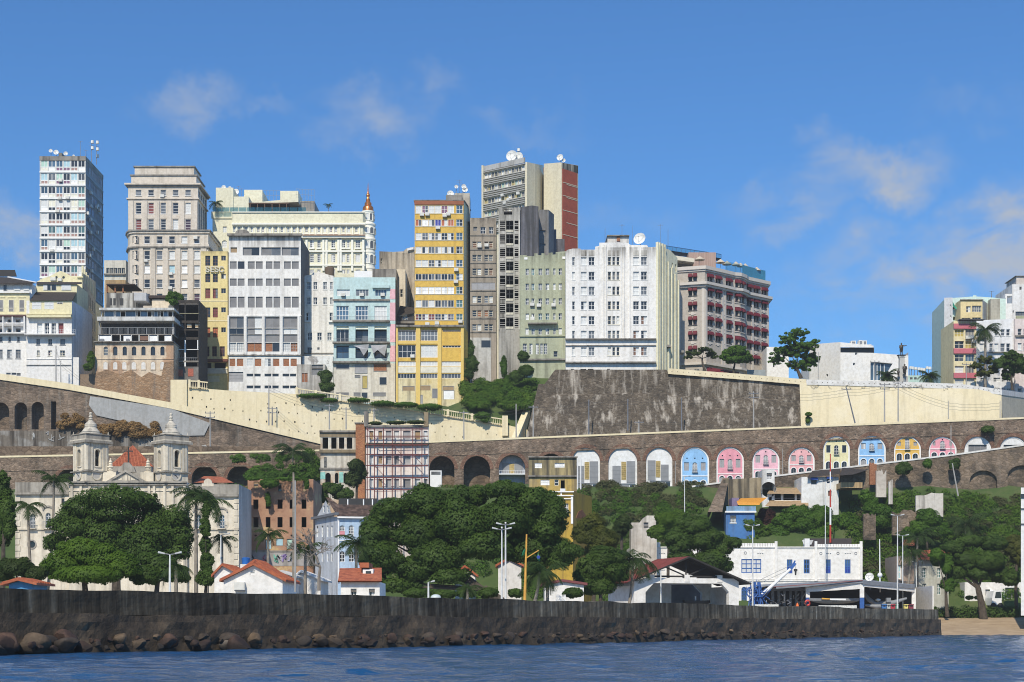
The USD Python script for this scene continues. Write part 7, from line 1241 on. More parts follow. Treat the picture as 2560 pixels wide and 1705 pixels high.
T=Building('house','low white house with red tiled roof left of the great dark tree','house',rfoot(848,1130,150,7),PZ(1437,150),2.5,LW);T.win(0,920,1486,962,1540,'dark','white',2,1);T.win(0,1052,1486,1095,1540,'dark','white',2,1);T.finish(.2);q=[P(832,1437,149.5),P(1140,1437,149.5),P(1140,1342,154),P(845,1345,154)];T.part('roof_slope',MB().add(q,[(0,1,2,3)]),REDTILE);b=MB()
for k in range(34):e=q[0]+(q[1]-q[0])*k/33;f_=q[3]+(q[2]-q[3])*k/33;b.tube([e+(0,0,.04),f_+(0,0,.04)],.09,4,False)
T.part('tile_rows',b,REDTILE,kind='stuff');T.part('dormer',MB().box(PX(1015,153),PX(1090,153),152,156,PZ(1385,153),PZ(1345,153)),LW);T.part('dormer_roof',MB().box(PX(992,153),PX(1060,153),151.8,156,PZ(1336,153),PZ(1300,153)),REDTILE);T.part('dormer_window',MB().box(PX(1030,152),PX(1066,152),151.9,152,PZ(1378,152),PZ(1358,152)),PANE['dark'])
sheet('D1');gable_house('tiny kiosk with orange tile roof and blue gable at the left end of the wall',60,130,215,1460,1440,122,4,plain('kiosk_blue',(.06,.22,.42),.7),over=.5,name='kiosk')
sheet('D3');T=gable_house('orange tiled roof glimpsed under the great dark tree',400,470,545,1215,1158,190,6,LW);T=gable_house('white house with tiled roof seen between the trunks behind the lamp masts',712,790,880,1145,1100,196,6,LW);T=gable_house('white wall and red eave behind the palms right of the flag mast',1050,1180,1335,1285,1262,172,6,LW,plain('maroon_sheet',(.18,.05,.05)))
T=Thing('picket_fence','short white picket fence by the white wall behind the sea wall','fence',P(1170,1390,162))
for k in range(8):T.part('picket',MB().box(PX(1136+k*9,162),PX(1141+k*9,162),161.9,162,2.5,PZ(1355,162)),WHITEP)
# blue and tan houses on the green slope
sheet('D4');BH=wall('strong_blue_house',(.06,.17,.42),(.09,.22,.46),.3,(.1,.1,.12));T=Building('house','strong blue house with white sash window and orange roof cover on the slope','house',rfoot(972,1180,277.5,8),PZ(757,277.5),5,BH);T.win(0,1003,778,1046,832,'dark','white',4,4,bar=.07,sill=.08);T.box(0,964,748,1190,760,.4,WHITEP,'cornice');T.box(0,975,712,1190,747,.02,wall('faded_blue',(.20,.34,.50),None,.5),'parapet');T.finish();q=[P(1050,678,277.5),P(1080,655,280.5),P(1272,650,280.5),P(1222,690,277.5),P(1215,704,277.3),P(1060,704,277.3)];T.part('orange_cover',MB().add(q,[(0,1,2,3),(0,3,4,5)]),plain('orange_tarp',(.62,.27,.03),.7,var=.1));T.part('terrace_wall',MB().box(PX(1010,279.5),PX(1060,279.5),278.5,282.5,14,PZ(655,279.5)),wall('mauve_wall',(.28,.22,.36),None,.3))
T=Building('house','white loggia house with tan tile roof above the orange cover','house',rfoot(1285,1572,285,6),PZ(622,285),10,WH);T.fmat[1]=BH
for a,b in((1305,1372),(1388,1472),(1487,1560)):T.hole(0,a,622,b,668)
TT=plain('tan_tile',(.36,.25,.14),.9,var=.2,scale=2);T.finish(.4);q=[P(1270,622,284.0),P(1600,626,284.0),P(1622,578,289.0),P(1300,578,289.0)];T.part('roof_slope',MB().add(q,[(0,1,2,3)]),TT);q=[P(1255,712,282.5),P(1570,712,282.5),P(1570,672,285.0),P(1290,672,285.0)];T.part('lower_roof',MB().add(q,[(0,1,2,3)]),TT);q=[P(1572,700,285.0),P(1635,700,289.0),P(1625,590,289.0),P(1600,590,287.0),P(1572,632,285.0)];T.part('side_wall',MB().add(q,[(0,1,2),(0,2,3),(0,3,4)]),BH)
T=Building('house','white patched house with blue awnings below the salmon front','house',rfoot(1520,1790,284,7),PZ(500,284),19,wall('patched_white',(.76,.76,.74),(.62,.61,.58),.45,(.16,.15,.14)));T.win(0,1590,522,1632,555,'dark','blue',1,1);T.win(0,1705,510,1735,545,'dark','blue',1,1);T.win(0,1713,600,1740,640,'brown','grey',1,1)
for a,b,y in((1586,1636,508),(1700,1740,500)):T.box(0,a,y,b,y+14,.6,plain('blue_awning',(.03,.10,.42)),'awning')
T.finish();q=[P(1560,505,283.0),P(1880,470,283.0),P(1880,432,289.0),P(1600,455,289.0)];T.part('roof_slope',MB().add(q,[(0,1,2,3)]),DARKTILE)
T=Building('house','narrow weathered white house with round dark opening below the pale pink front','house',rfoot(1236,1325,285,5),PZ(448,285),12,MATS['patched_white']);T.win(0,1268,472,1306,518,'board2','white',2,3);q=Point(T.S(0,1282),T.Z(0,592)).buffer(1.3);T.holes[0].append(q);T.finish(.5)
T=Building('ruined_wall','mossy stained retaining wall piece left of the narrow white house','wall',rfoot(950,1232,286,3),PZ(525,286),10,wall('mossy_stucco',(.33,.27,.18),(.22,.185,.125),.7,(.07,.06,.045),drip=(.42,.6)));T.top(0,[(950,520),(1100,512),(1225,505),(1232,505)]);T.finish();
t=Thing('buttress','dark sloping stone buttress wall running down the green slope','wall',P(890,750,284.0));q=[P(840,755,276.0),P(945,755,276.0),P(995,505,288.0),P(948,508,288.0)];t.part('wall',MB().add(q+[p+(0,3,-2)for p in q],[(0,1,2,3),(1,2,6,5),(0,3,7,4),(3,2,6,7)]),STONE2)
T=Building('ruined_house','broken white wall ruin between the yellow green tree and the dark tree','ruin',rfoot(285,470,258,4),PZ(820,258),4,wall('broken_white',(.60,.56,.50),(.40,.34,.28),.6));T.top(0,[(285,845),(330,850),(370,800),(400,780),(455,782),(470,850)]);T.win(0,375,830,410,870,'board','grey');T.finish()
sheet('D5');T=Building('shack','rough tan boarded shack under a dark overhang on the slope','shack',rfoot(372,512,280,4),PZ(485,280),24,mat('tan_boards',{'g':('geometry',{}),'w':('mapping',{'scale':(4,4,.2)}),'n':('noise_texture',{'scale':1.5,'detail':4.0}),'r':('rgb_ramp',{'ramp':[(.35,(.24,.16,.08)),(.65,(.50,.36,.19))]}),'p':('principled_bsdf',{'roughness':.9})},[('g.position','w.vector'),('w.vector','n.vector'),('n.fac','r.fac'),('r.color','p.base_color')]));T.finish();q=[P(365,440,278),P(450,435,278),P(560,400,285),P(380,390,285)];T.part('roof_slope',MB().add(q,[(0,1,2,3)]),DARKTILE);T.part('back_wall',MB().box(PX(365,285),PX(530,285),284.5,285,24,PZ(400,285)),STONE2)
for x0,x1,y0,y1,Y,l,m in((603,668,410,505,284,'torn white wall fragment among vines under the ramp wall','broken_white'),(560,606,360,425,288,'orange brick stub beside the ramp wall','b'),(685,712,470,550,281,'small white pillar with red brick top in the green slope','broken_white'),(862,1040,560,632,278,'broken white ruin wall lying on the green slope','broken_white'),(708,880,668,750,272,'low brown masonry wall on the green slope','s'),(520,600,690,780,270,'slanted bare rock face above the trees','s')):
    w=Thing('wall_fragment',l,'wall',P((x0+x1)/2,y1,Y));rr=np.random.default_rng(x0);n=7;tops=[(PX(x0+(x1-x0)*k/n,Y),PZ(y0+rr.uniform(-.1,.28)*(y1-y0),Y))for k in range(n+1)];pl=Polygon([(PX(x0,Y),PZ(y1,Y)-2),(PX(x1,Y),PZ(y1,Y)-2)]+tops[::-1]);w.part('wall',MB().fprism((np.array([0,Y]),np.array([1.0,0]),np.array([0,-1.0])),pl,-.6,0),{'b':PANE['brick'],'s':STONE2}.get(m)or MATS[m])
sheet('D5');T=Building('office_building','white building sliver with dark bands at the right picture edge','office building',foot((1548,230),(1700,230),(1760,240),(1560,240)),PZ(520,230),2.5,WH);T.box(0,1546,562,1700,590,.1,PANE['dark'],'dark_band');T.box(0,1546,655,1700,662,.15,FRAME['dark'],'ledge');T.box(0,1546,755,1700,762,.15,FRAME['dark'],'ledge');T.finish()

# ------------------------------------------------------------------ waterfront station: boathouse, white crenellated building, boat shed
sheet('N2');NB=wall('station_white',(.84,.82,.78),(.80,.78,.74),.07,(.5,.5,.48));NBLUE=plain('station_blue',(.035,.11,.34),.5)
T=Building('station_building','white two storey waterfront building with crenellations and blue windows','building',[(PX(215,262),262),(PX(3457,262),262),(PX(3457,262),276),(PX(215,262),276)],PZ(262,262),2.5,NB)
T.win(0,1757,435,2035,630,'curtain','blue',4,3,bar=.13,d=.12);T.win(0,1757,825,1835,1032,'blue','blue',2,4,arch=True,bar=.12,d=.15,name='door');T.win(0,1965,825,2040,1032,'blue','blue',2,4,arch=True,bar=.12,d=.15,name='door')
sheet('N3')
for a,b in((153,230),(390,472),(690,767),(965,1045)):T.win(0,a,440,b,636,'dark' if a==390 else 'blue','blue',2,3,bar=.13,d=.15,low=None if a==390 else 'cobalt',lowf=.5)
for a,y in((628,355),(868,355),(1117,355),(-260-170,348)):q=Point(T.S(0,a),T.Z(0,y)).buffer(.16);T.part('rosette',MB().fprism(T.fr[0],q.buffer(.06).difference(q),-.01,.06),METAL)
for a in(730,1007,-220,-1600):
    for dx in(-32,0,32):T.box(0,a+dx-9,352,a+dx+9,360,.05,METAL,'vent_slot')
for y in(718,742):T.box(0,-2050,y,1215,y+5,.12,NB,'string_course')
T.box(0,-2050,266,1215,274,.2,NB,'cornice');T.finish(.15)
def merlons(x0,x1,y0,y1,n):
    for k in range(n):
        a,b,z0,z1=T.rect(0,x0+(x1-x0)*(k+.08)/n,y0,x0+(x1-x0)*(k+.92)/n,y1);w=(b-a)/2;T.part('merlon',MB().fprism(T.fr[0],sbox(a,z0,b,z1-w).union(Point((a+b)/2,z1-w).buffer(w,8)),-.3,0.02),NB)
merlons(580,1180,266,224,16);merlons(-510,-10,262,212,14);merlons(-1950,-1620,262,200,9);merlons(0,550,284,262,22)
T.box(0,580,264,1180,275,.1,NB,'coping')
for x in(0,558,1192,-1985,-1875):a,b,z0,z1=T.rect(0,x-17,740,x+17,185);T.part('corner_pier',MB().fbox(T.fr[0],a,b,z0,z1,-.3,.22).lathe([(.35,z1),(.2,z1+.25),(.25,z1+.4),(.02,z1+.7)],T.fr[0][0]+T.fr[0][1]*(a+b)/2,8),NB)
T.part('roof_house',MB().box(PX(470,270),PX(1040,270),269,275,T.z1-1,PZ(150,270)),plain('dark_plant_room',(.06,.05,.05),.8))
for k in range(5):T.part('roof_pipe',MB().tube([P(365+k*6,178+k*12,266),P(520-k*6,178+k*12,266)],.07,4),WHITEP)
T.part('roof_tank',MB().box(PX(395,266),PX(465,266),265.5,267,T.z1-.6,PZ(150,266)),WHITEP)
def mast2(label,x,y0,y1,Y,segs,r=.16):
    t=Thing('radio_mast',label,'mast',P(x,y0,Y));a,b=P(x,y0,Y),P(x,y1,Y)
    for k in range(segs):t.part('mast_section',MB().tube([a+(b-a)*k/segs,a+(b-a)*(k+1)/segs],[r*(1-.5*k/segs),r*(1-.5*(k+1)/segs)],8),plain('signal_red',(.45,.05,.03),.5)if k%2==0 else WHITEP)
sheet('D5');mast2('tall red and white banded radio mast on the white station roof',303,880,300,268,5)
# boathouse, its axis turned a little from the view
BO,BU,BB=np.array([21.27,205.0]),np.array([.946,.324]),np.array([-.324,.946])
def L3(s,d,z):return np.array([*(BO+BU*s+BB*d),z-.4])
def lbox(m,s0,s1,d0,d1,z0,z1):return m.add([L3(s,d,z)for z in(z0,z1)for d in(d0,d1)for s in(s0,s1)],MB.BF)
bf=(BO,BU,-BB);bh=Thing('boathouse','white open boathouse with red gabled roof and dark timber truss','boathouse',L3(0,0,2.5));DKT=plain('dark_timber',(.03,.028,.026),.8)
portal=shapely.transform(Polygon([(-6.9,2.5),(-6.9,6.9),(-5.0,7.35),(6.4,7.35),(7.1,6.95),(7.1,2.5),(5.75,2.5),(5.75,5.7),(4.75,6.72),(-4.3,6.72),(-5.4,5.6),(-5.4,2.5)]),lambda q:q-(0,.4));bh.part('portal',MB().fprism(bf,portal,-.7,0),NB);bh.part('rear_portal',MB().fprism(bf,portal,-8.3,-7.7),NB)
for s in(-4.6,0.1,4.5):bh.part('beam_block',lbox(MB(),s-.35,s+.35,-.06,.6,6.9,7.75 if s else 7.8),NB)
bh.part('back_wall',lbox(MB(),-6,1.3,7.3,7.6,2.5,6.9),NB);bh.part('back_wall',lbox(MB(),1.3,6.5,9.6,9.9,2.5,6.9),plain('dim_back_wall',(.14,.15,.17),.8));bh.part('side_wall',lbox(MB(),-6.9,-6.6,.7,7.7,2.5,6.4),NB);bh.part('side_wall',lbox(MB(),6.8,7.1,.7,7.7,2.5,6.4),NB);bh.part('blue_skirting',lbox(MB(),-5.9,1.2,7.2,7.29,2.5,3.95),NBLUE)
RRF=mat('red_corrugated',{'g':('geometry',{}),'n':('noise_texture',{'scale':.8,'detail':5.0}),'r':('rgb_ramp',{'ramp':[(.3,(.16,.04,.035)),(.7,(.27,.07,.06))]}),'p':('principled_bsdf',{'roughness':.7})},[('g.position','n.vector'),('n.fac','r.fac'),('r.color','p.base_color')])
for sg in(-1,1):
    e=-8.1 if sg<0 else 8.3;r=[L3(0,-.9,9.95),L3(0,8.6,9.95),L3(e,8.6,6.75),L3(e,-.9,6.75)];bh.part('roof_slope',MB().add(r,[(0,1,2,3)]).add([q-(0,0,.08)for q in r],[(0,1,2,3)]),RRF);m=MB()
    for k in range(24):a,b=r[0]+(r[1]-r[0])*k/23,r[3]+(r[2]-r[3])*k/23;m.tube([a+(0,0,.02),b+(0,0,.02)],.05,4,False)
    bh.part('roof_ribs',m,RRF,kind='stuff');bh.part('barge_board',MB().bar(L3(0,-.95,9.9),L3(e,-.95,6.7),.2),DKT);bh.part('soffit',MB().add([q-(0,0,.14)for q in r],[(0,1,2,3)]),DKT)
m=MB().bar(L3(-6,.1,7.55),L3(6,.1,7.55),.22).bar(L3(0,.1,7.5),L3(0,.1,9.7),.2).bar(L3(0,.1,7.6),L3(-2.8,.1,8.7),.16).bar(L3(0,.1,7.6),L3(2.8,.1,8.7),.16).bar(L3(-6,.1,7.5),L3(0,.1,9.75),.18).bar(L3(6,.1,7.5),L3(0,.1,9.75),.18);bh.part('roof_truss',m,DKT)
m=MB()
for k in range(5):m.bar(L3(-4.4+k*.8,8.2,7.2),L3(-3.6+k*.8,8.2,8.4),.09).bar(L3(-3.6+k*.8,8.2,7.2),L3(-4.4+k*.8,8.2,8.4),.09)
bh.part('lattice',m,DKT)
# small dark boat on a trailer inside
def hull(t,name,A,B,w,h,m,n=13,flat=.0):
    A,B=np.array(A),np.array(B);ax=(B-A)/np.linalg.norm(B-A);sd=np.array([ax[1],-ax[0],0]);v=[]
    for i in range(n):
        u=i/(n-1);ww=w*(1-abs(2*u-1)**3.5*(.95 if u>.5 else .6));k=h*(.55+.45*(1-(1-abs(2*u-1))**.5)*.5);c=A+(B-A)*u
        for a,z in((-1,1),(-.95,.55),(-.45,.1+.5*abs(2*u-1)**3),(0,.02+.5*abs(2*u-1)**3),(.45,.1+.5*abs(2*u-1)**3),(.95,.55),(1,1),(.6,.93),(-.6,.93)):v.append(c+sd*a*ww/2+(0,0,h*z+(k-h*.7)*.4))
    f=[(i*9+j,i*9+(j+1)%9,i*9+9+(j+1)%9,i*9+9+j)for i in range(n-1)for j in range(9)]
    return t.part(name,MB().add(v,f).add(v[:9],[(0,j,j+1)for j in range(1,8)]).add(v[-9:],[(0,j,j+1)for j in range(1,8)]),m,smooth=40)
GRB=plain('boat_grey',(.24,.25,.26),.5);t=Thing('motor_boat','small dark motor boat on a trailer inside the open boathouse','boat',L3(2.6,3,3.5));hull(t,'hull',L3(1.0,3,4.0),L3(4.6,3,4.0),1.6,.7,BLACKM);t.part('console',lbox(MB(),2.4,2.5,2.7,2.5,4.6,5.2),WHITEP);t.part('trailer',lbox(MB(),1.2,4.5,2.4,2.5,3.9,4.0).tube([L3(1.6,2.3,3.8),L3(1.6,2.2,3.8)],.3,10).tube([L3(3.8,2.3,3.8),L3(3.8,2.2,3.8)],.3,10),METAL)
# crane
sheet('N3');YK=232;cr=Thing('crane','small blue slewing crane with a long white jib and hook','crane',P(-250,1060,YK));rr=np.random.default_rng(2);c0=P(-270,950,YK);m=MB()
for k in range(46):a=c0+rr.normal(size=3)*(.75,.5,.95);b=c0+rr.normal(size=3)*(.75,.5,.95);m.bar(a,b,.09)
for z,r in((-1.3,.9),(-.2,.9),(1.3,.55)):m.lathe([(r,c0[2]+z),(r,c0[2]+z+.15),(0,c0[2]+z+.15)],c0,12)
for a in range(6):q=a*math.pi/3;m.tube([c0+(1.0*math.cos(q),.9*math.sin(q),-2.6),c0+(.45*math.cos(q),.4*math.sin(q),1.9)],.09,6)
cr.part('lattice_base',m,NBLUE);m=MB();w=P(-330,900,YK-1)
for q in range(2):m.tube([w+(.75*math.cos(a),q*.5,.75*math.sin(a))for a in np.linspace(0,2*np.pi,17)],.06,5)
for a in np.linspace(0,2*np.pi,9):m.bar(w,w+(.75*math.cos(a),0,.75*math.sin(a)),.05)
cr.part('winch_drum',m,NBLUE);ja,jb,jc=P(-195,935,YK),P(205,575,YK),P(270,492,YK);cr.part('jib',MB().tube([ja,jb],[.26,.2],8),WHITEP);cr.part('jib_tip',MB().bar(jb,jc,.42).bar(jb+(0,0,.1),jc+(0,0,.35),.2),NBLUE);cr.part('stay_cable',MB().tube([P(-250,740,YK),jc],.035,4).tube([P(-280,800,YK),jb],.035,4),METAL);hk=P(275,590,YK);cr.part('hook',MB().tube([jc,hk],.03,4).box(hk[0]-.22,hk[0]+.22,YK-.15,YK+.15,hk[2]-.15,hk[2]+.15).tube([hk,hk-(0,0,.7)],[.16,.1],6),BLACKM)
# boat shed: white steel frames, blue post feet, low pitched roof
sh=Thing('boat_shed','open boat shed with white frames, blue post feet and low roof','shed',P(1200,1130,236));Ya,Yb,Yc=238,232,240;Y2=252
for x,Y,y in((446,Ya,815),(1203,Yb,770),(1928,Yc,850)):a=PX(x,Y);w=.28;zt_=PZ(y,Y);sh.part('post',MB().box(a-w,a+w,Y-.2,Y+.2,PZ(975,Y),zt_),NB);sh.part('post_foot',MB().box(a-w-.003,a+w+.003,Y-.203,Y+.203,2.5,PZ(975,Y)),NBLUE if x<1900 else NB)
def beam(x0,y0,Y0,x1,y1,Y1,h):a,b=P(x0,y0,Y0),P(x1,y1,Y1);return MB().add([q+d for d in((0,-.25,-h),(0,.25,-h),(0,.25,0),(0,-.25,0))for q in(a,b)],[(0,1,3,2),(2,3,5,4),(4,5,7,6),(6,7,1,0),(0,2,4,6),(1,3,5,7)])
sh.part('beam',beam(430,815,Ya,1190,770,Yb,1.1*.75),NB);sh.part('beam',beam(1225,772,Yb,1940,848,Yc,.5),NB);gr=plain('shed_roof_grey',(.22,.24,.27),.7)
q=[P(0,822,240),P(1218,738,Yb-.6),P(1218,722,Y2),P(-400,800,Y2)];sh.part('roof_slope',MB().add(q,[(0,1,2,3)]).add([p-(0,0,.3)for p in q],[(0,1,2,3)]).add([q[0],q[1],q[1]-(0,0,.3),q[0]-(0,0,.3)],[(0,1,2,3)]),gr);q=[P(1218,738,Yb-.6),P(1945,800,Yc-.5),P(1945,790,Y2),P(1218,722,Y2)];sh.part('roof_slope',MB().add(q,[(0,1,2,3)]).add([p-(0,0,.3)for p in q],[(0,1,2,3)]).add([q[0],q[1],q[1]-(0,0,.5),q[0]-(0,0,.5)],[(0,1,2,3)]),gr);sh.part('roof_edge',MB().tube([P(-60,828,239.8),P(1215,735,Yb-.65)],.06,4),RRF)
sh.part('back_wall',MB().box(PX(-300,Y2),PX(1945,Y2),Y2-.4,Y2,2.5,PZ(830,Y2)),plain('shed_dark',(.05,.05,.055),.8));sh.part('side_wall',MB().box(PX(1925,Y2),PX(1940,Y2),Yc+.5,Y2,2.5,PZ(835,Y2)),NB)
for k in range(7):sh.part('bay_pillar',MB().box(PX(-60+82*k,247),PX(-28+82*k,247),246.8,247.2,2.5,PZ(880,247)),gr)
sh.part('front_fascia',MB().box(PX(-90,246.5),PX(425,246.5),246.3,246.7,PZ(882,246.5),PZ(820,246.5)),gr)
t=Thing('motor_boat','grey boat hull with an orange and white stripe in the left shed bay','boat',P(820,1070,236.5));hull(t,'hull',P(470,1062,237),P(1180,1062,235),2.4,M(78,236),GRB);t.part('stripe',beam(640,980,235.0,750,984,234.8,.18),plain('stripe_orange',(.62,.33,.05),.5));t.part('stripe',beam(752,988,234.8,975,992,234.4,.22),WHITEP);t.part('vent',MB().box(PX(785,235),PX(845,235),234.2,234.6,PZ(1042,235),PZ(1022,235)),BLACKM)
t=Thing('inflatable_boat','grey inflatable boat with raised bow in the right shed bay','boat',P(1500,1110,236));m=MB();m.tube([P(1230,900,238),P(1300,1000,237.5),P(1400,1065,237),P(1650,1045,237),P(1830,985,237.5)],[.18,.34,.36,.34,.15],10).tube([P(1250,1080,235.5),P(1400,1100,235.3),P(1600,1090,235.5),P(1640,1075,236)],[.15,.3,.3,.15],10);t.part('tube',m,GRB,smooth=40);t.part('console',MB().box(PX(1540,236.5),PX(1600,236.5),236,237,PZ(1040,236.5),PZ(980,236.5)),GRB);t.part('radar',MB().lathe([(0,PZ(985,236.5)),(.35,PZ(995,236.5)),(.38,PZ(1015,236.5)),(0,PZ(1030,236.5))],P(1430,1000,236.5),12),DISHM)
for k,(a,b,m_,l)in enumerate(((1480,1540,'cobalt2','blue'),(1548,1594,'g','pale grey'),(1600,1662,'r','red'),(1668,1710,'gr','green'),(1790,1842,'y','yellow'),(1852,1920,'m','maroon'))):
    col={'cobalt2':(.05,.17,.42),'g':(.42,.44,.42),'r':(.38,.03,.05),'gr':(.10,.30,.20),'y':(.68,.58,.18),'m':(.20,.03,.05)}[m_];t=Thing('recycling_bin',f'{l} recycling bin standing on the sea wall edge by the boat shed','bin',P((a+b)/2,1140,233),'recycling bins in a row');pm=plain(f'bin_{m_}',col,.5,var=.05);t.part('body',MB().box(PX(a,233),PX(b,233),232.6,233.4,2.5,PZ(1080,233)),pm);t.part('lid',MB().box(PX(a-3,233),PX(b+3,233),232.5,233.5,PZ(1080,233),PZ(1068,233)),pm);t.part('flap',MB().box(PX(a+14,233),PX(b-14,233),232.55,232.6,PZ(1100,233),PZ(1088,233)),BLACKM)
t=Thing('life_ring','red life ring hanging on the left post of the boat shed','life ring',P(443,1050,237.4));c=P(443,1050,237.4);t.part('ring',MB().tube([c+(.34*math.cos(a),0,.34*math.sin(a))for a in np.linspace(0,2*np.pi,17)],.14,6),plain('ring_red',(.60,.06,.04),.5));
single('white_board',MB().box(PX(595,228),PX(1128,228),227.8,228,2.5,PZ(1084,228)),plain('speckled_board',(.62,.62,.58),.7,var=.35,scale=9),'long low white board on the sea wall edge under the grey boat hull','board');sheet('N2');single('white_board',MB().box(PX(1900,216),PX(2275,216),215.8,216,3.5,PZ(1070,216)),plain('speckled_board',(1,1,1)),'low white slab on the sea wall edge left of the crane','board')
sheet('N3');dish('satellite_dish',1313,690,233,M(62,233),'large white dish standing on the corner of the boat shed roof',leg=1.6,look=(-.45,-1,.35));t=Thing('railing','white picket railing at the right end of the sea wall','railing',P(2030,1130,262))
for k in range(12):x=1945+k*17;t.part('picket',MB().box(PX(x,262),PX(x+6,262),261.9,262,2.5,PZ(1052 if k%6 else 1030,262)),WHITEP)
t.part('handrail',MB().box(PX(1940,262),PX(2135,262),261.85,261.9,PZ(1072,262),PZ(1066,262)),WHITEP);sheet('N3');rr=np.random.default_rng(6)
for k,(x,y)in enumerate(((60,1060),(150,1040),(310,1060),(-120,1090))):
    m=MB();c=P(x,y,234)
    for j in range(14):a=c+rr.normal(size=3)*(.5,.3,.35);m.bar(a,a+rr.normal(size=3)*(.5,.2,.5),.1)
    single('gear_heap',m,[BLACKM,METAL,BLACKM,GRB][k],f'{["first", "second", "third", "low leftmost"][k]} heap of dark engine parts between crane and boat shed','gear')
t=Thing('traffic_cone','orange marker cone beside the life ring','cone',P(300,1110,233));c=P(300,1110,233);t.part('cone',MB().lathe([(.3,c[2]),(.06,PZ(1050,233)),(0,PZ(1048,233))],c,10),plain('cone_orange',(.75,.16,.03),.5));t.part('base',MB().box(c[0]-.35,c[0]+.35,c[1]-.35,c[1]+.35,c[2]-.05,c[2]),BLACKM)
# town houses behind the right trees
T=Building('town_house','dusty brown house with tall white framed window left of the right trees','house',rfoot(1690,1955,258,8),PZ(395,258),2.5,wall('dusty_brown',(.36,.28,.23),None,.15));T.win(0,1705,518,1762,718,'sky','white',1,2,bar=.2);T.boxes(0,[(1690,745,1955,752)],.1,CONC,'ledge');T.finish();T.part('roof_slope',MB().add([P(1780,250,257.5),P(1945,250,257.5),P(1930,155,262),P(1790,165,262)],[(0,1,2,3)]),REDTILE)
T=Building('town_house','grey green house with green shuttered windows behind the right trees','house',rfoot(1955,2420,257,8),PZ(440,257),2.5,wall('grey_green_house',(.52,.52,.45),None,.25));T.grid(0,[(2050,2105),(2260,2310),(2370,2410)],[(560,700),(780,935)],'green2' if 'green2' in PANE else 'teal',nx=2,nz=3);T.finish();T.part('roof_slope',MB().add([P(1990,440,256),P(2420,440,256),P(2420,300,262),P(2050,310,262)],[(0,1,2,3)]),REDTILE)
sheet('N4');T=Building('town_house','white ground floor with dark shop opening seen under the big right tree','house',rfoot(870,1800,262,8),PZ(1040,262),2.5,WH);T.win(0,1380,1110,1560,1245,'board','grey',2,1);T.win(0,1130,1130,1190,1260,'board2','grey');T.finish()
t=Thing('parked_van','white and dark parked van behind the trunk of the right tree','van',P(1270,1370,258));m=[(1215,1330),(1215,1240),(1240,1150),(1330,1140),(1340,1330)];fr=(np.array([0,258.0]),np.array([1.0,0]),np.array([0,-1.0]));t.part('body',MB().fprism(fr,Polygon([(PX(x,258),PZ(y,258))for x,y in m]),-4,0),WHITEP);t.part('windscreen',MB().fprism(fr,Polygon([(PX(x,258),PZ(y,258))for x,y in((1250,1240),(1262,1165),(1325,1160),(1330,1240))]),-.02,.03),PANE['dark'])
for x in(1232,1322):t.part('wheel',MB().tube([P(x,1335,257.9),P(x,1335,258.3)],.42,14),BLACKM)

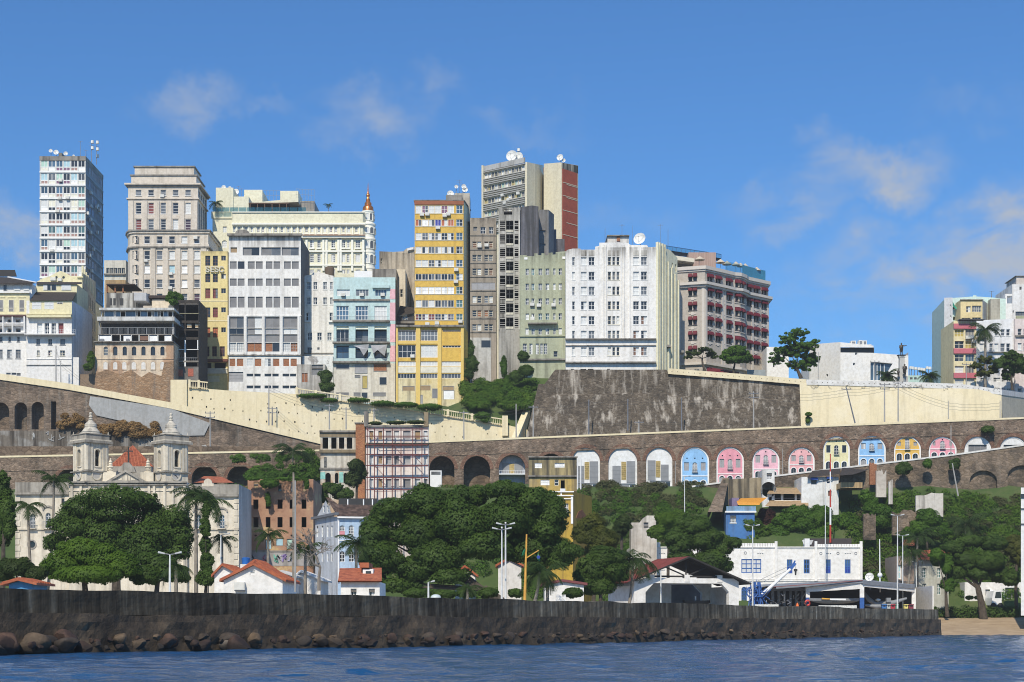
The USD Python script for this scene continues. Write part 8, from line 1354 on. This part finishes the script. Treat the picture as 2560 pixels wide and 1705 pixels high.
# ------------------------------------------------------------------ trees and plants
def forest(spec):
    for s_,label,Y,ell,kind,kw in spec:sheet(s_);tree(label,Y,ell,kind,**kw)
forest([
('D1','very large dark umbrella crowned tree hiding the church front',178,[(760,880,310,90),(560,950,190,80),(770,985,230,70),(960,900,140,70),(1040,1010,130,120),(480,1080,150,120),(700,1130,260,140),(1150,1130,190,190),(940,1190,260,170),(380,1180,90,80)],'dark',dict(n=42000,size=.36,base=800,r=.6)),
('D1','light green round tree in front of the dark church tree',148,[(560,1230,190,95),(430,1320,170,110),(700,1300,200,110),(860,1340,110,90),(600,1400,280,75),(330,1350,80,70)],'bright',dict(n=26000,size=.30,r=.35)),
('D1','low dark tree mass between light green tree and vine column',152,[(1060,1330,130,110),(980,1400,140,80),(1180,1390,110,80)],'dark',dict(n=12000,size=.3)),
('D1','olive bushy tree at the left end behind the sea wall',138,[(110,1350,150,75),(230,1390,110,60),(20,1390,90,60)],'olive',dict(n=11000,size=.27)),
('D1','dark drooping tree cut by the left picture edge',170,[(10,800,60,120),(40,950,60,160),(20,1120,70,120),(60,1080,50,100)],'dark',dict(n=9000,size=.34)),
('D1','tall column of dark vines right of the church palms',165,[(1395,960,34,70),(1390,1080,40,80),(1385,1200,44,80),(1395,1310,52,80),(1390,1410,70,70)],'dark',dict(n=11000,size=.24,r=.2)),
('D3','great dark tree in the centre, widest of all behind the sea wall',178,[(-60,760,190,130),(-170,920,150,160),(-120,1090,170,150),(-190,1240,110,90),(-30,1290,150,70),(190,680,230,130),(480,650,190,90),(760,600,210,75),(960,680,170,120),(140,900,190,170),(450,840,260,170),(780,800,260,160),(1040,860,180,160),(1090,740,130,120),(280,1080,240,150),(600,1000,230,130),(950,1010,240,160),(110,1170,160,120),(1170,1050,140,130),(360,1220,170,80),(80,1290,110,70)],'dark',dict(n=105000,size=.38,base=830,r=.7,per=9)),
('D3','yellowish green tree right of the great dark tree',205,[(1400,840,120,75),(1350,920,100,90),(1480,960,130,100),(1430,1040,130,70)],'yellow',dict(n=15000,size=.34)),('D3','small tree with yellow tips above the broken white ruin',222,[(1610,850,70,70),(1590,900,70,50),(1625,800,50,35)],'olive',dict(n=6000,size=.34)),
('D3','dark rounded tree left of the coconut palm by the boathouse',186,[(1480,1080,130,90),(1400,1170,150,110),(1540,1180,120,120),(1450,1290,150,90),(1320,1250,70,100)],'dark',dict(n=20000,size=.34)),
('D4','dark dense tree towering behind the boathouse roof',232,[(740,850,150,80),(640,960,130,110),(800,950,170,120),(930,1000,130,90),(1040,980,60,50),(650,1080,110,70),(860,1100,160,90),(960,1150,80,50)],'dark',dict(n=32000,size=.4,r=.5)),
('D4','bright green tree peeking left above the dark boathouse tree',250,[(560,820,110,80),(470,900,80,60),(640,780,60,40)],'bright',dict(n=9000,size=.38)),('D4','rounded bright tree right of the blue house',279,[(1150,850,110,70),(1090,930,70,45),(1230,910,90,70),(1140,950,160,50)],'bright',dict(n=14000,size=.4)),
('D4','reddish brown bush tree right below the orange cover',282,[(1265,770,75,45),(1290,830,60,60)],'red',dict(n=4500,size=.4)),('D4','wide mid green tree right of the reddish bush',280,[(1500,760,130,60),(1400,830,90,80),(1560,850,130,90),(1660,780,90,80),(1450,930,130,60),(1640,920,120,60),(1340,900,110,80),(1700,870,110,90),(1350,980,120,50)],'mid',dict(n=34000,size=.42)),('D4','small bright bush tree behind the station roof left of its tank',279,[(1480,960,70,45)],'bright',dict(n=3000,size=.36)),
('D5','dark green tree behind the right end of the white station',281,[(420,760,110,90),(560,860,110,100),(600,980,110,120),(680,1060,70,90),(560,1080,70,80),(650,880,90,70)],'mid',dict(n=24000,size=.42)),('D5','tall vine covered tree on the slope left of the brown wall',276,[(570,660,60,90),(640,720,80,90),(540,590,50,60)],'mid',dict(n=9000,size=.42)),('D5','leafy mid green tree right of the low brown wall',272,[(950,720,90,70),(900,790,100,80),(1010,800,90,60),(820,830,80,60)],'mid',dict(n=12000,size=.42)),
('N4','broad dark beach tree with leaning trunk at the right',247,[(960,520,220,80),(720,600,170,90),(1240,560,210,110),(560,760,150,110),(880,740,230,130),(1180,780,230,140),(760,920,170,110),(1060,930,190,110),(1300,930,170,120),(640,1050,90,90),(1450,1000,130,120)],'dark',dict(n=52000,size=.42,base=1110,ybase=1510,r=.62)),('N4','yellow green tree cut by the right picture edge',250,[(1530,560,160,130),(1580,720,120,150),(1450,640,90,90)],'yellow',dict(n=14000,size=.42)),
('N4','slim tree with hanging leaves left of the broad beach tree',245,[(520,700,110,90),(640,820,80,160),(680,1080,80,90)],'mid',dict(n=9000,size=.4,base=650)),
('K1','sparse low branched tree in front of the hotel corner',341,[(330,1270,110,45),(450,1230,110,40),(540,1290,80,50),(270,1310,60,30)],'olive',dict(n=3600,size=.42,base=460,ybase=1470,r=.28,core=.4,per=20,cr=.3)),('K1','dense round green tree in front of the hotel',340,[(810,1240,150,80),(720,1300,110,80),(900,1310,110,80),(810,1340,170,60)],'mid',dict(n=13000,size=.42,base=780,ybase=1500,core=.75,per=20,cr=.3,r=.25)),
('C5','tall spreading tree left of the white gallery',338,[(220,510,110,45),(140,560,90,50),(290,590,110,60),(200,640,110,70),(90,640,80,50),(60,700,70,40),(320,700,70,60),(220,740,120,50)],'mid',dict(n=15000,size=.42,base=240,ybase=830,r=.45,core=.45,per=22,cr=.27)),
('K2','yellow green tree beside the royal palm on the upper road',330,[(800,1080,120,60),(700,1150,90,50),(900,1180,110,70),(800,1240,150,60)],'yellow',dict(n=9000,size=.42,base=790,ybase=1410,core=.45,per=18,cr=.3,r=.25)),('K2','large dark tree at the right end of the upper road',329,[(1130,1030,170,80),(1010,1120,120,90),(1200,1150,160,120),(1090,1260,120,80)],'dark',dict(n=14000,size=.42,base=1130,ybase=1450,core=.6,per=20,cr=.3)),
('A4','wild fig tree growing from the roof beside the dark frame',336,[(1130,200,90,55),(1060,240,60,50),(1190,230,60,60),(1120,290,70,50)],'mid',dict(n=4500,size=.36,base=1130,ybase=400,r=.15)),
('D2','small leafy tree in front of the pale ruin',262,[(960,600,60,70),(940,690,70,80),(1000,640,40,80)],'olive',dict(n=5000,size=.36,shell=.7)),('D2','dark green tree filling the gap between brown ruin and pale ruin',255,[(780,760,90,50),(700,820,70,60),(860,800,100,50),(600,880,50,70),(620,1000,60,90)],'dark',dict(n=12000,size=.38)),
])
sheet('D2');rg=np.random.default_rng(31);t=Thing('bare_tree','leafless grey branching tree right of the white gabled house','tree',P(690,1500,136));m=MB()
def branch(p,d,l,r,k):
    q=p+d*l;m.tube([p,(p+q)/2+rg.normal(size=3)*l*.08,q],[r,r*.85,r*.7],5,False)
    if k:
        for _ in range(3):e=d+rg.normal(size=3)*.5;e[2]=abs(e[2])*.8+.1;branch(q,e/np.linalg.norm(e),l*rg.uniform(.55,.8),r*.62,k-1)
branch(P(690,1500,136),np.array([.05,0,1.0]),1.9,.16,5);t.part('branches',m,plain('bare_bark',(.22,.19,.16),.9))
for s_,l,x,y,Y,kw in(('D1','tall windblown palm left of the church front',365,760,186,dict(L=2.6,lean=-1.0)),('D1','shorter windblown palm by the church left wing',190,930,182,dict(L=2.3,lean=.8)),('D1','big coconut palm over the right church wing',1325,850,172,dict(L=3.0,n=20,r=.2)),('D1','second palm head behind the vine column',1400,900,170,dict(L=3.0)),('D1','small palm in front of the right church wing corner',1500,1155,176,dict(L=1.9)),('D1','young palm hidden low beside the lamp post',1190,1340,140,dict(L=2.0)),('D2','palm growing on the hill above the brown ruin',500,490,286,dict(L=4.2,ybase=660)),('D2','short palm in front of the brown ruin',320,1100,168,dict(L=2.1)),('D2','very tall thin palm trunk before the brown ruin, its head lost in vines',505,640,150,dict(L=1.0,n=7,r=.13)),('D2','shaggy palm in front of the blue corner house',960,1160,165,dict(L=2.4,n=20)),('D2','leaning shaggy palm left of the bare tree',590,1200,160,dict(L=2.2)),
('D3','coconut palm beside the boathouse roof',1690,1090,188,dict(L=3.6,n=18,lean=-.6)),('D3','young palm right of the orange flag mast',1010,1190,160,dict(L=2.6,n=16,lean=-.8)),('D3','second young palm behind the flags',1070,1180,164,dict(L=2.4,n=14)),('D3','small palm under the great tree',490,1310,158,dict(L=1.6)),('N3','slim dark palm in front of the dusty brown house',1890,340,252,dict(L=3.0,lean=-1.5,r=.2)),('N4','tall palm behind the lamp posts right of the station',270,480,255,dict(L=4.0,r=.2)),('N4','palm on the slope above the broad beach tree',880,300,276,dict(L=4.5)),('K2','royal palm before the white block on the upper right',800,700,330,dict(L=3.7,n=20,ybase=1420,r=.26)),('C5','bushy fan palm left of the monument',865,815,333,dict(L=2.8,n=34,bush=True,ybase=860)),('C5','bushy fan palm right of the monument',1172,812,333,dict(L=2.5,n=38,bush=True,ybase=870)),('C2','small palm on the cream hotel terrace',786,258,379,dict(L=1.2,n=12,ybase=300,r=.06)),('C2','palm tuft at the left end of the hotel terrace',138,250,379,dict(L=2.2,n=14,ybase=300,r=.1))):
    sheet(s_);palm(l,x,y,Y,**kw)
for s_,l,Y,ell,kind,n in(('C2','tall dark shrub beside the pale blue building',336,[(772,1250,42,50),(775,1310,46,40)],'dark',5000),('C3','ivy clad shrub climbing right of the yellow base',334,[(488,1150,20,60),(492,1230,42,60),(480,1290,30,40)],'dark',6000),('C3','dark bush below the green building balcony',333,[(780,1190,40,35)],'dark',2500),('C3','broad bush on top of the grassy slope',331,[(800,1270,50,40),(740,1300,50,40)],'dark',5000),('C3','vine mass hanging over the ruin foot',334,[(672,1250,22,80),(690,1330,30,40)],'mid',4000),('D3','vines spilling over the cream balustrade end',321,[(600,55,70,30),(620,85,30,30)],'mid',3000),('C2','creeper along the cream balustrade below the pale blue building',321,[(700,1360,90,14),(640,1358,30,12),(790,1385,60,14)],'mid',5000),('C2','creeper along the balustrade below the yellow base',320.6,[(960,1385,80,16),(1100,1405,90,18),(1230,1412,90,18),(1370,1425,90,24)],'mid',8000),('C5','ivy patch on the cream wall beside the dark stone wall',316.5,[(295,1090,30,18),(290,1130,18,35)],'bright',1500),('D5','dark round shrub hanging over the ramp wall',288,[(775,400,60,50)],'dark',3500),('D5','shrub growing out of the ramp wall face',289,[(940,362,34,40)],'mid',1600),('D5','third shrub on the ramp wall by the leaning pole',289,[(1115,370,45,42)],'dark',2200),('D5','ivy on the upper arcade wall at the right',298.6,[(1330,140,55,30)],'dark',1300),('A3','green hedge slope in the alley beside the white house',330,[(1190,1250,60,140),(1150,1350,70,60)],'bright',4000),('D2','vines covering the top of the brown ruin',241.5,[(330,720,90,40),(320,840,22,70),(600,720,22,60),(210,690,60,14),(480,690,160,12)],'mid',5000),('D3','dark undergrowth left below the great tree',166,[(120,1345,120,40),(320,1350,120,35),(480,1345,90,40)],'dark',6000),('D3','dark undergrowth right below the great tree',168,[(640,1340,90,45),(840,1345,70,40),(1260,1340,90,45)],'dark',5000),('N4','trimmed light green hedge under the broad beach tree',252,[(930,1235,60,26),(1040,1235,60,26)],'bright',2500),('D2','weeds on top of the scaffolded ruin',273.5,[(1100,285,60,14),(1250,280,90,12),(1400,278,90,14),(1468,220,18,30)],'olive',2500)):
    sheet(s_);shrub(l,Y,ell,kind,n,.32 if Y>250 else .28)
# ground cover on the slopes
def cover(name,label,kind,pts_,size,h,seed,mats=None):
    rg=np.random.default_rng(seed);cl=[(*p,s,s,s*h)for p,s in pts_];single(name,leaves(cl,int(len(cl)*210),size*.8,rg,.5),LEAF[kind],label,'plants',kind='stuff')
rg=np.random.default_rng(77)
def on_hill(x0,x1,Y0,Y1,n,s=(.8,1.6)):
    out=[]
    for _ in range(n):
        x,Y=rg.uniform(x0,x1),rg.uniform(Y0,Y1)
        if 480<x<850 and Y>274:continue
        out.append((np.array([x*Y/F,Y,float(hillz(np.array([x*Y/F]),np.array([Y]))[0])+.1]),rg.uniform(*s)))
    return out
cover('hillside_scrub','dense green scrub covering the slope below the arcade','mid',on_hill(-60,1340,262,289.5,620),.42,.8,1);cover('hillside_scrub','bright bushes scattered over the right hand slope','bright',on_hill(820,1340,262,288,260,(1.0,2.0)),.42,.85,2);cover('dry_grass','olive dry grass patches on the right hand slope','straw',on_hill(860,1340,266,289,230),.5,.6,3);cover('hillside_scrub','green plants on the slope behind the left ruins','mid',on_hill(-760,-60,262,296,220),.42,.8,4);cover('grass_tufts','olive green growth on the middle slope below the white arches','straw',on_hill(180,560,264,295,200),.42,.7,5)
sheet('C3');g=[]
for _ in range(190):x=rg.uniform(440,850);y=rg.uniform(1330,1475);u=(y-1330)/145;g.append((P(x,y,336-13*u),rg.uniform(.7,1.5)))
cover('slope_grass','bright grassy bank between yellow building and stone wall','bright',g[:110],.4,.6,6);cover('slope_shrubs','green shrubs on the grassy bank beside the stone wall','mid',g[110:],.4,.8,7)
sheet('D1');g=[(P(rg.uniform(650,1080),rg.uniform(375,455),310.9),rg.uniform(.6,1.1))for _ in range(60)]+[(P(rg.uniform(390,560),rg.uniform(320,405),311),rg.uniform(.5,.9))for _ in range(24)];cover('dry_grass','bank of dry orange brown grass below the grey cement patch','dry',g,.38,.7,8)
sheet('D2');g=[(P(rg.uniform(180,640),680-rg.uniform(0,1)*(90 if x_%2 else 30),284),rg.uniform(.6,1.2))for x_ in range(50)]+[(P(rg.uniform(60,640),rg.uniform(520,560),296),rg.uniform(.5,.9))for _ in range(40)]+[(P(rg.uniform(590,680),rg.uniform(500,690),288),rg.uniform(.8,1.3))for _ in range(20)];cover('hillside_vines','green vines hanging over the old wall above the brown ruin','mid',g,.4,.8,9)
sheet('N4');g=[(np.array([x,250.5+rg.uniform(-.8,.8),2.9+rg.uniform(-.4,.4)]),rg.uniform(.9,1.3))for x in np.linspace(60,112,80)];cover('beach_hedge','dark clipped hedge in shade along the back of the beach','dark',g,.4,.9,10)

# ------------------------------------------------------------------ poles, lamps, flags, wires
def pole(label,x,y0,y1,Y,arms=1,r=.14,lean=0,m=None,cat='utility pole',name='utility_pole',group=None):
    a,b=P(x,y0,Y),P(x,y1,Y)+(lean,0,0);t=Thing(name,label,cat,a,group);t.part('pole',MB().tube([a,b],[r,r*.7],7),m or CONCP)
    for k in range(arms):c=b-(0,0,.35+.8*k);t.part('crossarm',MB().box(c[0]-.9,c[0]+.9,c[1]-.15,c[1]-.05,c[2]-.06,c[2]+.06),METAL);[t.part('insulator',MB().tube([c+(q,-.1,0),c+(q,-.1,.28)],.06,5),BLACKM)for q in(-.8,.8)]
    return b
def lamp(label,x,y1,Y,arms=2,z0=2.5,r=.11,y0=None,alen=.8):
    b=P(x,y1,Y);a=np.array([b[0],Y,PZ(y0,Y)if y0 else z0]);t=Thing('street_lamp',label,'street lamp',a);t.part('pole',MB().tube([a,b],[r,r*.6],8),plain('lamp_white',(.62,.63,.62),.5))
    for k in range(arms):d=np.array([math.cos(k*2*math.pi/arms),math.sin(k*2*math.pi/arms)*.6,.22]);t.part('arm',MB().tube([b,b+d*alen*.6],.045,5),METAL);c=b+d*alen*.8;t.part('lamp_head',MB().tube([b+d*alen*.5,b+d*alen*1.15],[.06,.09],6),plain('lamp_head_grey',(.5,.51,.5),.5))
sheet('D3');lamp('left of the two tall white lamp masts before the great tree',739,885,157,4);lamp('right of the two tall white lamp masts before the great tree',766,850,162,4);lamp('short white lamp post left of the small white dome behind the wall',206,1265,150,1,alen=.5)
sheet('D1');lamp('dark double lamp in front of the church tree',1148,1262,131);lamp('thin white lamp before the right church wing',1492,1130,170,1);sheet('D4');lamp('white double lamp before the station building',1166,858,214);lamp('grey lamp on the slope below the first blue house front',672,500,270,1,z0=10);lamp('lamp in front of the patched white house',1694,535,258,2);sheet('N3');lamp('tall lamp mast at the right end of the boat shed',1703,-170,231);lamp('second lamp mast behind the boat shed end',1776,110,248);lamp('lamp post by the leaning beach palm',1968,480,252,2);sheet('N2');lamp('slim lamp post before the boathouse opening',628,600,190,1,alen=.4)
sheet('N3');t=Thing('pole','white pole with a ball housing beside the station tree','pole',P(1455,745,245));t.part('shaft',MB().tube([P(1458,900,245),P(1452,155,245)],[.12,.07],8),WHITEP);c=P(1457,660,245);t.part('ball',MB().lathe([(.37*math.sin(a),c[2]-.37*math.cos(a))for a in np.linspace(0.01,np.pi-.01,8)],c,12),WHITEP,smooth=True)
sheet('D3');t=Thing('flag_mast','orange flag mast with slanting yard behind the sea wall','flag mast',P(908,1390,153));t.part('mast',MB().tube([P(905,1400,153),P(919,915,153)],[.14,.07],8),plain('mast_orange',(.62,.33,.06),.5));t.part('yard',MB().tube([P(915,1090,153),P(1008,1032,153)],.05,6),plain('mast_orange',(1,1,1)))
def flag(label,pts_,m,extra=None):t=Thing('flag',label,'flag',P(*pts_[0],152.8));v=[P(x,y,152.8+.15*(k%2))for k,(x,y)in enumerate(pts_)];t.part('cloth',MB().add(v,[(0,1,2),(0,2,3)]),m);return t
FG=plain('flag_green',(.02,.17,.07),.7);flag('dark green flag hanging left of the orange mast',((912,1015),(905,1060),(880,1078),(893,1035)),FG);t=flag('green and yellow flag hanging from the slanting yard',((1003,1045),(1018,1100),(1010,1115),(990,1085)),FG);v=[P(x,y,152.6)for x,y in((1003,1062),(1013,1085),(1008,1100),(998,1082))];t.part('emblem',MB().add(v,[(0,1,2),(0,2,3)]),plain('flag_yellow',(.62,.55,.04),.7));t.part('disc',MB().fprism((np.array([0,152.5]),np.array([1.0,0]),np.array([0,-1.0])),Point(*P(1005,1082,152.5)[[0,2]]).buffer(.16),0,.02),plain('flag_blue',(.02,.05,.3),.7))
t=Thing('garden_dome','small pale domed cover standing behind the sea wall','dome',P(260,1375,150));c=P(260,1375,150);R=M(38,150);t.part('dome',MB().lathe([(R*math.cos(a),c[2]+R*.62*math.sin(a))for a in np.linspace(0,np.pi/2,7)],c,16),plain('dome_grey',(.5,.56,.56),.5),smooth=True);t.part('drum',MB().lathe([(R,2.5),(R,c[2])],c,16),WHITEP)
U=[]
for s_,l,x,y0,y1,Y,kw in(('D2','tall dark utility pole on the left of the cream wall',325,300,5,318,dict(arms=0)),('D2','short pole with cross beams beside the tall dark pole',350,300,165,317,dict(arms=2,m=METAL)),('D2','utility pole with crossarm left of the pale ruin',765,330,145,312,{}),('D2','grey concrete pole above the pale ruin',886,330,168,312,dict(arms=1)),('D2','pole behind the scaffolded ruin top',1088,290,175,312,{}),('D1','white pole with crossarm above the church right tower',1420,565,292,306,dict(arms=2)),('A3','pole in front of the white house wall',730,1560,1065,326,dict(arms=0)),('A3','second thinner pole before the white house wall',793,1560,1262,326,dict(arms=0,r=.1)),('D3','pole at the foot of the grassy bank',463,238,20,312,{}),('D3','pole beside the cream stair ramp',843,222,-30,312,dict(arms=0)),('D3','pole in front of the stone wall left end',967,218,-20,312,dict(arms=1)),('D3','second pole from left before the stone wall',1370,200,-60,314,dict(arms=0,m=METAL)),('C4','dark lamp pole in the middle of the stone wall',492,1500,1270,314,dict(arms=0,m=METAL)),('C4','white double headed pole before the stone wall',572,1520,1425,305,dict(arms=1)),('C4','dark pole right of the middle of the stone wall',882,1500,1262,314,dict(arms=0,m=METAL)),('C4','white pole at the right end of the stone wall',1405,1480,1215,305,dict(arms=2)),('C5','leaning dark pole before the right cream wall',632,1155,895,305,dict(arms=1,lean=-1.6,m=METAL)),('C5','grey pole with two crossarms before the right cream wall',846,1145,862,305,dict(arms=2)),('C5','white footed pole below the monument',945,1142,850,305,dict(arms=2)),('C5','slim pole on the right part of the cream wall',1309,1125,992,305,dict(arms=0,r=.09)),('C5','slim pole at the corner of the right cream wall',1685,1120,992,305,dict(arms=0,r=.09)),('C5','pole rising before the last pink arched front',1328,1400,1172,296,dict(arms=0,r=.09)),('D5','leaning pole below the ramp wall on the slope',1138,575,360,284,dict(arms=0,lean=-1.0)),('D4','thin white pole between pale pink and salmon fronts',1383,480,295,297,dict(arms=0,r=.07)),('D4','thin pole right of the white arches',607,550,385,297,dict(arms=0,r=.07)),('C5','street light beside the gallery tree',365,838,640,332,dict(arms=0,r=.08)),('K2','double armed street light before the pink banded front',568,1400,1110,327,dict(arms=1,r=.09)),('C5','pole with loop lamps before the gallery window',775,845,700,330,dict(arms=1,r=.1)),('D2','very tall bare trunk like mast before the brown ruin',517,1510,700,133,dict(arms=0,r=.08))):
    sheet(s_);U.append((l,pole(l,x,y0,y1,Y,**kw)))
tops=dict(U)
def wires(label,names,n=3,extra=()):
    pts_=[tops[k]for k in names]+list(extra);m=MB()
    for a,b in zip(pts_[:-1],pts_[1:]):
        for k in range(n):o=np.array([0,0,-.4-.55*k]);q=[a+o+(b-a)*u-(0,0,.035*np.linalg.norm(b-a)*4*u*(1-u))for u in np.linspace(0,1,9)];m.tube(q,.022,3,False)
    single('power_line',m,BLACKM,label,'power line')
K=[u[0]for u in U]
wires('sagging wires along the left cream wall',[K[0],K[2],K[3],K[4],K[8]]);wires('sagging wires in front of the dark stone wall',[K[8],K[10],K[11],K[12],K[14],K[15]],2);wires('sagging wires across the right cream wall',[K[15],K[16],K[17],K[18],K[19],K[20]],3);wires('wires in front of the left white house',[K[6],K[7]],2,[P(1400,1500,322)])

HAZE=usdkit.material(stage,'/World/Looks/sea_air',{'v':('principled_volume',{'color':(1.0,.97,.93),'density':.00013,'anisotropy':0.0})},(),volume='v.volume')
single('haze',MB().box(-1200,1200,-400,1600,-1.0,112.0),HAZE,'thin sea haze over harbour and town','haze',kind='stuff')
